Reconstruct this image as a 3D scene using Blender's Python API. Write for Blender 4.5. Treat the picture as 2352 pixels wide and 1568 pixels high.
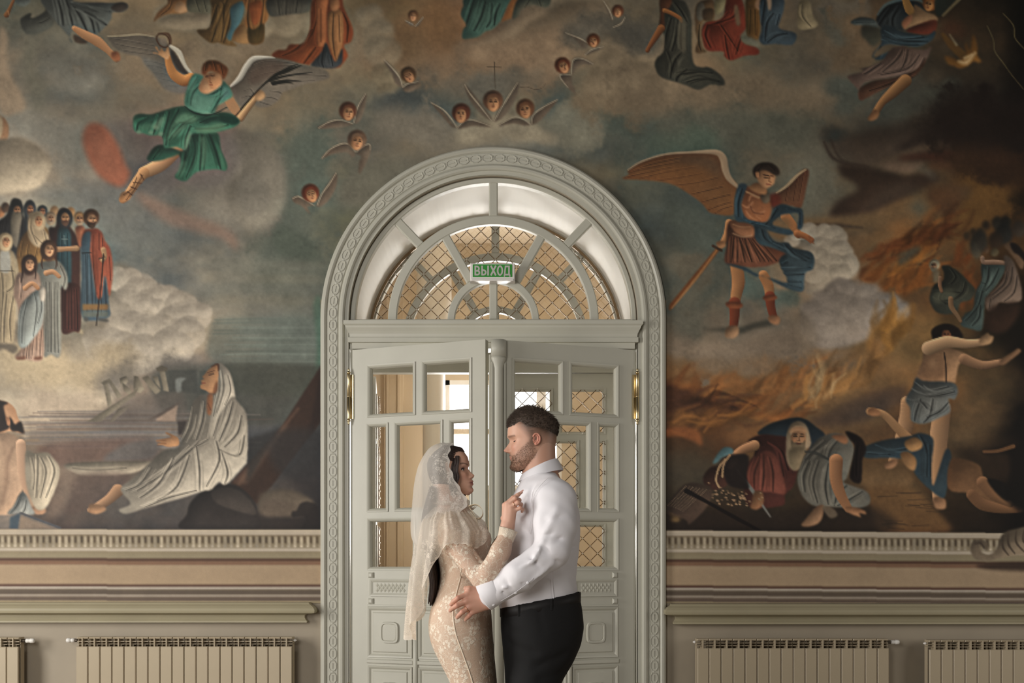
import bpy, bmesh, math, random
import numpy as np
from mathutils import Vector, Matrix
random.seed(7); rng = np.random.default_rng(7)
for o in list(bpy.data.objects): bpy.data.objects.remove(o)
SC = bpy.context.scene; COL = SC.collection
PI = math.pi
# ---------------------------------------------------------------- camera
D, F, HC, HY, CX = 6.806, 2287.0, 1.24, 1290.0, 1176.0   # distance to wall, focal px, eye height
U = F / D                                                # drawing units per metre on the wall (336)
cam = bpy.data.cameras.new('camera'); co = bpy.data.objects.new('camera', cam); COL.objects.link(co)
cam.sensor_width = 36; cam.lens = 36 * F / 2352; cam.shift_y = (HY - 784) / 2352
cam.clip_end = 60
co.location = (0, -D, HC); co.rotation_euler = (PI / 2, 0, 0); SC.camera = co
# ---------------------------------------------------------------- world and lights
w = bpy.data.worlds.new('world'); SC.world = w; w.use_nodes = True
w.node_tree.nodes['Background'].inputs[0].default_value = (1.0, 0.93, 0.82, 1)
w.node_tree.nodes['Background'].inputs[1].default_value = 0.06
def area(name, loc, target, sx, sy, power, col=(1, 1, 1)):
    l = bpy.data.lights.new(name, 'AREA'); l.shape = 'RECTANGLE'; l.size = sx; l.size_y = sy
    l.energy = power; l.color = col
    o = bpy.data.objects.new(name, l); COL.objects.link(o); o.location = loc
    o.rotation_euler = (Vector(target) - Vector(loc)).to_track_quat('-Z', 'Y').to_euler()
    return o
area('daylight_left_window', (-6.6, -3.9, 2.2), (0.0, -2.4, 1.6), 2.0, 3.4, 330, (1.0, 0.97, 0.92))
area('daylight_front_window', (-2.7, -7.6, 2.5), (-0.1, -2.8, 1.5), 2.2, 2.6, 165, (1.0, 0.97, 0.93))
area('daylight_right_window', (6.8, -4.0, 2.2), (0.2, -0.9, 1.5), 1.8, 3.0, 66, (1.0, 0.94, 0.86))
area('daylight_hall_window', (-0.1, 3.55, 2.2), (-0.1, 0.0, 3.0), 1.1, 1.7, 150, (1.0, 0.97, 0.92))
SC.view_settings.view_transform = 'Standard'; SC.view_settings.look = 'None'
SC.view_settings.exposure = 0.0; SC.view_settings.gamma = 1.0; SC.view_settings.use_curve_mapping = False
# ---------------------------------------------------------------- helpers
def wx(px, y=0.0): return (px - CX) * (D + y) / F
def wz(py, y=0.0): return HC + (HY - py) * (D + y) / F
def lin(c):
    c = np.asarray(c, float) / 255.0
    return np.where(c <= 0.04045, c / 12.92, ((c + 0.055) / 1.055) ** 2.4)
def mat(name, rgb, rough=0.6, metal=0.0, noise=0.0, nscale=8.0, bump=0.0, bscale=60.0, spec=0.5, sheen=0.0, coat=0.0):
    m = bpy.data.materials.new(name); m.use_nodes = True; nt = m.node_tree; b = nt.nodes['Principled BSDF']
    b.inputs['Base Color'].default_value = (*rgb, 1); b.inputs['Roughness'].default_value = rough
    b.inputs['Metallic'].default_value = metal; b.inputs['Specular IOR Level'].default_value = spec
    b.inputs['Sheen Weight'].default_value = sheen; b.inputs['Coat Weight'].default_value = coat
    tc = nt.nodes.new('ShaderNodeTexCoord')
    if noise:
        n = nt.nodes.new('ShaderNodeTexNoise'); n.inputs['Scale'].default_value = nscale; n.inputs['Detail'].default_value = 6
        nt.links.new(tc.outputs['Object'], n.inputs['Vector'])
        mx = nt.nodes.new('ShaderNodeMix'); mx.data_type = 'RGBA'; mx.blend_type = 'MIX'
        mr = nt.nodes.new('ShaderNodeMapRange'); mr.inputs[1].default_value = .3; mr.inputs[2].default_value = .7
        nt.links.new(n.outputs['Fac'], mr.inputs[0]); nt.links.new(mr.outputs[0], mx.inputs['Factor'])
        a, c = [tuple(min(1, max(0, v * k)) for v in rgb) + (1,) for k in (1 - noise, 1 + noise)]
        mx.inputs['A'].default_value = a; mx.inputs['B'].default_value = c
        nt.links.new(mx.outputs['Result'], b.inputs['Base Color'])
    if bump:
        n2 = nt.nodes.new('ShaderNodeTexNoise'); n2.inputs['Scale'].default_value = bscale; n2.inputs['Detail'].default_value = 4
        nt.links.new(tc.outputs['Object'], n2.inputs['Vector'])
        bp = nt.nodes.new('ShaderNodeBump'); bp.inputs['Strength'].default_value = bump; bp.inputs['Distance'].default_value = .01
        nt.links.new(n2.outputs['Fac'], bp.inputs['Height']); nt.links.new(bp.outputs[0], b.inputs['Normal'])
    return m
def glass_mat(name, tint=(1, 1, 1), gloss=0.07):
    m = bpy.data.materials.new(name); m.use_nodes = True; nt = m.node_tree; nt.nodes.clear()
    o = nt.nodes.new('ShaderNodeOutputMaterial'); t = nt.nodes.new('ShaderNodeBsdfTransparent'); g = nt.nodes.new('ShaderNodeBsdfGlossy')
    t.inputs[0].default_value = (*tint, 1); g.inputs['Roughness'].default_value = .05
    x = nt.nodes.new('ShaderNodeMixShader'); x.inputs[0].default_value = gloss
    nt.links.new(t.outputs[0], x.inputs[1]); nt.links.new(g.outputs[0], x.inputs[2]); nt.links.new(x.outputs[0], o.inputs[0])
    return m
def emit_mat(name, rgb, s):
    m = bpy.data.materials.new(name); m.use_nodes = True; nt = m.node_tree; nt.nodes.clear()
    o = nt.nodes.new('ShaderNodeOutputMaterial'); e = nt.nodes.new('ShaderNodeEmission')
    e.inputs[0].default_value = (*rgb, 1); e.inputs[1].default_value = s; nt.links.new(e.outputs[0], o.inputs[0]); return m

def tag(o, label=None, cat=None, group=None, kind=None):
    if label: o['label'] = label
    if cat: o['category'] = cat
    if group: o['group'] = group
    if kind: o['kind'] = kind
    return o
def empty(name, loc=(0, 0, 0), rz=0.0, parent=None):
    o = bpy.data.objects.new(name, None); COL.objects.link(o); o.location = loc; o.rotation_euler = (0, 0, rz)
    o.empty_display_size = .05
    if parent: o.parent = parent
    return o
def link(name, me, parent=None, loc=(0, 0, 0), rot=(0, 0, 0)):
    o = bpy.data.objects.new(name, me); COL.objects.link(o)
    if parent: o.parent = parent
    o.location = loc; o.rotation_euler = rot
    return o
class MB:
    def __init__(s): s.v = []; s.f = []; s.sm = []
    def add(s, vs, fs, smooth=False):
        n = len(s.v); s.v += [tuple(map(float, p)) for p in vs]
        s.f += [tuple(i + n for i in f) for f in fs]; s.sm += [smooth] * len(fs); return s
    def box(s, x0, x1, y0, y1, z0, z1):
        vs = [(x, y, z) for z in (z0, z1) for y in (y0, y1) for x in (x0, x1)]
        return s.add(vs, [(0, 2, 3, 1), (4, 5, 7, 6), (0, 1, 5, 4), (2, 6, 7, 3), (0, 4, 6, 2), (1, 3, 7, 5)])
    def bbox(s, x0, x1, y0, y1, z0, z1, b=.004):
        """box whose front (y0) edges are chamfered by b"""
        vs = [(x0, y1, z0), (x1, y1, z0), (x1, y1, z1), (x0, y1, z1), (x0, y0 + b, z0), (x1, y0 + b, z0), (x1, y0 + b, z1), (x0, y0 + b, z1),
              (x0 + b, y0, z0 + b), (x1 - b, y0, z0 + b), (x1 - b, y0, z1 - b), (x0 + b, y0, z1 - b)]
        fs = [(0, 3, 2, 1), (8, 9, 10, 11)]
        for i in range(4):
            j = (i + 1) % 4; fs += [(i, j, j + 4, i + 4), (i + 4, j + 4, j + 8, i + 8)]
        return s.add(vs, fs)
    def loft(s, rings, close=True, caps=True, smooth=True):
        n = len(rings[0]); vs = [p for r in rings for p in r]; fs = []
        for k in range(len(rings) - 1):
            for i in range(n if close else n - 1):
                j = (i + 1) % n; fs.append((k * n + i, k * n + j, (k + 1) * n + j, (k + 1) * n + i))
        s.add(vs, fs, smooth)
        if caps and close:
            b = len(s.v) - len(vs)
            s.f += [tuple(b + i for i in reversed(range(n))), tuple(b + (len(rings) - 1) * n + i for i in range(n))]; s.sm += [False, False]
        return s
    def lathe(s, prof, c=(0, 0, 0), n=16, axis='z'):
        rings = []
        for r, h in prof:
            ring = []
            for i in range(n):
                a = 2 * PI * i / n; p = (r * math.cos(a), r * math.sin(a), h)
                if axis == 'x': p = (h, p[0], p[1])
                if axis == 'y': p = (p[1], h, p[0])
                ring.append((p[0] + c[0], p[1] + c[1], p[2] + c[2]))
            rings.append(ring)
        return s.loft(rings)
    def tube(s, path, r, n=8, caps=True):
        P = [Vector(p) for p in path]; rs = r if hasattr(r, '__len__') else [r] * len(P); rings = []; up = None
        for i, p in enumerate(P):
            t = (P[min(i + 1, len(P) - 1)] - P[max(i - 1, 0)]).normalized()
            if up is None: up = Vector((0, 0, 1)) if abs(t.z) < .9 else Vector((1, 0, 0))
            a = t.cross(up).normalized(); b = a.cross(t).normalized(); up = b
            rings.append([tuple(p + rs[i] * (math.cos(2 * PI * k / n) * a + math.sin(2 * PI * k / n) * b)) for k in range(n)])
        return s.loft(rings, caps=caps)
    def prism_y(s, poly, y0, y1):
        n = len(poly); vs = [(x, y0, z) for x, z in poly] + [(x, y1, z) for x, z in poly]
        fs = [tuple(range(n)), tuple(range(2 * n - 1, n - 1, -1))] + [(i, i + n, (i + 1) % n + n, (i + 1) % n) for i in range(n)]
        return s.add(vs, fs)
    def arc(s, c, r0, r1, y0, y1, a0, a1, n=48, b=0.0):
        """solid arc bar in the XZ plane with chamfered front edges"""
        rings = []
        for i in range(n + 1):
            a = a0 + (a1 - a0) * i / n; ca, sa = math.cos(a), math.sin(a)
            pr = [(r0, y1), (r1, y1), (r1, y0 + b), (r1 - b, y0), (r0 + b, y0), (r0, y0 + b)]
            rings.append([(c[0] + r * ca, y, c[1] + r * sa) for r, y in pr])
        s.loft(rings, smooth=False); return s
    def cornice(s, prof, x0, x1, miter=(True, True)):
        """prof: (projection, z) top to bottom; runs in x, ends returned to the wall"""
        rings = []
        L = [((x0 - (p if miter[0] else 0)), -p, z) for p, z in prof]; R = [((x1 + (p if miter[1] else 0)), -p, z) for p, z in prof]
        LB = [(q[0], 0.0, q[2]) for q in L]; RB = [(q[0], 0.0, q[2]) for q in R]
        for A in (LB, L, R, RB): rings.append(A)
        n = len(prof); vs = [p for r in rings for p in r]; fs = []
        for k in range(3):
            for i in range(n - 1): fs.append((k * n + i, k * n + i + 1, (k + 1) * n + i + 1, (k + 1) * n + i))
        fs += [(0, n, 2 * n, 3 * n), (n - 1, 4 * n - 1, 3 * n - 1, 2 * n - 1)]
        return s.add(vs, fs)
    def mesh(s, name, m, auto=None):
        me = bpy.data.meshes.new(name); me.from_pydata(s.v, [], s.f); me.materials.append(m)
        me.polygons.foreach_set('use_smooth', s.sm); me.validate(); me.update()
        bm = bmesh.new(); bm.from_mesh(me); bmesh.ops.recalc_face_normals(bm, faces=bm.faces); bm.to_mesh(me); bm.free()
        return me
    def build(s, name, m, parent=None, loc=(0, 0, 0), rot=(0, 0, 0)):
        return link(name, s.mesh(name, m), parent, loc, rot)

# ---------------------------------------------------------------- materials
M = {}
M['paint'] = mat('door_paint', (.49, .475, .40), .42, noise=.05, nscale=3, bump=.04, bscale=40)
M['paint_wall'] = mat('lower_wall_paint', (.35, .295, .22), .6, noise=.06, nscale=2.5, bump=.05, bscale=30)
M['ledge'] = mat('ledge_paint', (.37, .325, .215), .45, noise=.05, nscale=3)
M['rad'] = mat('radiator_enamel', (.46, .38, .265), .38, noise=.02)
M['white_plastic'] = mat('white_plastic', (.8, .77, .72), .35)
M['brass'] = mat('brass', (.62, .50, .30), .26, metal=1.0)
M['dark_metal'] = mat('dark_metal', (.1, .08, .06), .5, metal=.6)
M['soffit'] = mat('white_reveal_plaster', (.86, .83, .77), .6, noise=.05, nscale=3)
M['tan'] = mat('tan_hall_plaster', (.60, .49, .345), .7, noise=.05, nscale=2)
M['glass'] = glass_mat('window_glass')
M['grille'] = mat('bronze_grille', (.19, .12, .055), .35, metal=.5)
M['stud'] = mat('pale_stud', (.85, .8, .72), .25, metal=.3)
M['column'] = mat('white_column', (.85, .82, .76), .5)
M['floor'] = mat('stone_floor', (.30, .25, .19), .35, noise=.15, nscale=4)
M['sky'] = emit_mat('daylight_outside', (1, .985, .96), 3.5)

# ---------------------------------------------------------------- structure
XC = -.128; ZS = wz(735); RO = .985            # arch centre x, springing height, opening radius
ZT = 6.0; XW = 6.4
def arch_pts(r, n=64): return [(XC + r * math.cos(a), ZS + r * math.sin(a)) for a in np.linspace(0, PI, n)]
def arch_wall(name, y0, y1, x0, x1, z1, r, m):
    mb = MB(); ap = arch_pts(r)
    for y in (y0, y1):
        vs = []; fs = []
        top = [(x0 + (x1 - x0) * (1 - i / 63), z1) for i in range(64)]
        for (ax, az), (tx, tz) in zip(ap, top): vs += [(ax, y, az), (tx, y, tz)]
        for i in range(63): fs.append((2 * i, 2 * i + 1, 2 * i + 3, 2 * i + 2))
        mb.add(vs, fs)
        mb.add([(x0, y, 0), (XC - r, y, 0), (XC - r, y, ZS), (x0, y, z1)], [(0, 1, 2, 3)])
        mb.add([(x1, y, 0), (XC + r, y, 0), (XC + r, y, ZS), (x1, y, z1)], [(0, 1, 2, 3)])
    ring = [(XC + r, 0)] + ap + [(XC - r, 0)]
    mb.add([(x, y, z) for x, z in ring for y in (y0, y1)], [(2 * i, 2 * i + 1, 2 * i + 3, 2 * i + 2) for i in range(len(ring) - 1)], False)
    me = bpy.data.meshes.new(name); me.from_pydata(mb.v, [], mb.f); me.materials.append(m); me.update()
    return link(name, me)
o = arch_wall('wall_back', 0.0, .45, -XW, XW, ZT, RO, M['paint_wall'])
tag(o, 'painted plaster back wall pierced by the arched doorway', 'wall', kind='structure')
o = MB().box(-XW, XW, -D - 2.2, 5.0, -.1, 0).build('floor', M['floor']); tag(o, 'brown stone floor of the hall', 'floor', kind='structure')

# deep white reveal (jambs and barrel soffit) behind the doorway
mb = MB(); ring = [(XC + RO + .005, 0)] + arch_pts(RO + .005) + [(XC - RO - .005, 0)]
out = [(XC + RO + .1, 0)] + arch_pts(RO + .1) + [(XC - RO - .1, 0)]
rings = []
for (a, b), (c, d) in zip(ring, out): rings.append([(a, .452, b), (a, .92, b), (c, .92, d), (c, .452, d)])
mb.loft(rings, smooth=False); o = mb.build('wall_reveal', M['soffit']); tag(o, 'white plaster barrel reveal of the deep arched doorway', 'wall', kind='structure')
mb = MB(); rings = []
for (a, b), (c, d) in zip([(XC + RO - .002, 0)] + arch_pts(RO - .002) + [(XC - RO + .002, 0)], ring): rings.append([(a, .10, b), (a, .452, b), (c, .452, d), (c, .10, d)])
mb.loft(rings, smooth=False); o = mb.build('trim_reveal_lining', M['soffit']); tag(o, 'white lining of the arch just behind the fanlight', 'trim', kind='structure')
# hall beyond
o = arch_wall('wall_hall_front', .92, 1.0, -3.2, 3.0, 4.6, RO + .02, M['tan']); tag(o, 'tan wall around the inner doorway', 'wall', kind='structure')
HYB = 3.7
x0, x1, z0, z1 = wx(1022, HYB), wx(1290, HYB), wz(1125, HYB), wz(873, HYB)
mb = MB(); mb.box(-3.2, x0, HYB, HYB + .2, 0, 4.6).box(x1, 3.0, HYB, HYB + .2, 0, 4.6).box(x0, x1, HYB, HYB + .2, z1, 4.6).box(x0, x1, HYB, HYB + .2, 0, z0)
o = mb.build('wall_hall_back', M['tan']); tag(o, 'tan far wall of the entrance hall around a bright window', 'wall', kind='structure')
o = MB().box(-3.3, -3.2, .92, HYB, 0, 4.6).build('wall_hall_left', M['tan']); tag(o, 'tan left side wall of the entrance hall', 'wall', kind='structure')
o = MB().box(3.0, 3.1, .92, HYB, 0, 4.6).build('wall_hall_right', M['tan']); tag(o, 'tan right side wall of the entrance hall', 'wall', kind='structure')
o = MB().box(-3.3, 3.1, .92, HYB + .2, 4.6, 4.7).build('ceiling_hall', M['tan']); tag(o, 'tan ceiling of the entrance hall', 'ceiling', kind='structure')
win = tag(empty('window_3', ((x0 + x1) / 2, HYB, z0)), 'bright overexposed daylight window in the far tan wall', 'window', kind='structure')
ww = (x1 - x0) / 2; wh = z1 - z0
mb = MB(); mb.box(-ww, -ww + .05, 0, .08, 0, wh).box(ww - .05, ww, 0, .08, 0, wh).box(-ww, ww, 0, .08, 0, .05).box(-ww, ww, 0, .08, wh - .05, wh)
mb.build('window_frame', M['column'], win)
zt = wz(990, HYB) - z0; MB().box(-ww + .05, ww - .05, .01, .07, zt - .025, zt + .025).build('window_bar', M['tan'], win)
xm = wx(1243, HYB) - (x0 + x1) / 2; MB().box(xm - .05, xm + .05, .01, .07, .05, wh - .05).build('window_post', M['column'], win)
MB().box(-ww + .05, ww - .05, .09, .1, .05, wh - .05).build('window_pane', M['sky'], win)
# white column and pilaster in the hall
cy = 2.9
mb = MB(); mb.lathe([(.16, 0), (.16, .12), (.13, .16), (.12, .3), (.108, 3.2), (.15, 3.3), (.15, 3.45), (.17, 3.5), (.17, 4.6)], n=28)
o = mb.build('hall_column', M['column'], loc=(wx(997, cy), cy, 0)); tag(o, 'slim round white column standing before the tan hall wall', 'column')
for k, px in enumerate((905,)):
    mb = MB(); mb.box(-.10, .10, -.05, 0, 0, 4.6).box(-.07, -.045, -.075, -.05, 0, 4.6).box(.045, .07, -.075, -.05, 0, 4.6)
    o = mb.build('trim_pilaster', M['tan'], loc=(wx(px, HYB), HYB, 0)); tag(o, 'tan moulded pilaster strip on the far hall wall', 'trim', kind='structure')

# ---------------------------------------------------------------- door surround with carved chain
root = tag(empty('trim_1', (XC, 0, 0)), 'grey white carved moulding framing the arched doorway', 'trim', kind='structure')
zs = ZS
prof = [(395, .0), (395, -.028), (391, -.040), (386, -.043), (383, -.036), (381, -.024), (379, -.030), (356.5, -.030), (354.5, -.024), (353, -.036), (349, -.046), (344, -.046),
        (341, -.036), (340, -.022), (331.5, -.022), (331.5, .02)]
prof = [(r / U, y) for r, y in prof]
path = [('v', 1, z) for z in np.linspace(0, zs, 3)][:-1] + [('a', a, 0) for a in np.linspace(0, PI, 73)] + [('v', -1, z) for z in (zs / 2, 0)]
rings = []
for k, a, z in path:
    if k == 'v': rings.append([(a * r, y, z) for r, y in prof])
    else: rings.append([(r * math.cos(a), y, zs + r * math.sin(a)) for r, y in prof])
MB().loft(rings, close=False, smooth=False).build('moulding', M['paint'], root)
# one carved link: elongated octagon ring with centre bar
lk = MB(); a, b, c = .0265, .0375, .0135
octo = lambda k: [(-c * k, -b * k), (c * k, -b * k), (a * k, -b * k * .42), (a * k, b * k * .42), (c * k, b * k), (-c * k, b * k), (-a * k, b * k * .42), (-a * k, -b * k * .42)]
rg = []
for k, y in ((1, 0), (.96, -.006), (.84, -.006), (.78, -.002)): rg.append([(x, y, z) for x, z in octo(k)])
n0 = 8; vs = [p for r in rg for p in r]
lk.add(vs, [(k * 8 + i, k * 8 + (i + 1) % 8, k * 8 + 8 + (i + 1) % 8, k * 8 + 8 + i) for k in range(3) for i in range(8)] + [tuple(24 + i for i in range(8))])
lk.box(-.0025, .0025, -.006, 0, -.02, .02)
lk.add([(0, -.005, b + .0125 - .012), (.012, 0, b + .003), (0, 0, b + .015), (-.012, 0, b + .003)], [(0, 1, 2, 3)])
link_me = lk.mesh('chain_link', M['paint'])
rm = 367.5 / U; pitch = 27.8 / U; yb = -.0302
nv = int(zs / pitch)
for sgn in (-1, 1):
    for i in range(nv): link('chain_link', link_me, root, (sgn * rm, yb, zs - pitch * (i + .5)))
na = int(round(PI * rm / pitch))
for i in range(na):
    an = PI * (i + .5) / na; link('chain_link', link_me, root, (rm * math.cos(an), yb, zs + rm * math.sin(an)), (0, -an, 0))

# ---------------------------------------------------------------- fanlights
def fanlight(name, y, label, lattice=False):
    root = tag(empty(name, (XC, y, ZS)), label, 'window', kind='structure')
    p = lambda v: v / U
    c = (0, 0); mp = M['paint']
    MB().arc(c, p(318), RO - .004, 0, .06, 0, PI, 72, .006).build('arch_frame', mp, root)
    MB().arc(c, p(223), p(243), .005, .05, 0, PI, 64, .006).build('ring_bar', mp, root)
    MB().arc(c, p(89), p(106), .005, .05, 0, PI, 40, .006).build('ring_bar', mp, root)
    MB().bbox(-RO + .004, RO - .004, 0, .06, -.03, .012, .006).build('bottom_rail', mp, root)
    def bar(a, r0, r1, w=.030):
        ca, sa = math.cos(a), math.sin(a); mb = MB(); mb.bbox(-w, w, .008, .048, r0, r1, .007)
        mb.build('radial_bar', mp, root, rot=(0, PI / 2 - a, 0)) if abs(a - PI / 2) > 1e-6 else mb.build('radial_bar', mp, root)
    for a in (46.2, 90, 133.8): bar(math.radians(a), p(242), p(320))
    for a in (60.5, 119.5): bar(math.radians(a), p(105), p(225))
    bar(PI / 2, .01, p(90), .028)
    def pane(r0, r1, a0, a1):
        n = 16; vs = []; A = np.linspace(math.radians(a0), math.radians(a1), n + 1)
        for a in A: vs += [(r0 * math.cos(a), .03, r0 * math.sin(a)), (r1 * math.cos(a), .03, r1 * math.sin(a))]
        for a in A: vs += [(r0 * math.cos(a), .034, r0 * math.sin(a)), (r1 * math.cos(a), .034, r1 * math.sin(a))]
        m2 = 2 * (n + 1); fs = []
        for i in range(n):
            fs += [(2 * i, 2 * i + 1, 2 * i + 3, 2 * i + 2), (m2 + 2 * i, m2 + 2 * i + 2, m2 + 2 * i + 3, m2 + 2 * i + 1)]
        MB().add(vs, fs).build('glass_pane', M['glass'], root)
    for a0, a1 in ((0, 46), (46, 90), (90, 134), (134, 180)): pane(p(240), p(322), a0, a1)
    for a0, a1 in ((0, 60), (60, 120), (120, 180)): pane(p(103), p(226), a0, a1)
    for a0, a1 in ((0, 90), (90, 180)): pane(.0, p(92), a0, a1)
    return root
fanlight('window_1', .015, 'arched fanlight with grey white bars above the double door')
fanlight('window_2', .84, 'inner arched fanlight behind the diamond grille')
def grille(name, clip, parent, x0, x1, z0, z1, pitch, y=0.0, r=.0032):
    """diamond lattice of thin bronze bars, clipped to a region test; studs at crossings"""
    mb = MB(); st = MB(); k0 = int((x0 - z1) / pitch) - 1; k1 = int((x1 - z0) / pitch) + 1
    def runs(f):
        ts = np.linspace(0, 1, 160); ok = [clip(*f(t)) for t in ts]; i = 0; out = []
        while i < 160:
            if ok[i]:
                j = i
                while j + 1 < 160 and ok[j + 1]: j += 1
                if j > i: out.append((f(ts[i]), f(ts[j])))
                i = j + 1
            else: i += 1
        return out
    for k in range(k0, k1 + 1):
        for sgn in (1, -1):
            if sgn == 1: f = lambda t, k=k: (k * pitch + (z0 + (z1 - z0) * t), z0 + (z1 - z0) * t)
            else: f = lambda t, k=k: ((x0 + x1) - (k * pitch + (z0 + (z1 - z0) * t)), z0 + (z1 - z0) * t)
            for a, b in runs(f): mb.tube([(a[0], y, a[1]), (b[0], y, b[1])], r, 5)
    g = mb.build('lattice_wire', M['grille'], parent)
    c = x0 + x1; n = 0
    for k in range(k0, k1 + 1):
        for l in range(k0, k1 + 1):
            z = (c - (k + l) * pitch) / 2; x = k * pitch + z
            if clip(x, z): st.lathe([(.001, -.004), (.006, -.002), (.006, .002), (.001, .004)], (x, y - r * 1.6, z), 6, 'y')
    o = st.build('lattice_stud', M['stud'], parent); o['kind'] = 'stuff'
g = tag(empty('arch_grille', (XC, .80, ZS)), 'half-round bronze diamond lattice grille in front of the inner fanlight', 'grille')
rr = RO - .03
grille('lattice', lambda x, z: x * x + z * z < rr * rr and z > 0, g, -1, 1, 0, 1, .109)
MB().arc((0, 0), rr, rr + .02, -.008, .008, 0, PI, 48).box(-rr, rr, -.008, .008, -.012, .008).build('rim', M['grille'], g)

# ---------------------------------------------------------------- transom cornice
def zz(y): return wz(y)
mb = MB()
pr = [(.0, 742), (.085, 742), (.085, 750), (.075, 753), (.072, 757), (.060, 764), (.052, 770), (.050, 777), (.056, 779), (.056, 789), (.035, 790), (.035, 803), (0, 803)]
mb.cornice([(p, zz(y)) for p, y in pr], wx(822, 0), wx(1445, 0))
mb.box(XC - RO + .004, XC + RO - .004, .0, .09, zz(803), zz(742) - .032)
o = mb.build('trim_2', M['paint']); tag(o, 'grey white projecting cornice bar between the fanlight and the door leaves', 'trim', kind='structure')
# jamb strips beside the leaves
for sgn, px0, px1 in ((-1, 802, 806), (1, 1458, 1465)):
    x0, x1 = (XC - RO + .004, wx(804.5)) if sgn < 0 else (wx(1461), XC + RO - .004)
    o = MB().box(x0, x1, -.02, .09, 0, zz(803)).build('trim_jamb', M['paint']); tag(o, 'narrow grey white door jamb on the %s hinge side' % ('bride\'s' if sgn < 0 else 'groom\'s'), 'trim', kind='structure')

# ---------------------------------------------------------------- door leaves
TH = math.radians(19.6); XH = wx(806); WL = .985
def leaf_u(px): c, s = math.cos(TH), math.sin(TH); k = (px - CX) / F; return (k * D - XH) / (c + k * s)
COLS2 = [(leaf_u(a), leaf_u(b)) for a, b in ((849, 949), (974, 1078))]
COLS3 = [(leaf_u(a), leaf_u(b)) for a, b in ((848, 887), (911, 1012), (1036, 1078))]
PAN2 = [(leaf_u(a), leaf_u(b)) for a, b in ((847, 947), (963, 1078))]
TK = .05
dia = MB(); dia.add([(-.0135, 0, 0), (0, 0, -.0165), (.0135, 0, 0), (0, 0, .0165), (0, -.006, 0)], [(0, 1, 4), (1, 2, 4), (2, 3, 4), (3, 0, 4)])
dia_me = dia.mesh('lattice_diamond', M['paint'])
boss = MB(); boss.bbox(-.018, .018, -.018, 0, -.018, .018, .008); boss_me = boss.mesh('corner_block', M['paint'])
def frame_rect(mb, x0, x1, z0, z1, w, y0, y1, b=.004):
    """mitred moulding round a rectangle: outer x0..x1, inner inset w, sloping from y0 (outer) to y1 (inner)"""
    O = [(x0, z0), (x1, z0), (x1, z1), (x0, z1)]; mid = [(x0 + w * .45, z0 + w * .45), (x1 - w * .45, z0 + w * .45), (x1 - w * .45, z1 - w * .45), (x0 + w * .45, z1 - w * .45)]
    I = [(x0 + w, z0 + w), (x1 - w, z0 + w), (x1 - w, z1 - w), (x0 + w, z1 - w)]
    vs = [(x, 0.0, z) for x, z in O] + [(x, y0, z) for x, z in O] + [(x, y0 + (y1 - y0) * .2, z) for x, z in mid] + [(x, y1, z) for x, z in I]
    fs = [(k * 4 + i, k * 4 + (i + 1) % 4, k * 4 + 4 + (i + 1) % 4, k * 4 + 4 + i) for k in range(3) for i in range(4)]
    return mb.add(vs, fs)
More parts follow.
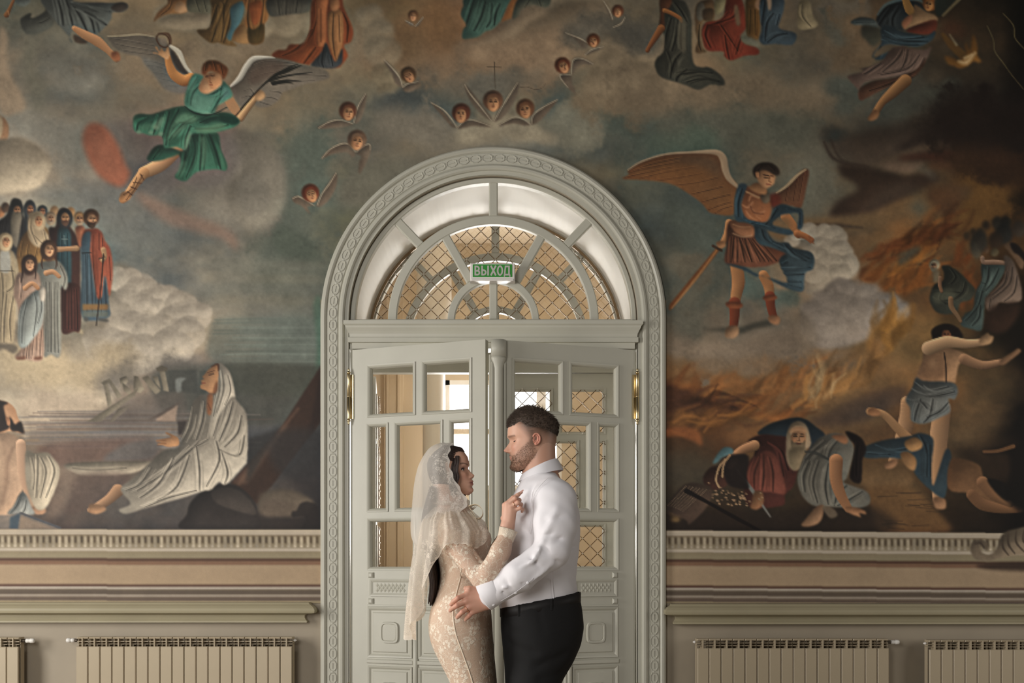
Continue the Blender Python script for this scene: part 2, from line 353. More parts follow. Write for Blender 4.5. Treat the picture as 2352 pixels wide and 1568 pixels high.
def door_leaf(name, hinge, rz, mirror, label, hinges=True, lattice=False, astragal=False):
    root = tag(empty(name, hinge, rz), label, 'door', kind='structure')
    sg = -1 if mirror else 1
    X = lambda a, b: (a, b) if sg > 0 else (-b, -a)
    mp = M['paint']; z = zz
    top = z(804); bot = .015
    rows = [(847, 956, COLS2), (980, 1171, COLS3), (1196, 1304, COLS2)]
    # solid timber: cut as bars between panes
    fr = MB()
    def bx(a, b, z0, z1): x0, x1 = X(a, b); fr.box(x0, x1, 0, TK, z0, z1)
    u0 = COLS3[0][0]; u1 = COLS3[-1][1]
    bx(0, u0, bot, top); bx(u1, WL, bot, top)
    ys = [z(847), z(956), z(980), z(1171), z(1196), z(1304)]
    bx(u0, u1, ys[0], top); bx(u0, u1, ys[2], ys[1]); bx(u0, u1, ys[4], ys[3]); bx(u0, u1, bot, ys[5])
    for y0, y1, cols in rows:
        e = [u0] + [v for c in cols for v in c] + [u1]
        for i in range(0, len(e), 2):
            if e[i + 1] - e[i] > .002: bx(e[i], e[i + 1], z(y1), z(y0))
    fr.build('leaf_frame', mp, root)
    for y0, y1, cols in rows:
        for a, b in cols:
            x0, x1 = X(a, b)
            g = MB().box(x0, x1, .022, .026, z(y1), z(y0)).build('glass_pane', M['glass'], root)
            bd = MB(); frame_rect(bd, x0 - .016, x1 + .016, z(y1) - .016, z(y0) + .016, .016, -.008, -.002)
            frame_rect(bd, x0 - .002, x1 + .002, z(y1) - .002, z(y0) + .002, .012, -.004, .02)
            bd.build('glazing_bead', mp, g)
    if lattice:
        for y0, y1, cols in rows:
            for a, b in cols:
                x0, x1 = X(a, b); q = empty('pane_grille', (0, -.02, 0), 0, root)
                grille('lat', lambda x, zq: x0 - .01 < x < x1 + .01 and z(y1) - .01 < zq < z(y0) + .01, q, x0, x1, z(y1), z(y0), .115)
    # carved lattice strips and corner blocks
    for a, b in PAN2:
        x0, x1 = X(a, b); s = MB()
        frame_rect(s, x0 + .012, x1 - .004, z(1368), z(1329), .022, -.012, -.004)
        s.box(x0 + .03, x1 - .02, -.003, 0, z(1364), z(1333))
        pn = s.build('carved_strip', mp, root)
        zc = (z(1364) + z(1333)) / 2; n = int((x1 - x0 - .07) / .0285)
        for i in range(n):
            xx = (x0 + x1) / 2 + .004 + (i - (n - 1) / 2) * .0285
            for dz in (-.0175, .0175): link('lattice_diamond', dia_me, pn, (xx, -.003, zc + dz))
            if i < n - 1: link('lattice_diamond', dia_me, pn, (xx + .01425, -.003, zc))
        for zy in (1320, 1379):
            link('corner_block', boss_me, root, ((x0 + .02) if sg > 0 else (x1 - .02), 0, z(zy)))
        rb = MB(); rb.bbox(x0 - .006, x1 + .006, -.008, 0, z(1391), z(1387), .002).build('small_rail', mp, root)
        # raised panels
        for ya, yb_ in ((1393, 1506), (1526, 1645)):
            p = MB(); frame_rect(p, x0 - .002, x1 + .002, z(yb_), z(ya), .022, -.012, 0)
            p.bbox(x0 + .032, x1 - .032, -.008, 0, z(yb_) + .032, z(ya) - .032, .007)
            pn = p.build('panel', mp, root)
            cx, cz = (x0 + x1) / 2, (z(ya) + z(yb_)) / 2; hw = .068
            q = MB(); rg = []
            for k, y in ((1, -.008), (.96, -.022), (.82, -.022), (.78, -.016), (.7, -.018)):
                pts = []
                for i in range(24):
                    t = 2 * PI * i / 24; cxx, szz = math.cos(t), math.sin(t); e = .42
                    pts.append((cx + hw * k * math.copysign(abs(cxx) ** e, cxx), y, cz + hw * 1.06 * k * math.copysign(abs(szz) ** e, szz)))
                rg.append(pts)
            q.loft(rg, smooth=False); q.build('square_boss', mp, pn)
        MB().bbox(x0 - .01, x1 + .01, -.014, 0, z(1520), z(1511), .004).build('middle_rail', mp, root)
    m0, m1 = X(PAN2[0][1] + .004, PAN2[1][0] - .004)
    MB().lathe([(.02, bot + .1), (.02, z(1393))], ((m0 + m1) / 2, 0, 0), 12).build('half_round_mullion', mp, root)
    if hinges:
        for zc in (z(912), z(1630)):
            hz = empty('hinge', (sg * -.004, -.022, zc), 0, root)
            h = MB(); h.lathe([(.011, -.155), (.0125, -.15), (.0125, -.004), (.0105, -.003), (.0105, .003), (.0125, .004), (.0125, .15), (.011, .155)], n=16).build('hinge_knuckle', M['brass'], hz)
            for s2 in (-1, 1):
                MB().lathe([(.006, s2 * .154), (.013, s2 * .160), (.0135, s2 * .167), (.006, s2 * .173), (.0075, s2 * .178), (.0085, s2 * .183), (.005, s2 * .190), (.0005, s2 * .192)], n=14).build('finial', M['brass'], hz)
            MB().box(min(0, sg * .028), max(0, sg * .028), .012, .020, -.15, .15).build('hinge_plate', M['brass'], hz)
    if astragal:
        xa = sg * (WL + .002); a = MB()
        a.loft([[(xa + .052 * math.cos(t), -.01 - .035 * math.sin(t) if math.sin(t) > 0 else .0, zc) for t in np.linspace(0, PI, 14)] for zc in (top - .115, top - .005)])
        a.loft([[(xa + w_ * math.cos(t), -.008 - d_ * math.sin(t), zc) for t in np.linspace(0, PI, 14)] for w_, d_, zc in ((.030, .025, bot), (.030, .025, top - .19), (.036, .027, top - .16), (.050, .034, top - .13), (.050, .034, top - .112))])
        for dx in (-.042, .042): a.box(xa + dx - .007, xa + dx + .007, -.014, .0, bot, top - .15)
        a.box(xa - .055, xa + .055, -.006, .03, bot, top - .1)
        a.build('meeting_post', mp, root)
    return root
door_leaf('door_1', (XH, -.005, 0), -TH, False, 'half-open grey white glazed door leaf behind the bride')
door_leaf('door_2', (wx(1459), -.005, 0), math.radians(19.0), True, 'half-open grey white glazed door leaf with rounded meeting post behind the groom', astragal=True)
door_leaf('door_3', (XC - RO + .05, .97, 0), math.radians(97), False, 'inner grey glazed door leaf swung fully open into the hall', hinges=False, lattice=True)
door_leaf('door_4', (XC + RO - .01, .85, 0), 0, True, 'closed inner grey glazed door leaf with diamond grilles', hinges=False, lattice=True)
o = MB().box(XC - RO + .008, XC + RO - .008, .83, .91, zz(803) + .002, ZS - .032).build('trim_inner_transom', M['paint']); tag(o, 'grey crossbar under the inner fanlight', 'trim', kind='structure')

# ---------------------------------------------------------------- ledges on the back wall
LP = [(.0, 1382), (.075, 1382), (.085, 1386), (.095, 1388), (.105, 1390), (.120, 1395), (.126, 1400), (.122, 1405), (.108, 1407), (.060, 1408.5), (.044, 1411), (.042, 1416), (.050, 1421), (.060, 1424), (.060, 1428), (.0, 1428)]
def ledge(x0, x1, dy, label, name, mit):
    mb = MB(); mb.cornice([(p, wz(y + dy)) for p, y in LP], x0, x1, mit); o = mb.build(name, M['ledge']); tag(o, label, 'ledge', kind='structure')
ledge(-XW, wx(727) - .115, 0, 'olive beige moulded ledge on the wall over the radiators on the bride\'s side', 'trim_3', (False, True))
ledge(wx(1524) + .12, XW, 4, 'olive beige moulded ledge on the wall over the radiators on the groom\'s side', 'trim_4', (True, False))

# ---------------------------------------------------------------- radiators
def section_mesh():
    mb = MB(); w = .0379; H = .57
    mb.bbox(-w, w, -.135, -.118, 0, H - .062, .004)                    # flat front plate
    mb.bbox(-w, w, -.128, -.05, H - .012, H, .006)                     # top deck
    for zc in (H - .028, H - .046): mb.box(-w, w, -.12, -.05, zc - .0018, zc + .0018)
    mb.box(-.0035, .0035, -.131, -.05, .0, H - .004)                   # middle web
    mb.box(-.012, .012, -.10, -.06, 0.0, H - .05)
    mb.box(-w, -w + .0022, -.10, -.05, .02, H - .012); mb.box(w - .0022, w, -.10, -.05, .02, H - .012)
    return mb.mesh('radiator_section', M['rad'])
sec_me = section_mesh()
mb = MB(); mb.lathe([(.002, -.002), (.014, 0), (.0145, .02), (.012, .026), (.016, .028), (.016, .05), (.012, .056), (.002, .058)], n=14, axis='x'); valve_me = mb.mesh('valve_cap', M['white_plastic'])
mb = MB(); mb.lathe([(.011, 0), (.011, .03), (.008, .031), (.008, .045)], n=10, axis='x'); plug_me = mb.mesh('radiator_plug', M['dark_metal'])
mb = MB(); mb.lathe([(.009, 0), (.009, .012), (.006, .014), (.004, .02)], n=10, axis='x'); bleed_me = mb.mesh('bleed_valve', M['white_plastic'])
def radiator(px0, n, topy, label, left, right):
    P = .0805; yo = -.13
    x0 = wx(px0, yo); zt = wz(topy, yo); zb = zt - .57
    r = tag(empty('radiator', (x0 + n * P / 2, 0, zb)), label, 'radiator', 'column radiators along the mural wall')
    for i in range(n): link('radiator_section', sec_me, r, ((i + .5 - n / 2) * P, 0, 0))
    for sgn, kind in ((-1, left), (1, right)):
        xe = sgn * n * P / 2
        if kind == 'valve':
            link('radiator_plug', plug_me, r, (xe, -.085, .57 - .024), (0, 0, 0 if sgn > 0 else PI))
            link('valve_cap', valve_me, r, (xe + sgn * .028, -.085, .57 - .024), (0, 0, 0 if sgn > 0 else PI))
        elif kind == 'bleed':
            link('bleed_valve', bleed_me, r, (xe, -.085, .57 - .024), (0, 0, 0 if sgn > 0 else PI))
    mb = MB()
    for sgn in (-1, 1): mb.box(sgn * n * P * .3 - .01, sgn * n * P * .3 + .01, -.06, -.003, .45, .48); mb.build('wall_bracket', M['dark_metal'], r); mb = MB()
    mb = MB(); mb.tube([(n * P / 2 - .02, -.085, .03), (n * P / 2 + .04, -.085, .03), (n * P / 2 + .05, -.085, .02), (n * P / 2 + .05, -.085, -zb + .0)], .011, 10)
    mb.build('feed_pipe', M['rad'], r)
radiator(175, 18, 1463, 'beige eighteen-section radiator under the ledge on the bride\'s side', 'valve', 'bleed')
radiator(40 - 18 * 27.4, 18, 1464, 'beige radiator with a white valve cap at its doorward end only, under the seated bather', 'bleed', 'valve')
radiator(1601, 16, 1467, 'beige sixteen-section radiator beside the doorway on the groom\'s side', 'bleed', 'valve')
radiator(2134, 18, 1470, 'beige radiator with pale bleed valve under the dark end of the mural', 'bleed', 'valve')

# ---------------------------------------------------------------- exit sign
sg = tag(empty('exit_sign', (wx(1131.5), -.012, wz(630))), 'green illuminated sign lettered ВЫХОД in a white frame on the fanlight', 'sign')
hw, hh = 51 / U, 20.5 / U
M['sign_green'] = mat('sign_green', tuple(lin((38, 110, 40)) * 1.7), .4); M['sign_white'] = mat('sign_white', (.78, .74, .70), .35)
M['letters'] = mat('sign_letters', (.50, .47, .44), .5)
mb = MB(); mb.bbox(-hw, hw, -.045, .02, -hh, hh, .006).build('sign_case', M['sign_white'], sg)
MB().box(-hw + .018, hw - .018, -.0475, -.044, -hh + .026, hh - .010).build('sign_panel', M['sign_green'], sg)
MB().bbox(-hw + .008, hw - .008, -.052, -.04, -hh, -hh + .014, .004).build('sign_lip', M['sign_white'], sg)
# letters drawn as thick strokes; width per letter in metres
def letters():
    H = .066; T = .0110; z0 = -.0245
    mb = MB(); dep = [0.0]
    def bar(x0, z0_, x1, z1_, t=T):
        dep[0] += .00006; d = Vector((x1 - x0, z1_ - z0_)).normalized(); n_ = Vector((-d.y, d.x)) * t / 2
        mb.prism_y([(x0 - n_.x, z0_ - n_.y), (x1 - n_.x, z1_ - n_.y), (x1 + n_.x, z1_ + n_.y), (x0 + n_.x, z0_ + n_.y)], -.0488 - dep[0], -.047)
    def ring(cx, cz, rx, rz, a0, a1, t=T, n=20):
        pts = []; dep[0] += .00006
        for i in range(n + 1): a = a0 + (a1 - a0) * i / n; pts.append((cx + rx * math.cos(a), cz + rz * math.sin(a)))
        q = []
        for i in range(n + 1): a = a0 + (a1 - a0) * i / n; q.append((cx + (rx - t) * math.cos(a), cz + (rz - t) * math.sin(a)))
        for i in range(n): mb.prism_y([pts[i], pts[i + 1], q[i + 1], q[i]], -.0488 - dep[0], -.047)
    def loop(x, zb, zt, wd):       # right-hand bowl of V and soft sign
        r = (zt - zb) / 2; cx = x + wd - r
        bar(x, zb + T / 2, cx, zb + T / 2); bar(x, zt - T / 2, cx, zt - T / 2); ring(cx, zb + r, r, r, -PI / 2, PI / 2)
    zt = z0 + H; x = -hw + .030
    bar(x + T / 2, z0, x + T / 2, zt); loop(x, z0, z0 + H * .56, .039); loop(x, z0 + H * .56 - T, zt, .036)        # В
    x += .046; bar(x + T / 2, z0, x + T / 2, zt); loop(x, z0, z0 + H * .62, .036); bar(x + .041 + T / 2, z0, x + .041 + T / 2, zt)   # Ы
    x += .062; bar(x + .003, z0, x + .037, zt, T * 1.1); bar(x + .037, z0, x + .003, zt, T * 1.1)                      # Х
    x += .044; ring(x + .021, z0 + H / 2, .021, H / 2 + .002, 0, 2 * PI, n=32)                                         # О
    x += .046; bar(x + .003, z0 + T / 2, x + .043, z0 + T / 2); bar(x + .006, z0 + T / 2, x + .013, zt, T * .9); bar(x + .036, z0, x + .036, zt)
    bar(x + .009, zt - T / 2, x + .040, zt - T / 2); bar(x + .005, z0 - .009, x + .005, z0 + T / 2, T * .8); bar(x + .041, z0 - .009, x + .041, z0 + T / 2, T * .8)   # Д
    mb.build('sign_lettering', M['letters'], sg)
letters()
# ================================================================ mural: painted in code, stored as colours on a fine wall mesh
OX, OY = 420, 320                       # canvas margin around the drawing frame
CW, CH = 2352 + 2 * OX, 1400 + OY
def fnoise(h, w, cell, octs=4, seed=0, ax=1.0):
    r = np.random.default_rng(seed); out = np.zeros((h, w), np.float32); amp = 1; tot = 0
    for o_ in range(octs):
        c = max(2.0, cell / 2 ** o_); gh, gw = int(h / c) + 3, int(w / (c * ax)) + 3
        g = r.standard_normal((gh, gw)).astype(np.float32)
        yy = np.arange(h) / c; xx = np.arange(w) / (c * ax); y0 = yy.astype(int); x0 = xx.astype(int)
        fy = (yy - y0).astype(np.float32); fx = (xx - x0).astype(np.float32); fy = fy * fy * (3 - 2 * fy); fx = fx * fx * (3 - 2 * fx)
        a = g[y0][:, x0] * (1 - fx) + g[y0][:, x0 + 1] * fx; b = g[y0 + 1][:, x0] * (1 - fx) + g[y0 + 1][:, x0 + 1] * fx
        out += amp * (a * (1 - fy)[:, None] + b * fy[:, None]); tot += amp * amp; amp *= .55
    return out / math.sqrt(tot)
NZ = fnoise(CH, CW, 40, 5, 3); NB = fnoise(CH, CW, 120, 5, 5, 1.5); NS = fnoise(CH, CW, 7, 2, 9)
# painting's broad colours by row and column; right edge also has vignette darkening painted in
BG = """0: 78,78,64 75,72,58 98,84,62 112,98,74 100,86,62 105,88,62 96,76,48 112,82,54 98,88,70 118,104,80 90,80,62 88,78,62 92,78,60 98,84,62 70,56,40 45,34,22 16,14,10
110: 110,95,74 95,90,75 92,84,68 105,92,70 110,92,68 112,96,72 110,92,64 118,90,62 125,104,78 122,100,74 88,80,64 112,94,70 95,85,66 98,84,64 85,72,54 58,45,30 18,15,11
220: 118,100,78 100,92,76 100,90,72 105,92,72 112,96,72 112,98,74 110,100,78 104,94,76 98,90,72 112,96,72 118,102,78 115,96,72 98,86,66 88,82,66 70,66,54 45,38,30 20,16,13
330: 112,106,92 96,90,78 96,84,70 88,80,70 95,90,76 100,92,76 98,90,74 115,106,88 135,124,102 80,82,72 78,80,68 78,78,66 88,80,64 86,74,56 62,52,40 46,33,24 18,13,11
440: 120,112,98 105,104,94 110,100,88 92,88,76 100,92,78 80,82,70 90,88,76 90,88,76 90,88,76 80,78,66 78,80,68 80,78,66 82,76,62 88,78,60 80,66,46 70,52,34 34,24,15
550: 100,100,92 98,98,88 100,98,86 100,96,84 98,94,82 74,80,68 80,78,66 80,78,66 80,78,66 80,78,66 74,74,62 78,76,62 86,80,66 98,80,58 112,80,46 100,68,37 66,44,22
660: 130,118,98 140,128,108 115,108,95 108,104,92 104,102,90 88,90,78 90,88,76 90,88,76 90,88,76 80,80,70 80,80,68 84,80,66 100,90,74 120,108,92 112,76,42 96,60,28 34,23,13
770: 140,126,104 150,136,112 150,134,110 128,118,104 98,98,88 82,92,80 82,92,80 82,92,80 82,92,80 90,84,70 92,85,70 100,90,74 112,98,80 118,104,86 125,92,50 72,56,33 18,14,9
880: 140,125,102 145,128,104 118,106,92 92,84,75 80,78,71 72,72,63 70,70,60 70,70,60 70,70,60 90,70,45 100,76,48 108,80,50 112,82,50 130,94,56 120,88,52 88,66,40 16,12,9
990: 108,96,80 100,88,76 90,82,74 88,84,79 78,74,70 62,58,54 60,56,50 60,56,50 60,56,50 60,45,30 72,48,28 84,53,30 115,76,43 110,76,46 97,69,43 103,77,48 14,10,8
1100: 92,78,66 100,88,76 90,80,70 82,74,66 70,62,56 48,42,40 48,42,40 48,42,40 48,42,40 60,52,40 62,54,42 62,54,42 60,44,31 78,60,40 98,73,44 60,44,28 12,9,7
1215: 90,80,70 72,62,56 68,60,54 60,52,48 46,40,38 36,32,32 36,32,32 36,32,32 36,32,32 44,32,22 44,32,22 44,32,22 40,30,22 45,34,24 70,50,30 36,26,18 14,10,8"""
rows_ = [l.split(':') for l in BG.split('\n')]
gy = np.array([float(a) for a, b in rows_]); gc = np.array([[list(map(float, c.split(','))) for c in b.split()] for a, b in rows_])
def interp2(gx_, gy_, g, xs, ys):
    xi = np.clip(np.searchsorted(gx_, xs) - 1, 0, len(gx_) - 2); yi = np.clip(np.searchsorted(gy_, ys) - 1, 0, len(gy_) - 2)
    fx = np.clip((xs - gx_[xi]) / (gx_[xi + 1] - gx_[xi]), 0, 1); fy = np.clip((ys - gy_[yi]) / (gy_[yi + 1] - gy_[yi]), 0, 1)
    fx = (fx * fx * (3 - 2 * fx))[None, :, None]; fy = (fy * fy * (3 - 2 * fy))[:, None, None]
    A = g[yi][:, xi] * (1 - fx) + g[yi][:, xi + 1] * fx; B = g[yi + 1][:, xi] * (1 - fx) + g[yi + 1][:, xi + 1] * fx
    return A * (1 - fy) + B * fy
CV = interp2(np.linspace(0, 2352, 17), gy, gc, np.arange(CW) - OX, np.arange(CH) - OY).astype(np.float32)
# wander the layout so it reads as drifting cloud, then modulate
dyx = (NB * 26).astype(int); dxx = (fnoise(CH, CW, 150, 4, 21) * 30).astype(int)
CV = CV[np.clip(np.arange(CH)[:, None] + dyx, 0, CH - 1), np.clip(np.arange(CW)[None, :] + dxx, 0, CW - 1)]
CV *= (1 + .045 * NZ + .07 * NB + .012 * NS)[..., None]
CV[..., 2] *= (1 - .05 * NB); CV[..., 0] *= (1 + .04 * NB)

def blur(m, s):
    if s < .6: return m
    k = max(1, int(round(s * 1.2)))
    for _ in range(2):
        for ax in (0, 1):
            p = [(0, 0), (0, 0)]; p[ax] = (k + 1, k)
            c = np.cumsum(np.pad(m, p, mode='edge'), axis=ax, dtype=np.float32)
            n = m.shape[ax]
            m = (np.take(c, np.arange(2 * k + 1, 2 * k + 1 + n), ax) - np.take(c, np.arange(0, n), ax)) / (2 * k + 1)
    return m
TR = [0, 0, 1.0]
def Z(x0, y0, s): TR[:] = [x0, y0, s]
def P_(s):
    if isinstance(s, str): s = [tuple(map(float, q.split(','))) for q in s.split()]
    return [(x / TR[2] + TR[0], y / TR[2] + TR[1]) for x, y in s]
def S_(v): return v / TR[2]
def crom(p, closed=True, k=6):
    n = len(p); out = []; p = np.array(p)
    for i in range(n if closed else n - 1):
        g = (lambda j: p[j % n]) if closed else (lambda j: p[min(max(j, 0), n - 1)])
        a, b, c, d = g(i - 1), g(i), g(i + 1), g(i + 2)
        for t in np.arange(k) / k: out.append(.5 * (2 * b + (c - a) * t + (2 * a - 5 * b + 4 * c - d) * t * t + (3 * b - a - 3 * c + d) * t ** 3))
    if not closed: out.append(p[-1])
    return np.array(out)
def window_of(q, pad):
    x0 = int(max(0, q[:, 0].min() + OX - pad)); x1 = int(min(CW, q[:, 0].max() + OX + pad + 1))
    y0 = int(max(0, q[:, 1].min() + OY - pad)); y1 = int(min(CH, q[:, 1].max() + OY + pad + 1))
    return x0, x1, y0, y1
def pmask(q, soft, pad=None):
    x0, x1, y0, y1 = window_of(q, pad or soft * 3 + 2)
    if x1 <= x0 or y1 <= y0: return None
    m = np.zeros((y1 - y0, x1 - x0), bool); xs = np.arange(x0, x1) - OX + .0; n = len(q)
    for i in range(n):
        (ax, ay), (bx, by) = q[i], q[(i + 1) % n]
        if ay == by: continue
        lo, hi = min(ay, by), max(ay, by)
        r0 = max(int(math.ceil(lo + OY)) - y0, 0); r1 = min(int(math.ceil(hi + OY)) - y0, y1 - y0)
        if r1 <= r0: continue
        yv = np.arange(r0, r1) + y0 - OY; xi = ax + (yv - ay) * (bx - ax) / (by - ay)
        m[r0:r1] ^= xs[None, :] < xi[:, None]
    return (x0, x1, y0, y1), m.astype(np.float32)
def put(win, m, col, tex=.10):
    x0, x1, y0, y1 = win; c = np.array(col, np.float32)
    if c.ndim == 1: c = c[None, None, :] * (1 + tex * NZ[y0:y1, x0:x1, None] * .35 + tex * .2 * NS[y0:y1, x0:x1, None])
    CV[y0:y1, x0:x1] += (c - CV[y0:y1, x0:x1]) * m[..., None]
def fill(pts, col, soft=1.3, a=1.0, form=0.0, col2=None, dirn=(0, 1), curve=True, light=(-.5, -.8), tex=.10):
    q = np.array(P_(pts)); q = crom(q) if curve else q
    r = pmask(q, soft)
    if r is None: return None
    win, m0 = r; m = blur(m0, soft); x0, x1, y0, y1 = win
    c = np.broadcast_to(np.array(col, np.float32), (y1 - y0, x1 - x0, 3)).copy()
    if col2 is not None:
        X, Y = np.meshgrid(np.arange(x1 - x0), np.arange(y1 - y0)); t = X * dirn[0] + Y * dirn[1]; t = (t - t.min()) / max(1e-6, t.max() - t.min())
        c += (np.array(col2, np.float32) - c) * t[..., None]
    sh = 1 + tex * .35 * NZ[y0:y1, x0:x1] + tex * .18 * NS[y0:y1, x0:x1]
    if form:
        rad = max(2.0, .16 * min(x1 - x0, y1 - y0)); h = blur(m0, rad); gyy, gxx = np.gradient(h)
        sh = sh * (1 + form * 2.2 * rad * (gxx * light[0] * -1 + gyy * light[1] * -1) * -1 - form * .35 * (1 - h))
    CV[y0:y1, x0:x1] += (c * np.clip(sh, .25, 1.9)[..., None] - CV[y0:y1, x0:x1]) * (m * a)[..., None]
    return win, m
def stroke(pts, wd, col, a=1.0, soft=1.0, clip=None, curve=True, tex=.08, form=0.0):
    q = np.array(P_(pts)); q = crom(q, False, 5) if curve and len(q) > 2 else q
    wd = [S_(v) for v in (wd if hasattr(wd, '__len__') else [wd])]; n = len(q)
    ws = np.interp(np.linspace(0, 1, n), np.linspace(0, 1, len(wd)), wd) if len(wd) > 1 else np.full(n, wd[0])
    win = window_of(q, ws.max() + soft * 2 + 2); x0, x1, y0, y1 = win
    if clip is not None:
        c0, c1, c2, c3 = clip[0]; x0, x1, y0, y1 = max(x0, c0), min(x1, c1), max(y0, c2), min(y1, c3); win = (x0, x1, y0, y1)
    if x1 <= x0 or y1 <= y0: return
    X, Y = np.meshgrid(np.arange(x0, x1) - OX, np.arange(y0, y1) - OY); dm = np.full(X.shape, 1e9, np.float32); sd = np.zeros(X.shape, np.float32)
    for i in range(n - 1):
        a_, b_ = q[i], q[i + 1]; d = b_ - a_; L = max(1e-6, d @ d)
        t = np.clip(((X - a_[0]) * d[0] + (Y - a_[1]) * d[1]) / L, 0, 1); ex = X - a_[0] - t * d[0]; ey = Y - a_[1] - t * d[1]
        hw = (ws[i] + (ws[i + 1] - ws[i]) * t) / 2; dd = np.hypot(ex, ey) - hw
        if form: up = dd < dm; sd = np.where(up, (ex * -.5 + ey * -.8) / np.maximum(hw, .5), sd)
        dm = np.minimum(dm, dd)
    m = np.clip(.5 - dm / (2 * soft), 0, 1) * a
    if clip is not None: m = m * clip[1][y0 - clip[0][2]:y1 - clip[0][2], x0 - clip[0][0]:x1 - clip[0][0]]
    if form:
        c = np.array(col, np.float32)[None, None] * np.clip(1 + form * sd, .3, 1.7)[..., None]; put(win, m, c)
    else: put(win, m, col, tex)
def limb(pts, wd, col, form=.32, soft=1.2): stroke(pts, wd, col, 1, soft, form=form)
def blob(x, y, rx, ry, col, a=.6, ang=0.0, hard=1.0):
    (x, y), = P_([(x, y)]); rx, ry = S_(rx), S_(ry); R = max(rx, ry) * 2.2
    win = window_of(np.array([[x - R, y - R], [x + R, y + R]]), 0); x0, x1, y0, y1 = win
    if x1 <= x0 or y1 <= y0: return
    X, Y = np.meshgrid(np.arange(x0, x1) - OX - x, np.arange(y0, y1) - OY - y); c, s = math.cos(ang), math.sin(ang)
    d = ((X * c + Y * s) / rx) ** 2 + ((Y * c - X * s) / ry) ** 2
    d = d * (1 + .35 * NZ[y0:y1, x0:x1])
    put(win, (a * np.exp(-np.clip(d, 0, 30) ** hard)).astype(np.float32), col)
def cloud(pts, col, lit, a=.9, soft=5.0, form=.5):
    """billowing cloud with a bright upper rim"""
    r = fill(pts, col, soft, a, form=form); return r
def mul(c, k): return tuple(min(255, v * k) for v in c)
def drape(pts, col, folds=(), dark=.55, light=1.35, w=7, form=.45, soft=1.3, col2=None, dirn=(0, 1), curve=True):
    cl = fill(pts, col, soft, 1, form, col2, dirn, curve)
    if cl is None: return None
    for k, f in enumerate(folds):
        f = [tuple(map(float, q.split(','))) for q in f.split()] if isinstance(f, str) else f
        sw = max(1.5, .38 * S_(w)); stroke(f, [w * .6, w * 1.5, w * .5], mul(col, dark), .62, sw, cl); stroke(f, [w * .2, w * .55, w * .2], mul(col, dark * .7), .6, 1.2, cl)
        g = [(x - w * 1.05, y - w * .35) for x, y in f]; stroke(g, [w * .4, w * 1.1, w * .4], mul(col, light), .40, sw, cl)
        for o_ in (-2.6, -1.7, 1.8, 2.7):
            kk = DR.choice((dark * 1.15, dark * 1.25, light * .95, light * 1.02)); j = DR.uniform(.7, 1.2)
            g = [(x + w * o_ * j, y + w * o_ * .3 * j + DR.uniform(-1, 1) * w * .5) for x, y in f]; a0 = DR.uniform(0, .35); g = [tuple(np.array(g[0]) * (1 - a0) + np.array(g[1]) * a0)] + g[1:]
            stroke(g, [w * .3, w * DR.uniform(.7, 1.4), w * .3], mul(col, kk), DR.uniform(.22, .45), sw, cl)
    return cl
DR = random.Random(77)
def between(A, B, n, bow=0.0, seed=1):
    r = np.random.default_rng(seed); A = np.array([tuple(map(float, q.split(','))) for q in A.split()]); B = np.array([tuple(map(float, q.split(','))) for q in B.split()])
    def at(Q, t): d = np.linspace(0, 1, len(Q)); return np.array([np.interp(t, d, Q[:, 0]), np.interp(t, d, Q[:, 1])])
    out = []
    for i in range(n):
        t = (i + .5 + r.uniform(-.3, .3)) / n; a, b = at(A, t), at(B, np.clip(t + r.uniform(-.06, .06), 0, 1)); mid = (a + b) / 2 + np.array([bow * (t - .5) * 2, 0]) + r.normal(0, 2, 2)
        out.append([tuple(a), tuple(mid), tuple(b)])
    return out
SK, SKD, HB = (150, 112, 74), (104, 68, 40), (74, 44, 24)
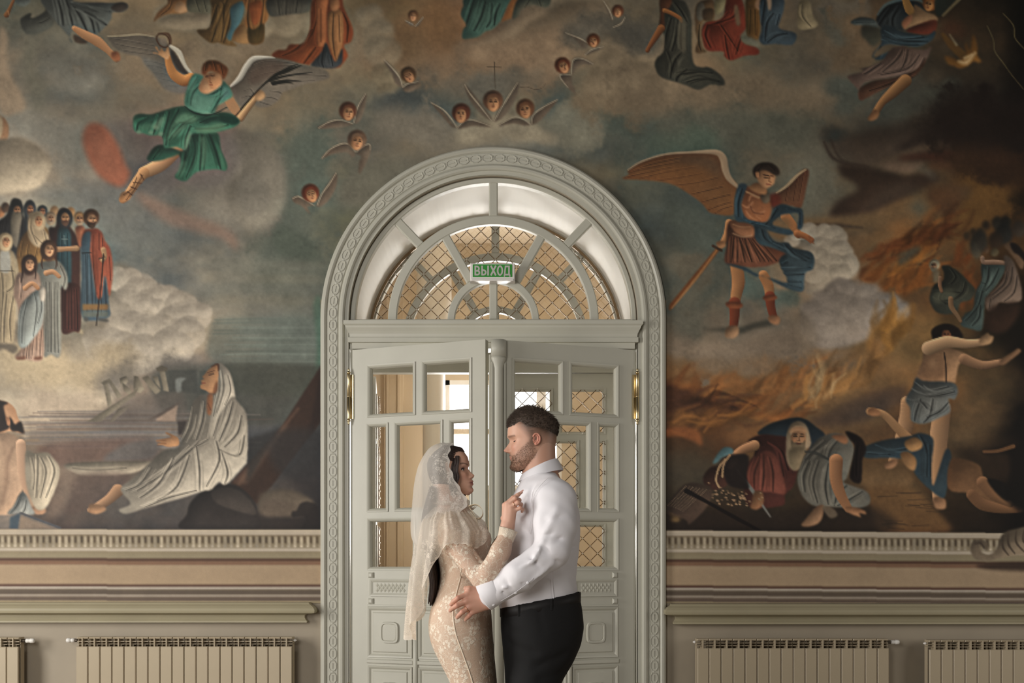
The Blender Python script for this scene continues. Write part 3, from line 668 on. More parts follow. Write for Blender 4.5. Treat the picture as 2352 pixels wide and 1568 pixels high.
def face(cx, cy, h, ang=0.0, look=0.0, hair=HB, skin=SK, beard=None, hairw=1.25, longhair=False, hood=None, dark=(40, 26, 18), closed=False):
    """painted head: h = face height in current drawing units, ang radians clockwise, look -1..1"""
    c, s = math.cos(ang), math.sin(ang); L = lambda u, v: (cx + (u * c - v * s) * h, cy + (u * s + v * c) * h)
    el = lambda u0, v0, ru, rv, n=14: [L(u0 + ru * math.cos(2 * PI * i / n), v0 + rv * math.sin(2 * PI * i / n)) for i in range(n)]
    hc = hood or hair
    if longhair or hood: fill(el(-.06 * look, .12, .50 * hairw, .78), hc, 1.3, 1, .4)
    fill(el(-.10 * look, -.10, .47 * hairw, .60), hc, 1.5, 1, .4)
    fill(el(.03 * look, .07, .335, .48), skin, 1.1, 1, .40)
    if not hood: fill([L(-.34, -.05), L(-.30, -.36), L(0, -.50), L(.30, -.38), L(.34, -.05), L(.22, -.26), L(.03 * look, -.32), L(-.22, -.26)], hair, 1.2, .95)
    e = look * .13; d = mul(skin, .45); lw = h * .055
    for sd in (-1, 1):
        fx = e + sd * .145 * (1 - .25 * abs(look))
        stroke([L(fx - .085, -.105), L(fx, -.135), L(fx + .085, -.105)], [lw * .6, lw, lw * .6], mul(skin, .42), .8, .8)
        stroke([L(fx - .07, -.02 + .02 * closed), L(fx, -.035 + .06 * closed), L(fx + .07, -.02 + .02 * closed)], [lw * .8, lw * (1.6 if not closed else .9), lw * .8], dark, .85, .8)
    stroke([L(e * 1.3 + .01, -.04), L(e * 1.7 + .03 * (1 if look >= 0 else -1), .15)], [lw * .6, lw * 1.1], mul(skin, .62), .7, 1)
    stroke([L(e * 1.5 - .05, .165), L(e * 1.5 + .05, .165)], [lw * .8, lw * .8], mul(skin, .5), .6, .9)
    stroke([L(e - .10, .275), L(e, .262), L(e + .10, .275)], [lw * .5, lw * 1.1, lw * .5], (104, 50, 36), .85, .8)
    stroke([L(e - .05, .325), L(e + .05, .325)], [lw * .6, lw * .6], mul(skin, .66), .6, .9)
    blob(*L(e - .17, .13), h * .09, h * .08, (165, 100, 66), .35)
    if beard: fill([L(-.31, .12), L(-.2, .24), L(e - .1, .23), L(e, .25), L(e + .1, .23), L(.2, .24), L(.31, .12), L(.28, .5), L(e, .72), L(-.28, .5)], beard, 1.2, .92, .35); stroke([L(e - .08, .29), L(e + .08, .29)], lw, (80, 44, 32), .7, .8)
def wing(outline, col, feathers=(), rim=None, rimcol=(160, 150, 128), fcol=None, w=5):
    cl = fill(outline, col, 1.4, 1, .25)
    for f in feathers: stroke(f, [w * .4, w, w * .5], fcol or mul(col, .62), .75, 1.1, cl); 
    for f in feathers:
        g = [(x + w * .9, y - w * .9) for x, y in ([tuple(map(float, q.split(','))) for q in f.split()])]; stroke(g, [w * .4, w * .8, w * .4], mul(col, 1.22), .55, 1.4, cl)
    if rim: stroke(rim, [w * 1.2, w * 2.4, w * 1.0], rimcol, .9, 1.3)

def cumulus(circles, col, seed=0, k=3, soft=2.0):
    """heaped round puffs, each lit from the upper left; drawn back to front"""
    rr_ = random.Random(seed); out = []
    for (x, y, r) in circles:
        out.append((x, y, r))
        for _ in range(k): a = rr_.uniform(-2.9, -.2); q = rr_.uniform(.4, .62) * r; out.append((x + r * .72 * math.cos(a), y + r * .62 * math.sin(a), q))
    out.sort(key=lambda c: c[1])
    for (x, y, r) in out:
        fill([(x + r * 1.08 * math.cos(t), y + r * .92 * math.sin(t)) for t in np.linspace(0, 2 * PI, 12)[:-1]], mul(col, rr_.uniform(.96, 1.08)), soft, .62, .24, light=(-.35, -.9))
# ---------------------------------------------------------------- sky and cloud masses
Z(0, 0, 1)
r2 = random.Random(4)
def puffs(path, n, r0, r1, col, a=.5, jit=20, seed=0):
    rr_ = random.Random(seed); q = crom(np.array(P_(path)), False, 8); r0, r1, jit = S_(r0), S_(r1), S_(jit); keep_ = list(TR); Z(0, 0, 1)
    for i in range(n):
        x, y = q[rr_.randrange(len(q))]; R = rr_.uniform(r0, r1); k = rr_.uniform(.88, 1.12)
        blob(x + rr_.gauss(0, jit), y + rr_.gauss(0, jit * .6), R * 1.3, R, mul(col, k), a * rr_.uniform(.5, 1), rr_.uniform(-.5, .5), 1.4)
    TR[:] = keep_
# upper band of warm cloud
puffs("300,150 450,170 560,160 680,140 830,90", 40, 30, 60, (118, 100, 76), .5, 22, 1)
puffs("850,60 950,60 1030,100 1050,150 1080,200 980,150 900,130", 30, 25, 55, (112, 82, 52), .55, 20, 2)
cloud("1075,95 1110,80 1145,58 1180,45 1200,28 1230,18 1256,24 1290,8 1350,0 1400,12 1390,60 1340,120 1250,150 1150,150 1080,140 1040,110", (128, 108, 82), None, .7, 6)
puffs("900,140 1000,160 1130,150 1250,160 1290,120", 36, 25, 55, (126, 102, 76), .45, 25, 3)
blob(1000, 45, 36, 60, (118, 84, 50), .7); blob(930, 110, 40, 50, (96, 72, 44), .6)
cumulus([(380, 40, 26), (420, 45, 28), (460, 48, 24), (600, 60, 30), (660, 55, 34), (720, 50, 30), (850, 40, 30), (870, 80, 34), (880, 120, 40)], (122, 108, 84), 94, 2, 4)
cumulus([(880, 170, 26), (900, 190, 30), (895, 215, 26)], (120, 106, 80), 95, 2, 3)
# dark blue band under the cherubs
puffs("885,245 950,240 1010,270 1060,290", 26, 18, 34, (66, 70, 66), .75, 10, 4)
puffs("1010,230 1130,240 1250,250 1330,240 1420,240 1500,290", 30, 22, 42, (70, 78, 72), .6, 14, 5)
puffs("1340,210 1400,260 1480,290 1560,330 1650,360", 30, 30, 60, (72, 80, 70), .6, 20, 6)
puffs("1010,190 1100,200 1180,190 1260,180", 16, 20, 40, (98, 92, 78), .5, 12, 7)
puffs("880,300 940,280 1000,300 1050,330", 22, 20, 40, (112, 104, 88), .6, 12, 8)
puffs("1060,318 1110,305 1160,302 1220,310 1270,318", 26, 14, 24, (140, 128, 104), .7, 8, 9)
puffs("1270,280 1310,260 1340,280 1350,310 1290,310", 22, 16, 30, (112, 108, 90), .6, 10, 10)
puffs("1380,120 1430,110 1480,140 1420,190 1380,210 1450,230", 30, 25, 50, (124, 106, 80), .6, 18, 11)
cumulus([(1400, 110, 34), (1440, 100, 36), (1480, 120, 40), (1420, 150, 40), (1380, 190, 34), (1460, 180, 44), (1530, 200, 44), (1600, 215, 40), (1680, 205, 36)], (122, 105, 80), 96, 2, 4)
puffs("1330,80 1420,60 1480,100", 14, 20, 36, (78, 74, 64), .5, 12, 12)
puffs("1480,220 1600,230 1720,220 1850,240 1960,200", 34, 30, 60, (108, 92, 70), .5, 22, 13)
puffs("1560,300 1680,290 1780,300 1850,330", 26, 30, 55, (84, 84, 70), .55, 20, 14)
puffs("1500,330 1560,330 1620,320", 12, 18, 34, (72, 84, 70), .5, 10, 15)
puffs("1540,470 1600,520 1600,620 1560,700", 28, 25, 50, (76, 82, 72), .5, 16, 16)
puffs("1870,330 1860,420 1850,480", 18, 26, 48, (96, 92, 76), .6, 12, 17)
# left sky: teal patches and blue drifts
puffs("720,300 700,360 700,420 740,440", 24, 24, 46, (80, 88, 76), .5, 14, 18)
puffs("640,480 680,540 640,600 690,640", 26, 30, 60, (84, 90, 78), .45, 20, 19)
puffs("780,470 830,430 900,390", 18, 20, 40, (98, 94, 78), .5, 12, 20)
puffs("470,400 540,380 600,430 560,500 470,480", 26, 30, 60, (112, 104, 90), .5, 18, 21)
puffs("40,300 120,320 200,340", 14, 30, 60, (106, 102, 90), .5, 18, 22)
puffs("40,340 60,400 110,420 30,430", 18, 24, 44, (128, 116, 98), .6, 14, 23)
fill("0,70 20,90 14,130 30,180 60,240 40,260 0,250", (128, 108, 84), 4, .8)
fill("0,345 40,315 80,330 110,360 125,395 150,420 190,440 120,440 60,450 0,440", (126, 112, 92), 5, .75, .3)
fill("225,285 300,270 350,300 380,360 420,420 360,450 300,420 250,360", (80, 73, 68), 9, .7); fill("380,300 520,290 560,330 520,420 440,430 390,380", (84, 78, 74), 10, .6)
fill("540,300 600,315 645,370 660,440 640,500 590,530 540,500 520,430 560,390", (116, 108, 92), 7, .65, .45); fill("560,400 610,420 620,470 580,500 545,460", (104, 98, 86), 6, .5)
fill("60,440 150,420 260,440 330,480 420,540 330,580 230,560 150,480", (94, 96, 90), 12, .6); fill("640,520 700,540 735,580 735,610 680,600 630,570", (66, 74, 62), 7, .6)
for y_, c_ in ((610, (112, 108, 92)), (640, (120, 112, 92)), (665, (104, 102, 88)), (690, (116, 108, 88)), (715, (106, 102, 88))): fill([(470, y_ - 8), (600, y_ - 12), (738, y_ - 6), (738, y_ + 10), (600, y_ + 12), (480, y_ + 6)], c_, 8, .55)
fill("60,90 90,100 80,150 110,200 90,260 60,200 50,140", (82, 80, 66), 9, .6); fill("100,120 170,110 230,140 240,200 170,220 110,190", (106, 101, 88), 10, .55, .3); fill("100,240 220,250 330,240 300,275 180,280", (92, 84, 70), 10, .5)
# red comet tail
fill("205,285 240,290 270,330 290,380 300,400 280,430 235,410 205,370 190,320", (134, 74, 50), 5, .9, .25)
fill("310,440 350,455 420,485 500,515 540,540 545,575 500,545 400,520 340,480", (128, 96, 78), 7, .6)
# sea horizon on the left
fill("490,730 600,728 735,732 735,830 600,840 500,835 470,790", (92, 98, 88), 7, .7)
for k in range(14):
    y = 735 + k * 8; stroke([(480 + r2.uniform(0, 60), y), (600, y + r2.uniform(-3, 3)), (738, y)], [3, 6, 3], mul((88, 96, 86), r2.uniform(.85, 1.2)), .45, 2)
fill("720,700 738,690 740,850 722,860 728,800", (66, 92, 74), 3, .6)
# bank of cumulus carrying the righteous
cloud("0,760 60,740 150,742 230,720 232,640 262,605 300,615 330,640 372,660 420,672 452,700 486,716 484,752 470,800 430,815 380,840 300,870 250,930 150,960 60,960 0,940", (142, 128, 106), None, .8, 6, .4)
cumulus([(262, 640, 30), (292, 650, 34), (330, 668, 34), (290, 700, 40), (372, 690, 36), (340, 715, 36), (415, 700, 34), (448, 728, 36), (400, 738, 40), (290, 760, 46), (350, 770, 46), (430, 768, 40), (250, 800, 50), (320, 815, 50), (400, 800, 44)], (154, 141, 122), 91)
puffs("30,830 120,850 200,860 280,830", 30, 24, 46, (160, 140, 108), .5, 16, 24)
puffs("40,930 120,950 200,930", 14, 24, 44, (150, 132, 110), .5, 12, 25)
# ruins, fields, grave slabs
puffs("240,880 330,850 420,850", 14, 20, 40, (92, 86, 78), .5, 10, 27)
fill("370,850 740,846 740,960 600,975 400,960", (66, 66, 58), 6, .75)
fill("490,840 735,842 735,900 560,905", (62, 64, 54), 5, .6)
for k in range(26):
    y = 945 + k * 3.4; x = 40 + r2.uniform(0, 80); stroke([(x, y), (x + 220, y + r2.uniform(-4, 4)), (x + r2.uniform(330, 520), y + r2.uniform(-3, 3))], [2, 6, 2], mul(r2.choice([(104, 96, 90), (92, 88, 86), (88, 72, 64), (112, 102, 94)]), r2.uniform(.9, 1.1)), .5, 2)
Z(0, 800, 3.095)
ST = (112, 102, 84)
for pts in ("735,235 765,225 800,400 770,420", "765,225 800,240 870,340 840,360", "850,215 900,195 915,235 870,280", "870,240 940,300 925,335 880,300", "955,195 985,200 1030,290 1000,320 950,300", "1010,210 1050,190 1145,300 1110,330", "1085,200 1125,200 1145,290 1110,250", "1130,140 1170,140 1205,310 1165,300", "625,520 900,340 985,285 960,340 720,520", "780,520 840,430 935,395 890,450 800,525"):
    fill(pts, ST, 1.2, .9, .4, curve=False)
fill("1110,140 1150,120 1195,140 1190,165 1120,165", mul(ST, .7), 1.2, .9, curve=False)
fill("720,245 780,215 800,235 740,260", mul(ST, .8), 1.2, .9, curve=False)
fill("1200,155 1400,152 1410,320 1205,310", (62, 62, 56), 2, .9, curve=False)
fill("1250,230 1280,208 1325,215 1295,240 1290,305 1255,310", (104, 106, 100), 2, .8)
fill("1420,160 1480,155 1480,330 1420,330", (64, 64, 56), 2, .8, curve=False)
fill("940,350 1180,320 1300,330 1300,520 900,525 640,525 820,470", (86, 76, 68), 5, .55)
fill("1120,490 1265,400 1250,520 1110,515", (132, 110, 92), 2, .85, curve=False)
fill("1050,510 1265,390 1290,385 1130,490", (76, 64, 56), 1.5, .9, curve=False)
fill("1265,520 1330,515 1320,600 1270,620", (46, 38, 34), 2, .8, curve=False)
fill("270,700 700,640 1100,650 1060,800 600,810 430,830", (88, 66, 56), 6, .75)
fill("740,800 870,690 1000,655 1120,655 1130,720 1060,790", (84, 80, 76), 4, .8)
drape("460,830 600,810 1050,800 1090,830 900,895 620,905 520,880", (124, 112, 94), ("520,850 700,860 900,850",), .75, 1.15, 14)
fill("540,900 900,890 880,1000 700,1110 480,1180 500,1050", (78, 62, 54), 5, .7)
fill("330,1190 430,900 560,900 480,1060 420,1180", (112, 92, 76), 6, .6)
# cross beam and boulder
fill("2285,120 2285,520 1830,1110 1640,960 2000,560", (52, 36, 28), 1.6, 1, .0, curve=False)
fill("2000,560 2060,540 1760,960 1640,960", (84, 62, 48), 3, .7, curve=False)
stroke("2120,430 1800,830 1700,960", [10, 40, 20], (96, 72, 56), .55, 5)
fill("2285,170 2285,480 2220,610 2190,600", (40, 28, 24), 3, .7, curve=False)
fill("1760,640 1940,590 2000,560 1760,960 1755,800", (40, 38, 36), 4, .75, curve=False)
fill("1900,620 2280,590 2280,900 2000,900", (42, 40, 40), 8, .7)
fill("1840,1060 1900,1010 2050,1000 2160,1040 2230,1100 2150,1180 2000,1190 1860,1180", (98, 84, 68), 4, .9, .3)
fill("1860,1090 2000,1080 2160,1130 2200,1180 1900,1185", (72, 60, 50), 4, .6)
fill("1300,1285 1330,1180 1360,1090 1450,1010 1540,970 1650,965 1740,1010 1810,1090 1830,1180 1820,1285", (44, 38, 35), 1.5, 1, .35)
fill("1510,1010 1600,985 1700,1010 1790,1090 1820,1180 1700,1160 1560,1110 1510,1060", (62, 54, 48), 2, .8, .3)
fill("2080,1160 2110,1150 2140,1100 2200,1090 2260,1130 2275,1285 2150,1285 2170,1200 2080,1200", (38, 32, 30), 2, .9)
# seated woman in white
W_ = (134, 124, 108)
limb("840,1010 780,1070 690,1130 640,1150", [90, 70, 60, 34], (124, 92, 66), .3)
fill("640,1110 700,1110 760,1140 700,1175 640,1165", (128, 94, 66), 1.3, 1, .3)
drape("1470,310 1550,115 1600,130 1640,190 1670,340 1700,390 1745,450 1762,560 1758,790 1740,830 1610,965 1560,950 1500,1005 1440,1015 1300,1060 1050,1130 900,1175 850,1145 930,1100 860,1000 950,920 1080,800 1160,730 1270,700 1300,600 1340,520 1375,380 1430,330", W_,
      ("1540,340 1520,500 1490,640", "1600,300 1560,480 1520,620", "1660,380 1620,520 1560,660", "1720,480 1690,600 1600,700", "1740,620 1700,760 1560,720", "1580,740 1620,880 1600,960", "1480,650 1300,760 1060,980", "1420,660 1200,860 980,1010", "1540,660 1560,800 1470,980", "1400,700 1420,860 1420,1010", "1080,850 1000,960 900,1010", "1240,780 1130,960 1000,1060", "1350,760 1260,980 1120,1080", "1400,1010 1200,1060 1030,1130", "1380,420 1350,560 1300,660", "1460,380 1440,520 1400,650"), .62, 1.28, 12, .5)
drape("1540,120 1590,130 1640,190 1672,340 1640,350 1560,480 1520,600 1490,640 1500,480 1540,320 1550,200", mul(W_, 1.06), ("1580,160 1590,300 1540,460", "1620,190 1640,300 1600,400", "1560,180 1560,300 1520,480"), .7, 1.2, 11, .5)
fill("1500,140 1545,115 1555,180 1540,300 1500,320 1465,300 1430,285 1425,268 1440,250 1432,232 1452,215 1440,205 1462,180 1480,155", (140, 100, 66), 1.2, 1, .3)
stroke("1490,190 1520,180", 9, (58, 36, 24), .8, 1); stroke("1480,175 1525,160", 6, (70, 44, 28), .8, 1); stroke("1435,250 1460,245", 7, (104, 52, 38), .8, 1)
fill("1515,300 1545,230 1550,300 1520,330", (92, 58, 36), 2, .7); stroke("1505,130 1550,115 1555,160", [8, 18, 8], (74, 48, 30), .8, 1.2)
fill("1480,330 1515,330 1505,460 1480,470 1470,420", (118, 78, 50), 1.3, 1, .2); stroke("1480,390 1500,440", 6, (82, 52, 32), .7, 1)
fill("1270,640 1240,620 1185,595 1180,605 1215,630 1120,650 1115,662 1150,668 1118,680 1160,690 1200,700 1270,690", (140, 100, 66), 1.2, 1, .3)
for y in (662, 676, 688): stroke([(1120, y), (1180, y - 4)], 5, (100, 66, 42), .7, .9)
# kneeling bather at the left edge
fill("-60,600 20,590 60,600 110,620 160,680 185,740 180,860 190,960 130,1060 110,1190 -60,1190", (146, 116, 90), 1.4, 1, .35)
stroke("100,700 60,800 50,950 20,1100", [6, 20, 10], (104, 78, 60), .5, 6); stroke("-10,640 0,800 -10,1000", [10, 24, 10], (168, 138, 108), .5, 8)
limb("150,680 165,840 190,980 250,1130 300,1160", [70, 80, 62, 56, 40], (148, 116, 90), .3)
fill("240,1120 320,1130 325,1165 270,1180 230,1160", (140, 106, 80), 1.3, 1, .2)
fill("-60,370 20,375 70,390 110,430 130,490 165,570 172,605 140,600 100,590 60,590 20,600 -60,590", (150, 110, 78), 1.2, 1, .2)
fill("-60,370 10,372 60,390 30,410 40,470 50,500 70,560 20,590 -60,590", (38, 28, 24), 1.3, 1, .2)
fill("70,490 90,510 110,540 150,520 172,580 172,606 130,590 80,580", (34, 26, 22), 1.3, 1, .2)
fill("45,490 70,500 75,540 55,545", (132, 90, 62), 1.2, 1, .2)
drape("185,735 250,745 340,740 390,790 425,850 410,960 330,1130 250,1130 190,960", (146, 132, 110), ("230,780 250,900 240,1000", "290,770 330,880 290,1060", "350,770 390,880 330,1060", "270,760 270,900 260,1060"), .7, 1.2, 12)
drape("150,1030 190,1040 230,1130 240,1180 60,1180 100,1120", (116, 114, 106), ("150,1060 120,1120 80,1170", "190,1080 180,1140 150,1180"), .7, 1.2, 10)
fill("-60,1190 80,1180 150,1165 430,1275 430,1285 -60,1285", (104, 94, 84), 1.5, .9, curve=False)
fill("70,1280 75,1200 150,1165 130,1285", (62, 72, 78), 1.3, .95, curve=False); stroke("150,1170 430,1275", 16, (76, 74, 74), .9, 1.2); fill("150,1190 390,1280 140,1284", (122, 104, 86), 1.3, .9, curve=False)

# ---------------------------------------------------------------- crowd of the righteous (left edge)
Z(0, 440, 3.733)
for (x, y, c) in ((10, 180, (120, 80, 50)), (50, 140, (64, 48, 36)), (470, 170, (120, 92, 62)), (610, 180, (128, 94, 58)), (440, 240, (118, 88, 60)), (-30, 150, (80, 60, 44))): fill([(x + 38 * math.cos(t), y + 46 * math.sin(t)) for t in np.linspace(0, 2 * PI, 10)[:-1]], c, 1.5, .95, .3)
drape("-40,300 60,200 100,80 140,60 190,90 200,200 250,330 200,560 -40,560", (38, 36, 34), ("60,250 30,400", "190,250 200,420"), .6, 1.3, 10)
face(150, 160, 90, .1, .4, (30, 30, 30), (118, 84, 58), (92, 84, 70), hood=(36, 36, 34)); fill("110,190 190,190 175,330 150,480 100,420 95,300", (96, 86, 70), 1.6, .9, .4)
drape("210,140 240,80 280,80 305,130 300,280 260,330 220,300", (46, 48, 48), (), .6, 1.3, 8); face(262, 150, 80, .05, .5, (40, 40, 40), (122, 84, 58), (70, 52, 40), hood=(48, 50, 50))
face(368, 170, 70, 0, .3, (40, 46, 48), (112, 78, 54), None, hood=(44, 50, 50)); face(440, 230, 80, 0, .3, (112, 92, 70), (128, 94, 66), (120, 104, 84))
drape("150,500 200,380 260,330 380,300 440,380 470,460 470,640 200,720 150,640", (116, 84, 46), ("250,460 230,600 220,700", "330,470 300,600", "200,430 180,560", "400,460 380,560"), .62, 1.25, 10)
drape("250,200 300,175 350,175 385,230 390,330 450,400 465,460 330,480 260,420 240,330", (134, 114, 86), ("270,240 270,330 320,450", "380,330 400,420", "300,380 360,440"), .72, 1.15, 9); face(335, 250, 95, 0, .35, (120, 84, 52), (138, 98, 66), None, hood=(130, 110, 82))
# tall monk, old man, bearded prince
drape("480,300 500,180 540,140 590,170 600,290 660,380 690,480 690,900 685,1180 640,1195 530,1190 520,800 420,350", (48, 34, 30), ("440,330 420,430", "500,500 520,700"), .6, 1.4, 8, col2=(60, 34, 28))
drape("500,335 600,335 615,500 610,820 560,850 500,800", (40, 58, 60), ("530,360 540,800", "580,360 585,800"), .7, 1.25, 8); stroke("555,380 558,450", 8, (86, 98, 94), .7, 1); stroke("535,410 580,410", 7, (86, 98, 94), .7, 1)
drape("520,830 690,820 690,1170 640,1195 530,1190", (62, 34, 28), between("530,840 680,840", "535,1180 680,1180", 6, 0, 3), .6, 1.4, 10)
face(562, 225, 105, 0, .25, (34, 32, 32), (126, 92, 62), (74, 54, 42), hood=(36, 36, 36))
limb("480,500 560,495 660,490", [50, 40, 50], (122, 92, 64), .3)
face(685, 235, 90, 0, .2, (124, 92, 58), (134, 96, 66), (128, 106, 82), hairw=1.15); drape("650,310 720,300 740,420 690,480 660,400", (128, 76, 52), (), .7, 1.2, 8)
drape("720,340 780,320 840,320 880,360 900,420 950,500 970,680 940,900 900,730 880,900 830,920 790,700 740,520 700,480", (124, 62, 42), ("800,380 800,600 830,880", "880,400 890,560", "940,560 950,760", "850,360 850,500"), .62, 1.22, 10)
drape("705,400 780,350 775,520 790,640 830,905 880,900 905,720 935,960 930,1080 710,1075 700,700", (58, 70, 76), between("720,540 900,560", "720,1060 920,1060", 7, 0, 5), .68, 1.25, 9)
fill("710,965 930,965 932,1015 710,1020", (112, 82, 46), 1.5, .9, curve=False); fill("710,1025 935,1025 932,1075 710,1078", (84, 86, 76), 1.5, .9, curve=False); stroke("710,530 780,525", 10, (30, 30, 30), .9, 1.2)
face(790, 235, 120, .05, .55, (66, 44, 28), (134, 98, 68), (52, 36, 26)); limb("890,500 900,560 880,590", [46, 40, 36], (136, 98, 66), .3)
stroke("890,540 870,800 828,1150", [14, 12, 9], (40, 28, 24), .95, 1); stroke("850,580 900,560", 10, (60, 40, 30), .9, 1); fill("840,1080 930,1100 925,1120 850,1105", (70, 68, 62), 1.3, .9); fill("720,1080 760,1080 755,1110 725,1112", (70, 68, 62), 1.3, .9)
# women in front
drape("-40,480 30,470 120,520 160,640 165,780 140,1000 120,1290 60,1310 -40,1300", (126, 110, 84), ("20,700 30,900 10,1200", "100,640 120,800 60,860", "120,900 90,1100 100,1280", "60,880 40,1100 40,1290"), .66, 1.2, 12)
fill("10,520 80,510 90,680 10,680", (128, 124, 112), 2, .9); stroke("10,682 120,682", 8, (72, 62, 48), .8, 1); face(55, 425, 100, .05, .6, (136, 116, 86), (140, 102, 70), None, longhair=True)
drape("310,640 370,600 480,590 530,620 575,700 585,800 560,850 525,840 525,1380 440,1395 370,1380 360,900 320,760", (112, 108, 96), between("370,780 515,780", "385,1370 515,1380", 7, 0, 7) + [[(520, 640), (560, 740), (545, 830)]], .68, 1.2, 10)
face(425, 495, 115, .05, .45, (62, 42, 30), (142, 104, 72), None, longhair=True); limb("400,700 460,690 510,730", [46, 40, 34], (142, 104, 72), .3)
stroke("480,560 490,620 480,660", [14, 12, 8], (60, 40, 28), .9, 1.2); stroke("370,560 360,620 370,660", [16, 14, 8], (60, 40, 28), .9, 1.2)
drape("120,880 140,730 190,690 300,690 340,720 360,820 385,840 380,930 370,1100 372,1430 220,1440 130,1420 200,1300 160,1000", (142, 114, 94), between("220,1150 370,1150", "180,1430 360,1430", 6, 0, 8) + [[(180, 740), (190, 820), (180, 920)]], .7, 1.18, 9)
drape("200,950 290,860 350,840 380,920 370,1130 290,1260 215,1340 160,1300 165,1050", (116, 118, 110), ("300,880 320,1000 290,1240", "240,930 200,1100 190,1300", "350,900 360,1000 330,1130"), .7, 1.18, 11)
drape("340,820 385,825 385,930 350,930", (146, 136, 120), (), .7, 1.2, 8); face(258, 620, 110, 0, .3, (54, 36, 28), (146, 106, 74), None, longhair=True); limb("220,830 280,790 330,830", [44, 40, 34], (144, 104, 72), .3)
stroke("200,640 195,720 185,780", [22, 16, 8], (54, 36, 28), .9, 1.3); stroke("300,640 310,700 305,750", [18, 12, 6], (54, 36, 28), .9, 1.3)
fill("0,1300 120,1310 160,1345 120,1390 40,1350 -40,1360 -40,1300", (78, 70, 60), 2.5, .7); fill("150,1420 220,1415 215,1440 150,1440", (110, 74, 54), 1.3, .9); fill("300,1420 360,1415 355,1440 300,1440", (110, 74, 54), 1.3, .9)
Z(0, 0, 1)
fill("0,268 14,275 22,300 12,330 -20,330 -20,268", (118, 88, 62), 1.4, 1, .3); fill("-30,262 0,262 8,285 0,320 -30,330", (124, 106, 80), 1.4, 1, .3)
drape("-30,330 10,320 60,322 95,345 120,380 90,430 40,440 -30,440", (134, 120, 98), (), .8, 1.15, 6, soft=3)

# ---------------------------------------------------------------- flying figure at the top-left corner
Z(0, 0, 5.6)
stroke("200,-30 130,120 90,200", [30, 46, 70], (92, 62, 34), 1, 1.3, form=.3); stroke("110,150 120,190", 14, (136, 100, 66), .6, 2)
fill("210,0 390,0 370,60 300,90 230,70", (66, 70, 64), 1.6, .9, .3)
drape("540,0 600,100 700,300 520,430 340,430 265,270 350,190 410,180 400,240 500,210 600,120", (62, 62, 54), ("420,280 520,300 640,240",), .7, 1.2, 20)
drape("540,-20 940,-20 960,30 1440,40 1560,40 1640,60 1640,120 1560,160 1450,165 1440,240 1370,340 1240,450 1130,420 970,350 900,500 940,560 900,480 760,330 640,180", (66, 68, 62), ("760,20 800,180 820,330", "860,10 900,150 940,330", "960,100 1050,250 1130,420", "1000,130 1160,220 1220,420", "960,40 1200,120 1430,160", "1150,200 1300,280 1380,330"), .5, 1.35, 34)
fill("1430,110 1500,50 1600,40 1645,80 1620,130 1520,160", (54, 46, 38), 1.5, 1, .3); fill("960,450 1130,540 1070,570 970,540", (62, 50, 38), 1.5, 1)
limb("960,370 1090,450 1260,540 1400,660 1500,760", [60, 110, 130, 80, 90], (138, 98, 64), .35); fill("1440,680 1520,670 1555,750 1530,790 1450,760", (122, 76, 48), 1.4, 1, .3)

# ---------------------------------------------------------------- kneeling saints along the top
Z(340, 0, 4.356)
drape("60,220 100,130 200,40 210,-20 410,-20 400,100 350,140 200,150 110,190", (104, 72, 40), ("250,0 220,80 130,160",), .7, 1.25, 14); fill("280,50 330,20 390,60 400,110 330,140 270,110", (132, 100, 68), 2, .9, .4)
drape("410,-20 640,-20 630,140 500,140 400,110", (72, 68, 52), ("480,0 520,120", "560,0 590,120"), .7, 1.2, 14); fill("90,210 200,160 330,145 600,145 620,200 560,260 380,300 180,280", (112, 98, 76), 4, .85, .3)
drape("650,-20 960,-20 970,80 960,260 1020,420 850,410 890,465 760,450 700,430 620,430 490,310 620,280 640,100", (86, 64, 34), ("800,0 720,200 640,420", "760,40 760,250 740,420", "700,60 650,200 600,300", "840,120 800,300 760,430"), .6, 1.4, 20)
fill("830,80 960,20 950,180 870,330 830,410 790,370 830,250", (60, 82, 82), 1.8, 1, .4); fill("850,400 880,300 970,250 1020,420 940,440", (118, 86, 50), 1.8, 1, .4)
drape("960,-20 1215,-20 1205,180 1160,260 1150,420 1030,440 1000,300 960,240 990,120", (112, 74, 38), ("1020,0 1000,200 1040,400", "1080,0 1090,240", "1160,0 1130,240 1100,400"), .62, 1.25, 20); fill("1020,40 1140,20 1130,180 1070,260 1030,180", (112, 58, 28), 2, .9, .4); fill("1000,280 1060,300 1160,240 1150,420 1020,435", (66, 52, 26), 2, .9, .3)
drape("1215,-20 1620,-20 1610,120 1400,150 1220,160", (62, 58, 48), ("1300,0 1320,150", "1390,0 1385,150", "1500,0 1480,130"), .7, 1.25, 16)
drape("1660,-20 1920,-20 1960,80 2050,300 2030,420 1960,460 2000,560 1940,650 1880,680 1640,640 1600,655 1260,580 1290,510 1380,500 1420,450 1550,440 1620,300", (112, 56, 28), ("1700,40 1690,220 1600,430", "1780,60 1720,300 1700,450", "1640,300 1500,480 1350,560", "1950,130 2000,260 1990,420", "1680,480 1620,560 1560,640"), .6, 1.2, 20)
drape("1690,-20 1800,-20 1790,120 1780,430 1700,460 1690,300", (130, 74, 40), ("1730,100 1730,420",), .7, 1.2, 16); drape("1810,130 1940,120 1950,440 1890,620 1830,500 1800,350", (132, 86, 48), ("1860,140 1850,380 1880,600", "1910,160 1920,420"), .68, 1.2, 18)
drape("1630,660 1740,520 1780,430 1840,560 1880,620 1940,490 1950,560 1940,640 1870,685 1760,690", (58, 58, 56), ("1760,480 1740,620 1760,680", "1830,560 1850,660"), .6, 1.3, 16); fill("1830,-20 1900,-20 1920,60 1890,110 1840,110 1820,60", (122, 78, 46), 1.6, 1, .4)

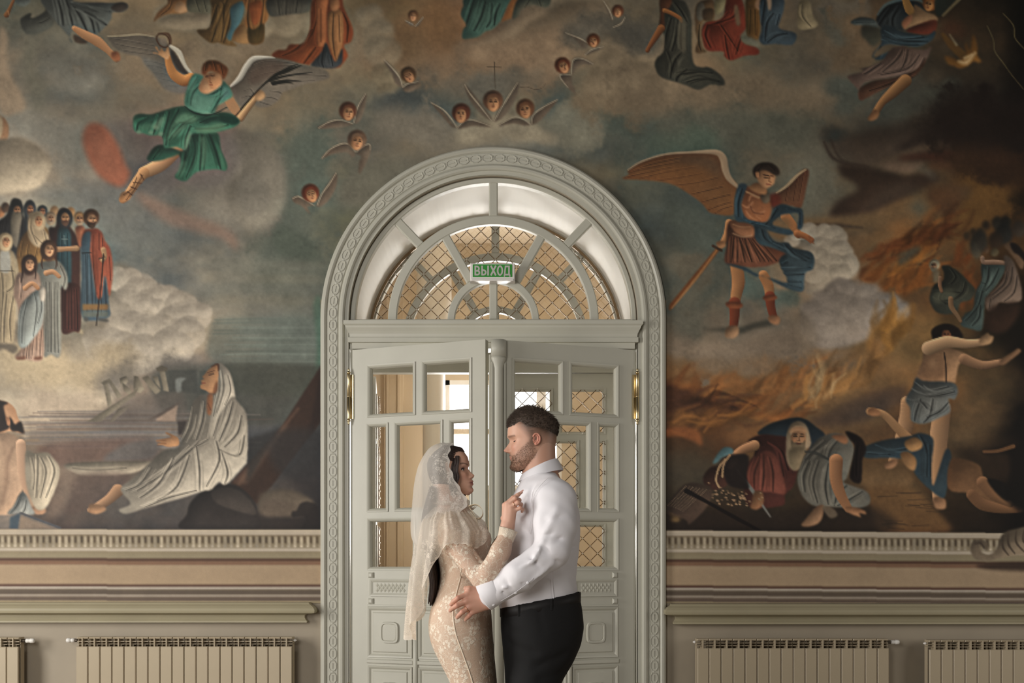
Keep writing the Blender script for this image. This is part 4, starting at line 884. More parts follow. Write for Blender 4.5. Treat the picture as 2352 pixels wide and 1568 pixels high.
# ---------------------------------------------------------------- angel in green
Z(240, 60, 3.733)
WG = (94, 84, 70)
wing("30,95 160,85 300,80 450,100 560,170 620,260 700,380 740,440 720,560 640,580 520,540 470,480 420,400 350,330 310,270 180,240 90,190 50,130", WG,
     ("60,110 200,130 430,170", "80,150 220,180 440,220", "150,210 280,230 440,250", "340,300 430,310 530,340", "360,340 460,350 560,390", "400,400 500,410 590,440", "470,450 560,470 640,500", "530,520 600,520 700,520"), "30,92 160,86 300,75 430,95", (140, 126, 98), (62, 56, 48), 6)
fill("330,270 520,330 560,400 700,500 720,570 620,580 530,550 470,480 400,400 350,340", (92, 92, 86), 4, .55)
stroke("560,170 640,230 690,340 750,410", [20, 46, 34, 14], (154, 144, 124), .95, 1.5, form=.25); fill("570,210 640,290 690,370 720,420 660,400 600,330", (56, 46, 38), 1.6, .9)
wing("1080,520 1150,470 1220,360 1270,280 1350,265 1450,272 1600,300 1690,330 1880,370 1930,430 1900,460 1720,500 1620,540 1530,570 1500,630 1420,690 1330,700 1260,660 1170,690 1120,620", (96, 86, 72),
     ("1280,340 1400,300 1620,320", "1250,400 1400,350 1640,340", "1230,460 1380,410 1560,380", "1480,450 1640,420 1900,430", "1450,500 1580,480 1800,470", "1420,560 1500,570 1540,600", "1380,610 1450,620 1490,640", "1330,650 1390,670 1430,680", "1200,560 1250,540 1290,600", "1180,620 1240,600 1290,650"), None, None, (60, 52, 44), 7)
stroke("1085,520 1160,450 1220,350 1280,285 1380,272 1460,275", [16, 44, 50, 46, 24, 6], (150, 142, 126), .95, 1.6, form=.25)
fill("1250,400 1330,330 1450,300 1560,320 1480,420 1330,490 1240,500", (80, 62, 50), 6, .6)
stroke("1110,790 1200,680 1330,540 1460,430 1560,390 1690,340", [14, 12, 12, 30, 34, 6], (36, 34, 26), .95, 1.2)
for t in ("1420,470 1560,430 1780,400", "1440,490 1560,470 1690,475", "1460,430 1580,360 1660,330", "1450,500 1550,485 1620,495"): stroke(t, [26, 20, 4], (36, 34, 28), .9, 1.2)
# limbs
limb("745,450 680,470 600,420 560,340 545,270", [90, 96, 84, 66, 50], (148, 98, 52), .4); fill("540,290 500,270 460,245 415,235 430,228 470,235 440,190 450,180 475,220 490,190 520,225 545,180 558,220 560,260", (158, 116, 76), 1.2, 1, .3)
stroke("450,90 480,70 540,90 560,150 530,185 480,170 450,120 455,90", 12, (70, 46, 28), .95, 1.2); stroke("470,70 545,70 570,120 570,160", [16, 22, 10], (74, 50, 32), .8, 1.8); fill("480,110 530,110 540,150 510,170 480,150", (106, 92, 76), 1.6, .8)
limb("1060,620 1110,700 1170,790", [80, 84, 60], (146, 108, 72), .4); limb("1170,790 1250,680 1320,590", [60, 54, 40], (150, 114, 76), .4); fill("1290,590 1330,550 1370,570 1380,610 1340,640 1300,640", (152, 116, 78), 1.3, 1, .3)
stroke("1110,790 1200,690 1330,545", [13, 12, 10], (58, 40, 26), .95, 1)
GR = (46, 86, 66)
limb("600,1060 480,1190 340,1260", [150, 120, 100], (148, 110, 74), .4); limb("340,1260 270,1350 200,1450 160,1490", [96, 76, 70, 60], (146, 104, 66), .35); fill("200,1420 150,1430 130,1490 150,1515 210,1490 230,1450", (140, 98, 62), 1.3, 1, .3)
for t in ("310,1270 340,1320", "250,1340 320,1350", "230,1380 280,1400", "200,1420 240,1450", "330,1280 260,1400 190,1490", "280,1300 240,1390 170,1450"): stroke(t, 9, (76, 48, 28), .85, 1)
drape("430,1040 500,1020 620,1060 660,1090 560,1130 460,1160 370,1150 390,1090", mul(GR, .75), ("480,1060 420,1140",), .6, 1.3, 14)
drape("640,1090 700,1050 760,920 900,900 980,930 1000,1060 1050,1180 1040,1240 960,1230 800,1250 700,1330 620,1310 610,1280 650,1230 660,1150", mul(GR, .92), ("760,940 780,1100 700,1300", "840,940 830,1120 820,1240", "900,930 960,1090 1000,1230", "700,1090 680,1200 640,1290"), .55, 1.35, 18)
drape("690,690 600,700 500,730 400,760 300,755 250,790 260,900 330,920 400,940 490,940 510,1000 520,1050 620,1040 690,1060 720,1000 750,930 900,920 1000,900 1110,870 1160,820 1100,760 1000,740 900,760 780,720", GR,
      ("560,740 530,860 500,960", "480,770 440,880 420,930", "640,720 560,880 530,1020", "1100,790 950,780 820,830", "1060,850 940,880 780,880", "700,820 620,900 560,980", "780,780 700,820 640,830", "740,860 700,960 690,1050", "380,790 300,830 280,900"), .5, 1.45, 16)
fill("630,780 700,750 800,790 760,830 650,840 600,860 560,950 530,1000 560,880", (78, 116, 88), 3, .75); fill("770,890 900,860 1000,830 1050,870 960,910 860,920", (74, 108, 80), 3, .8); fill("990,760 1100,770 1160,820 1100,850 1000,810", (26, 54, 42), 2, .85)
for (x, y) in ((300, 910), (400, 915), (485, 925), (440, 870)): fill([(x + 24 * math.cos(t), y + 16 * math.sin(t)) for t in np.linspace(0, 2 * PI, 9)[:-1]], (96, 122, 96), 2, .7)
drape("780,410 860,440 830,480 810,540 860,580 940,560 1010,500 1010,470 1070,520 1100,600 1050,640 960,690 940,750 850,755 760,730 690,680 710,560 740,450", (66, 108, 88), ("800,440 740,540 710,650", "830,500 760,580 740,680", "1010,520 980,640 920,740", "1060,560 990,630 950,700", "870,590 930,580 1010,530"), .62, 1.25, 14)
fill("820,560 900,590 950,640 900,720 800,720 740,660 760,600", (84, 124, 104), 4, .55); stroke("690,690 760,740 860,765 950,750 1050,700", [8, 14, 8], (22, 42, 34), .85, 1.2)
fill("830,480 880,420 990,430 1005,500 930,560 870,585 815,550", (150, 112, 76), 1.4, 1, .3)
fill("860,420 990,400 1000,480 960,530 920,540 880,480", (144, 100, 64), 1.3, 1, .35)
drape("840,410 845,340 890,300 960,300 1020,330 1060,370 1050,420 1020,460 1000,420 960,400 900,390 870,420", (88, 50, 24), ("880,320 870,380", "940,310 960,380", "1000,340 1020,420"), .6, 1.5, 12)
stroke("875,430 915,425", 7, (64, 38, 22), .85, .9); stroke("920,430 950,425", 7, (64, 38, 22), .85, .9); stroke("908,435 905,480 920,490", 7, (104, 64, 38), .8, 1); stroke("905,505 930,505", 7, (110, 56, 38), .85, .9); stroke("870,440 895,445", 9, (72, 44, 26), .7, 1)

for p_, c_, a_ in (("560,760 620,740 600,820 560,900 530,960 520,900", (28, 58, 44), .6), ("820,800 900,775 1000,790 1090,800 1040,830 940,815 860,840", (24, 50, 40), .7), ("760,920 800,935 800,1020 770,1100 740,1180 700,1230 720,1120 745,1020", (26, 54, 42), .65), ("880,930 930,940 960,1040 1000,1150 970,1200 940,1120 900,1020", (24, 50, 38), .6), ("820,960 870,960 880,1080 860,1200 830,1200 835,1080", (72, 108, 82), .5), ("980,1060 1030,1160 1050,1190 1030,1230 1000,1180", (70, 106, 80), .45), ("700,960 740,900 730,980 700,1060 680,1050", (96, 126, 98), .6), ("600,900 660,860 720,850 660,900 600,960 550,1010", (82, 118, 90), .55), ("560,960 640,950 690,930 640,1010 560,1030", (30, 62, 46), .55), ("270,790 400,780 520,760 480,800 380,830 290,850", (26, 60, 46), .6), ("300,860 400,840 460,850 400,890 320,900", (62, 98, 74), .5), ("420,870 470,800 520,780 500,850 460,900", (90, 118, 92), .55), ("650,1180 700,1160 690,1240 650,1300 625,1290", (70, 104, 80), .5), ("760,440 800,430 780,500 740,600 715,650 720,540", (84, 122, 100), .55), ("1020,520 1070,540 1090,590 1040,620 1000,640 1020,580", (82, 112, 104), .55), ("940,690 960,640 990,600 980,680 950,740 900,750", (36, 72, 58), .6), ("700,560 740,560 740,660 710,680 695,640", (40, 78, 62), .5)):
    fill(p_, c_, 2.2, a_)
# ---------------------------------------------------------------- cherubs
Z(660, 120, 3.459)
CWG = (96, 82, 66)
def cherub(cx, cy, h, ang, look, wings, hair=HB, closed=False):
    for out, rim in wings: wing(out, CWG, (), rim, (144, 130, 106), None, 4)
    face(cx, cy, h, ang, look, hair, (148, 104, 68), closed=closed)
cherub(485, 480, 120, .1, .35, (("530,560 560,440 625,330 620,440 575,550", "530,560 560,440 625,330"), ("240,608 330,555 420,540 480,555 525,575 420,600", "250,605 330,558 420,540 520,570")), (88, 54, 34))
cherub(555, 710, 130, .15, .2, (("545,800 600,745 640,730 665,745 650,830 575,970 570,880 590,830", "550,795 610,745 655,735 660,780"), ("270,850 330,780 420,730 480,725 520,770 545,805 520,835 480,800 420,800 340,820", "275,845 340,775 430,730 490,735 540,790")), (98, 74, 54))
cherub(190, 1130, 120, -.35, .1, (("230,1225 270,1130 330,1040 390,960 395,1050 350,1150 290,1215", "240,1215 275,1130 340,1040 390,960"), ("40,1160 90,1145 150,1180 210,1220 160,1230 180,1285 110,1220 60,1200", "45,1165 90,1148 160,1185 215,1220")), (96, 48, 26), True)
cherub(965, 190, 105, -.5, -.15, (("915,280 900,220 840,130 770,65 790,110 830,170 860,250", "915,275 890,200 830,125 770,65"), ("920,285 960,255 1040,235 1050,265 1000,310 940,320", "920,280 960,252 1040,238")), (82, 58, 34), True)
cherub(1635, 400, 135, 0, .05, (("1625,545 1560,510 1480,430 1430,340 1405,255 1450,300 1530,400 1600,490", "1620,545 1530,430 1450,330 1410,260"), ("1640,548 1700,430 1780,320 1832,240 1830,330 1780,440 1700,530", "1645,545 1710,430 1780,320 1830,245")), (96, 66, 44))
cherub(1380, 495, 125, .05, -.1, (("1345,600 1310,560 1250,480 1140,400 1230,510 1300,590", "1345,598 1310,540 1240,460 1140,402"), ("1350,605 1400,555 1460,540 1550,560 1620,595 1480,590 1400,605", "1352,602 1405,552 1470,540 1620,592")), (84, 48, 30))
cherub(1890, 460, 125, -.1, -.15, (("1935,575 1950,510 2030,440 2145,380 2080,470 1990,560", "1940,570 1955,500 2040,435 2145,380"), ("1930,580 1870,535 1790,525 1670,590 1790,570 1880,585", "1930,575 1870,532 1790,522 1670,590")), (96, 64, 40))
Z(860, 0, 3.92)
cherub(1700, 600, 120, -.35, .25, (("1775,680 1780,580 1800,530 1880,530 1970,580 1860,590 1810,630", "1775,670 1780,570 1810,532 1880,535 1970,580"), ("1770,680 1690,670 1675,700 1730,780 1810,850 1780,740", "1770,680 1690,672 1672,700 1740,790")), (92, 50, 28))
cherub(1970, 375, 100, -.1, -.05, (("1925,395 1850,350 1710,300 1800,350 1870,430 1900,440", "1920,392 1850,350 1720,300"), ("1890,500 1960,450 2060,425 1990,470", "1895,498 1960,450 2060,425")), (88, 52, 28), True)
cherub(2190, 110, 90, 0, .0, (("2150,180 2120,110 2060,10 2090,80 2130,180", "2145,180 2115,100 2060,10"), ("2150,250 2230,200 2260,150 2230,220", "2150,250 2220,215 2255,160")), (90, 54, 32), True)
cherub(350, 150, 80, .1, 0, (("280,190 340,210 360,240 320,230", "280,190 350,225"), ("370,240 440,160 400,230", "370,238 440,160")), (92, 62, 36), True)
stroke("1080,565 1088,800", [8, 6], (74, 62, 46), .9, 1); stroke("1015,605 1140,610", [6, 8], (74, 62, 46), .9, 1)
stroke("1290,795 1370,785 1440,808 1500,800 1540,760", [3, 5, 3], (66, 54, 42), .7, .8)
# seated figure above the arch
drape("840,-20 1240,-20 1200,60 1140,190 1060,270 1000,290 930,340 800,355 800,270 830,230 780,140 800,60", (54, 76, 64), ("900,0 860,120 820,250", "1000,20 960,160 900,280", "1060,40 1050,180 1010,250", "1130,40 1090,140 1080,230"), .6, 1.3, 20)
fill("1200,60 1240,-20 1310,-20 1240,170 1140,205", (116, 76, 40), 1.5, 1, .2, curve=False); drape("1310,-20 1560,-20 1580,40 1530,75 1430,50 1330,90 1300,150 1240,170", (62, 64, 52), ("1400,0 1350,80", "1480,0 1500,60"), .7, 1.2, 14)
cloud("790,380 860,350 930,355 1000,300 1100,270 1130,220 1220,180 1290,160 1310,90 1370,50 1430,45 1480,60 1530,80 1560,130 1400,200 1300,300 1100,380 850,420", (130, 110, 84), None, .75, 6, .4)

# ---------------------------------------------------------------- figures along the top right
Z(1440, 0, 5.113)
drape("400,-20 520,-20 640,10 700,60 755,250 760,600 790,760 870,795 960,795 1080,870 1140,950 1130,1010 980,1000 840,1060 700,1010 580,970 400,910 330,800 340,700 430,600 440,420 380,340 390,180", (56, 54, 44), ("560,40 640,150 700,260", "520,220 460,420 440,560", "600,240 580,420 530,600", "640,240 630,480 640,580", "480,620 520,760 510,920", "640,620 560,720 520,860", "700,820 600,900 580,960", "1000,860 800,850 620,880", "1080,960 880,920 700,970"), .5, 1.5, 22)
fill("390,-20 520,-20 510,80 440,170 440,330 380,340 390,180", (74, 44, 26), 2, .9, .3); limb("440,130 520,160 620,220 640,260", [50, 46, 44, 30], (112, 70, 36), .35); limb("400,340 330,450 260,560 240,600", [90, 70, 50, 50], (104, 64, 34), .35)
fill("600,260 690,250 690,590 620,590", (88, 80, 62), 3, .7)
drape("820,60 1000,0 1030,120 1010,250 900,260 860,400 880,560 940,610 830,630 800,590 830,480 800,330", (88, 66, 42), ("850,300 840,500 870,600",), .65, 1.2, 18)
drape("1160,-20 1330,-20 1400,200 1400,330 1330,430 1380,520 1520,560 1540,640 1380,660 1220,715 1140,660 1130,610 950,600 890,500 880,340 940,260 1060,250 1140,180", (106, 44, 28), ("1200,150 1080,260 960,300", "1100,300 1200,450 1300,600", "950,300 920,420 980,560", "1150,420 1170,560 1200,700", "1300,100 1250,200 1100,260", "1340,440 1300,560 1280,640"), .55, 1.25, 22)
fill("820,80 880,30 920,120 890,240 820,230", (76, 70, 58), 2, .9, .3); fill("890,120 1010,110 1000,240 900,240", (62, 46, 30), 2, .9, .3); fill("1040,-20 1160,-20 1130,120 1060,180 1030,140", (104, 92, 62), 2, .9, .4); fill("1255,90 1300,80 1330,280 1280,290", (100, 76, 54), 2, .85)
drape("1400,-20 1560,-20 1550,440 1450,450 1400,380", (84, 58, 28), ("1450,120 1440,400", "1500,120 1510,420"), .65, 1.25, 16); fill("1530,-20 1570,-20 1560,120 1500,80", (128, 96, 70), 2, .85)
drape("1580,-20 1820,-20 1840,110 1800,240 1790,340 1980,400 1940,530 1740,520 1600,530 1550,470 1580,350 1560,200", (52, 62, 66), ("1620,20 1600,160 1580,300", "1720,160 1640,280 1620,480", "1790,180 1760,300", "1880,400 1760,420 1650,500"), .55, 1.35, 20)
fill("1640,-20 1690,-20 1690,100 1660,120", (132, 108, 84), 2, .85); drape("2010,50 2080,0 2150,40 2180,180 2240,300 2120,350 2010,340 2000,200", (118, 104, 76), ("2060,60 2060,200 2160,320",), .75, 1.2, 18)
fill("1330,460 1400,430 1500,460 1560,510 1530,560 1420,510", (104, 98, 80), 3, .8, .3)

# ---------------------------------------------------------------- angel with the cup (upper right)
Z(1900, 0, 5.204)
puffs("60,120 300,90 420,140", 14, 60, 110, (96, 86, 70), .5, 30, 31); puffs("100,330 200,420 120,520", 14, 60, 100, (86, 82, 68), .5, 30, 32)
puffs("300,300 420,450 500,650 300,700 120,800", 22, 70, 130, (104, 84, 60), .55, 40, 33); puffs("100,1050 300,1100 200,1300", 18, 80, 140, (72, 74, 64), .6, 40, 34)
puffs("700,1350 1000,1300 1300,1100 1500,1000", 20, 60, 120, (62, 62, 52), .5, 40, 35); blob(1280, 920, 100, 90, (78, 66, 50), .7)
drape("640,130 780,20 930,0 1100,40 1200,160 1280,360 1260,420 1050,380 880,370 740,340 620,330 580,240", (36, 40, 40), ("760,100 680,200 620,300", "860,80 780,220 780,330"), .6, 1.5, 22)
stroke("600,180 700,60 900,0 1100,10 1190,90", [20, 40, 30, 14], (66, 78, 76), .85, 2.5); drape("280,260 400,210 560,240 620,330 660,360 420,310 310,300", (66, 72, 68), ("340,270 560,270",), .7, 1.2, 18); fill("430,300 620,340 680,420 560,560 450,480 400,400", (54, 54, 44), 3, .9, .3)
limb("930,0 980,120 1060,200", [80, 110, 90], (112, 80, 40), .35); fill("1040,60 1180,140 1300,200 1300,260 1100,300 980,340 920,360 890,290 960,200 1030,160", (120, 90, 60), 2, 1, .35)
fill("940,370 1050,310 1290,240 1290,380 1180,420 1000,400", (88, 40, 26), 2, .9, .3); fill("890,280 960,200 1010,190 1000,260 930,340 940,370", (128, 82, 56), 2, .9, .3)
drape("640,330 780,320 900,380 1180,430 1280,370 1260,470 1100,560 900,550 700,540 560,640 580,720 700,700 740,620 560,700 550,640 640,520", (48, 60, 64), ("700,380 900,460 1150,450", "680,430 900,500 1200,500", "660,480 860,530 1080,540", "640,560 600,640 570,690"), .55, 1.5, 20)
drape("760,590 930,560 960,580 1160,600 1240,560 1180,720 1050,840 820,920 500,970 400,1050 370,1150 430,1210 400,1120 260,960 250,910 430,850 230,770 420,820 640,740", (96, 76, 64), ("900,600 820,720 660,860", "960,600 930,740 860,860", "1100,660 960,820 640,900", "1160,700 1000,900 500,990", "640,760 520,840 440,890", "900,960 600,1060 400,1150"), .6, 1.3, 20)
drape("1180,700 1110,850 960,960 700,1050 420,1200 370,1150 400,1050 560,970 820,930 1050,840", (84, 56, 40), ("1040,860 800,980 500,1090", "1080,900 860,1000 600,1110"), .6, 1.3, 20); limb("930,970 780,1110 660,1220 580,1340", [150, 130, 90, 80], (118, 82, 48), .4); fill("560,1310 620,1350 590,1420 520,1450 480,1430 510,1370", (116, 80, 50), 1.5, 1, .3)
face(1215, 60, 150, .25, -.4, (104, 62, 28), (128, 86, 46)); fill("1300,-20 1600,-20 1420,150 1380,200 1300,180", (34, 38, 32), 2, .9); stroke("1590,-20 1480,90 1380,190", [40, 34, 30], (88, 76, 52), .9, 2)
blob(1480, 350, 150, 120, (72, 44, 28), .8); stroke("1380,420 1480,540 1640,690", [40, 90, 110], (84, 58, 26), .9, 3); stroke("1460,420 1540,540", [10, 30], (120, 106, 78), .7, 3)
fill("1400,680 1480,690 1560,720 1660,690 1640,560 1660,520 1700,600 1740,420 1790,560 1790,660 1840,740 1790,750 1740,740 1660,800 1570,820 1500,790 1440,770", (116, 76, 30), 2.5, .95, .4); stroke("1570,740 1660,750 1760,640", [20, 50, 20], (176, 146, 100), .8, 5); stroke("1640,700 1720,660", [30, 20], (180, 150, 104), .7, 4)
stroke("1910,320 1980,480 2000,620 2100,760 2200,900 2340,1070", [10, 12, 8], (82, 72, 48), .8, 1.2); stroke("2100,170 2220,310 2240,460 2360,600", [8, 12, 8], (82, 72, 48), .8, 1.2)

# ---------------------------------------------------------------- storm clouds and fire (right)
Z(1780, 220, 3.92)
fill("400,330 520,280 640,330 760,340 880,300 1100,280 1300,240 1640,250 1660,380 1560,480 1300,540 1100,560 860,640 700,620 560,560 470,460", (62, 50, 40), 9, .8, .3)
fill("420,380 480,500 560,600 840,640 1040,690 1180,720 1400,680 1480,760 1280,860 1060,960 860,1060 560,1100 490,1080 560,960 740,850 700,780 590,720 560,620", (56, 40, 30), 6, .9, .3)
fill("800,1000 1000,820 1200,780 1280,840 1060,960 860,1050", (70, 56, 44), 8, .6); fill("1100,460 1380,310 1640,250 1620,330 1340,420 1130,500", (40, 30, 24), 7, .8)
fill("850,625 1030,560 1290,470 1460,430 1570,430 1540,480 1320,500 1120,550", (92, 72, 52), 5, .8); fill("930,625 1050,580 1150,570 1250,590 1330,590 1320,640 1200,700 1040,680", (102, 80, 62), 5, .85, .2); fill("1250,660 1370,640 1430,700 1440,770 1340,700", (84, 76, 62), 6, .7)
fill("1120,550 1300,520 1560,490 1640,560 1500,600 1340,580 1150,580", (66, 36, 24), 5, .8); fill("1360,620 1500,600 1660,600 1600,660 1420,660", (84, 52, 32), 6, .7); blob(540, 350, 80, 60, (46, 52, 48), .7)
stroke("440,420 520,560 700,640", [10, 26, 12], (48, 36, 28), .7, 4); stroke("500,400 600,580 840,640", [8, 20, 8], (48, 36, 28), .6, 4)
fill("240,1110 620,1090 860,1060 1160,960 1240,980 1200,1080 900,1180 700,1200 420,1160 250,1180", (112, 84, 52), 7, .75); stroke("300,1160 560,1170 780,1190", [10, 40, 10], (70, 56, 42), .8, 4)
blob(1290, 1010, 90, 100, (84, 82, 66), .75); puffs("1700,700 1900,760 1950,900 1800,1100 1600,1200", 30, 90, 170, (98, 66, 30), .55, 50, 41); puffs("1420,860 1550,940 1500,1050", 14, 60, 110, (82, 54, 32), .55, 30, 42)
puffs("1700,250 1900,300 2100,500 2150,200", 30, 130, 240, (30, 22, 18), .6, 60, 43); puffs("1700,600 1900,620 2100,700", 20, 100, 160, (52, 34, 22), .5, 50, 44)
Z(1980, 480, 5.226)
def flames(pts, n, col, wd, a=.55, seed=0, L=160, dirn=(-.8, -.5), spread=.25):
    rr_ = random.Random(seed); q = crom(np.array([tuple(map(float, s_.split(','))) for s_ in pts.split()]), False, 8)
    for i in range(n):
        x, y = q[rr_.randrange(len(q))]; x += rr_.gauss(0, 40); y += rr_.gauss(0, 30); l = L * rr_.uniform(.6, 1.7); an = math.atan2(dirn[1], dirn[0]) + rr_.gauss(0, spread); b = rr_.choice((-.35, .35))
        p = [(x, y), (x + l * .5 * math.cos(an + b), y + l * .5 * math.sin(an + b)), (x + l * math.cos(an), y + l * math.sin(an))]
        k_ = rr_.choice((.68, .85, 1.0, 1.1, 1.2)); stroke(p, [wd * .6, wd * rr_.uniform(.9, 2.0), wd * .15], mul(col, k_), a * rr_.uniform(.6, 1), rr_.choice((3, 5, 8)))
flames("0,850 200,700 400,500 600,450 800,300", 60, (112, 62, 24), 46, .5, 51, 260, (.85, -.5)); flames("100,1000 300,900 500,1000 700,900", 50, (124, 70, 26), 50, .5, 52, 300, (.6, -.8)); flames("400,600 700,500 1000,300", 40, (84, 44, 20), 40, .5, 53, 260, (.7, -.7))
flames("200,900 500,700 700,600", 24, (136, 82, 30), 30, .5, 54, 240, (.7, -.7)); fill("430,560 520,490 680,450 700,490 560,610 440,680", (72, 66, 52), 4, .8); flames("1100,700 1250,640 1200,1150", 24, (118, 62, 24), 46, .5, 55, 200, (.3, -.9)); flames("20,600 200,520 300,480", 20, (104, 54, 22), 40, .5, 58, 200, (.9, -.3))
# pillow clouds by the archangel
Z(1420, 330, 3.337)
PW = (138, 124, 104)
cloud("1270,730 1320,690 1380,660 1420,620 1480,650 1560,660 1620,640 1700,660 1750,720 1750,770 1800,820 1800,860 1840,920 1830,990 1770,1050 1600,1130 1440,1150 1420,1000 1490,870 1330,770", PW, None, .97, 3, .5)
cumulus([(1400, 680, 60), (1450, 670, 60), (1560, 700, 80), (1660, 720, 90), (1330, 740, 60), (1560, 800, 90), (1700, 830, 90), (1500, 880, 90), (1760, 930, 80), (1620, 930, 100), (1500, 990, 90), (1700, 1000, 80)], (150, 136, 115), 92)
cloud("1400,1290 1500,1200 1560,1130 1640,1060 1740,1045 1820,1080 1900,1090 2000,1140 2100,1190 2190,1260 2230,1310 2100,1330 1960,1420 1900,1500 1700,1560 1500,1560 1400,1450", (126, 112, 98), None, .9, 4, .45)
cumulus([(1690, 1130, 100), (1810, 1140, 110), (1930, 1180, 110), (2060, 1230, 90), (2140, 1290, 80), (1570, 1210, 90), (1700, 1250, 120), (1500, 1290, 90), (1880, 1290, 130), (1620, 1380, 130)], (138, 124, 109), 93, 2, 4)
fill("560,1330 800,1300 1100,1310 1400,1280 1500,1400 1500,1560 1200,1640 700,1640 480,1560 450,1420", (122, 106, 86), 8, .6, .2); puffs("500,1300 560,1400 520,1500", 12, 50, 90, (88, 84, 70), .5, 24, 61); puffs("480,900 560,1050 640,900 540,1200", 24, 50, 100, (100, 92, 74), .45, 30, 62); puffs("1000,1000 1040,1150 1300,1200", 14, 50, 90, (78, 88, 78), .55, 24, 63)
# archangel
WB = (104, 68, 38)
wing("30,270 80,240 75,205 180,140 360,85 560,70 740,65 790,90 820,150 840,240 910,320 890,420 880,545 740,540 690,520 640,460 560,400 430,320 300,290 150,280", WB,
     ("50,262 200,225 420,180", "85,225 240,160 480,110", "120,210 260,180 460,140", "160,270 360,220 600,180", "300,285 480,260 640,230", "450,320 600,300 760,260", "560,390 680,360 800,330", "640,450 740,420 860,390", "690,510 760,480 860,450", "740,535 800,500 870,480"), None, None, (66, 42, 26), 9)
fill("200,240 420,170 640,180 700,260 560,330 360,280", (116, 72, 36), 8, .5); fill("400,100 680,85 780,150 800,260 640,180 480,140", (88, 68, 50), 8, .6)
stroke("75,205 180,140 360,85 560,70 740,68 800,110 820,200 850,270 915,335", [4, 10, 12, 16, 40, 56, 52, 44, 20], (140, 116, 88), .9, 2, form=.2)
wing("1200,385 1290,320 1380,230 1430,195 1460,220 1440,340 1400,490 1330,480 1220,470 1150,480 1160,420", (92, 60, 40), ("1300,340 1280,440", "1370,270 1340,440", "1420,230 1380,440"), "1210,380 1290,325 1370,245 1435,200", (146, 122, 90), (66, 38, 26), 10); fill("1150,400 1230,390 1240,480 1170,490", (92, 38, 26), 3, .8)
# shadow, legs, boots
fill("640,1430 780,1415 920,1410 1040,1370 1150,1350 1180,1390 1050,1420 940,1455 820,1440", (62, 58, 48), 3, .85)
SA = (140, 94, 56)
limb("905,940 920,1060 905,1150 890,1230", [96, 100, 86, 70], SA, .4); limb("890,1220 890,1320 880,1410", [90, 76, 62], (104, 52, 30), .35); fill("830,1215 945,1225 935,1260 840,1255", (112, 62, 36), 1.5, 1, .3); fill("840,1400 915,1400 920,1460 880,1495 830,1490 815,1460", (134, 100, 70), 1.4, 1, .35)
limb("1110,1010 1150,1090 1160,1170", [76, 80, 66], SA, .4); limb("1160,1170 1170,1260 1190,1330", [80, 66, 56], (104, 52, 30), .35); fill("1115,1170 1205,1165 1205,1195 1120,1200", (112, 62, 36), 1.5, 1, .3); fill("1150,1320 1225,1320 1240,1360 1215,1390 1160,1370", (132, 92, 62), 1.4, 1, .3)
# sword and right arm
fill("760,790 780,810 600,1040 400,1275 388,1275 392,1235 560,1030", (118, 70, 32), 1.3, 1, .3, curve=False); stroke("760,810 590,1040 410,1260", [6, 20, 10], (150, 108, 66), .7, 2)
limb("850,610 830,700 790,780", [60, 50, 44], (136, 92, 56), .4); fill("750,760 800,745 825,780 800,800 765,800", (136, 94, 60), 1.3, 1, .3); stroke("725,785 790,820", 20, (66, 46, 30), .95, 1.2)
BL = (58, 72, 76)
# skirt, cuirass, cloak
drape("850,600 1030,640 1100,760 1300,830 1280,880 1200,920 1100,945 960,945 820,915 830,780", (96, 58, 40), between("860,720 1080,740", "840,910 1240,900", 11, 0, 71), .55, 1.5, 12)
drape("820,920 960,945 1060,1000 1190,1040 1300,1060 1230,900 1320,830 1460,830 1500,880 1490,960 1430,1000 1415,1130 1320,1120 1230,1080 1100,1010 1060,1020 960,970", BL, ("1480,880 1380,870 1270,920", "1470,950 1360,960 1200,960", "1420,1000 1300,1000 1120,970", "1400,1060 1290,1050 1180,1020", "1400,1110 1300,1080"), .6, 1.35, 16)
drape("1040,620 1130,660 1200,750 1300,760 1340,800 1460,830 1490,880 1440,960 1300,910 1290,850 1180,800 1080,770 1040,700", mul(BL, .92), ("1100,660 1130,740 1240,800", "1180,750 1320,820 1460,880", "1280,780 1360,860 1440,900"), .6, 1.3, 16)
fill("860,590 1020,620 1040,700 1000,720 920,700 870,650", (124, 80, 52), 1.6, 1, .4); stroke("880,690 950,715 1020,705", 10, (152, 112, 80), .7, 2); stroke("880,620 940,640 1010,640", 8, (150, 106, 72), .6, 2)
fill("960,340 1000,330 1120,390 1170,470 1160,560 1110,610 1000,590 930,560 930,440", (122, 74, 44), 1.5, 1, .35)
for t in ("950,470 990,490 1030,450", "1020,500 1060,540 1120,520", "980,520 1010,560 1060,590", "1060,560 1090,580", "1000,440 1020,400 1070,420"): stroke(t, [6, 14, 6], (160, 108, 72), .65, 2.5)
stroke("1010,480 1040,530 1110,540", [6, 12, 6], (84, 46, 28), .7, 2); stroke("980,370 1080,415", 14, (142, 104, 70), .8, 1.5)
limb("1280,560 1330,620 1380,700", [76, 66, 54], (140, 92, 54), .4); limb("1370,690 1430,710 1480,740", [54, 44, 40], (136, 86, 50), .35)
for t in ("1460,715 1490,730", "1465,730 1495,765", "1450,735 1475,765"): stroke(t, [16, 8], (128, 80, 48), .95, 1.2)
fill("1190,590 1290,580 1320,650 1260,740 1190,720 1150,680", (112, 84, 54), 3, .8)
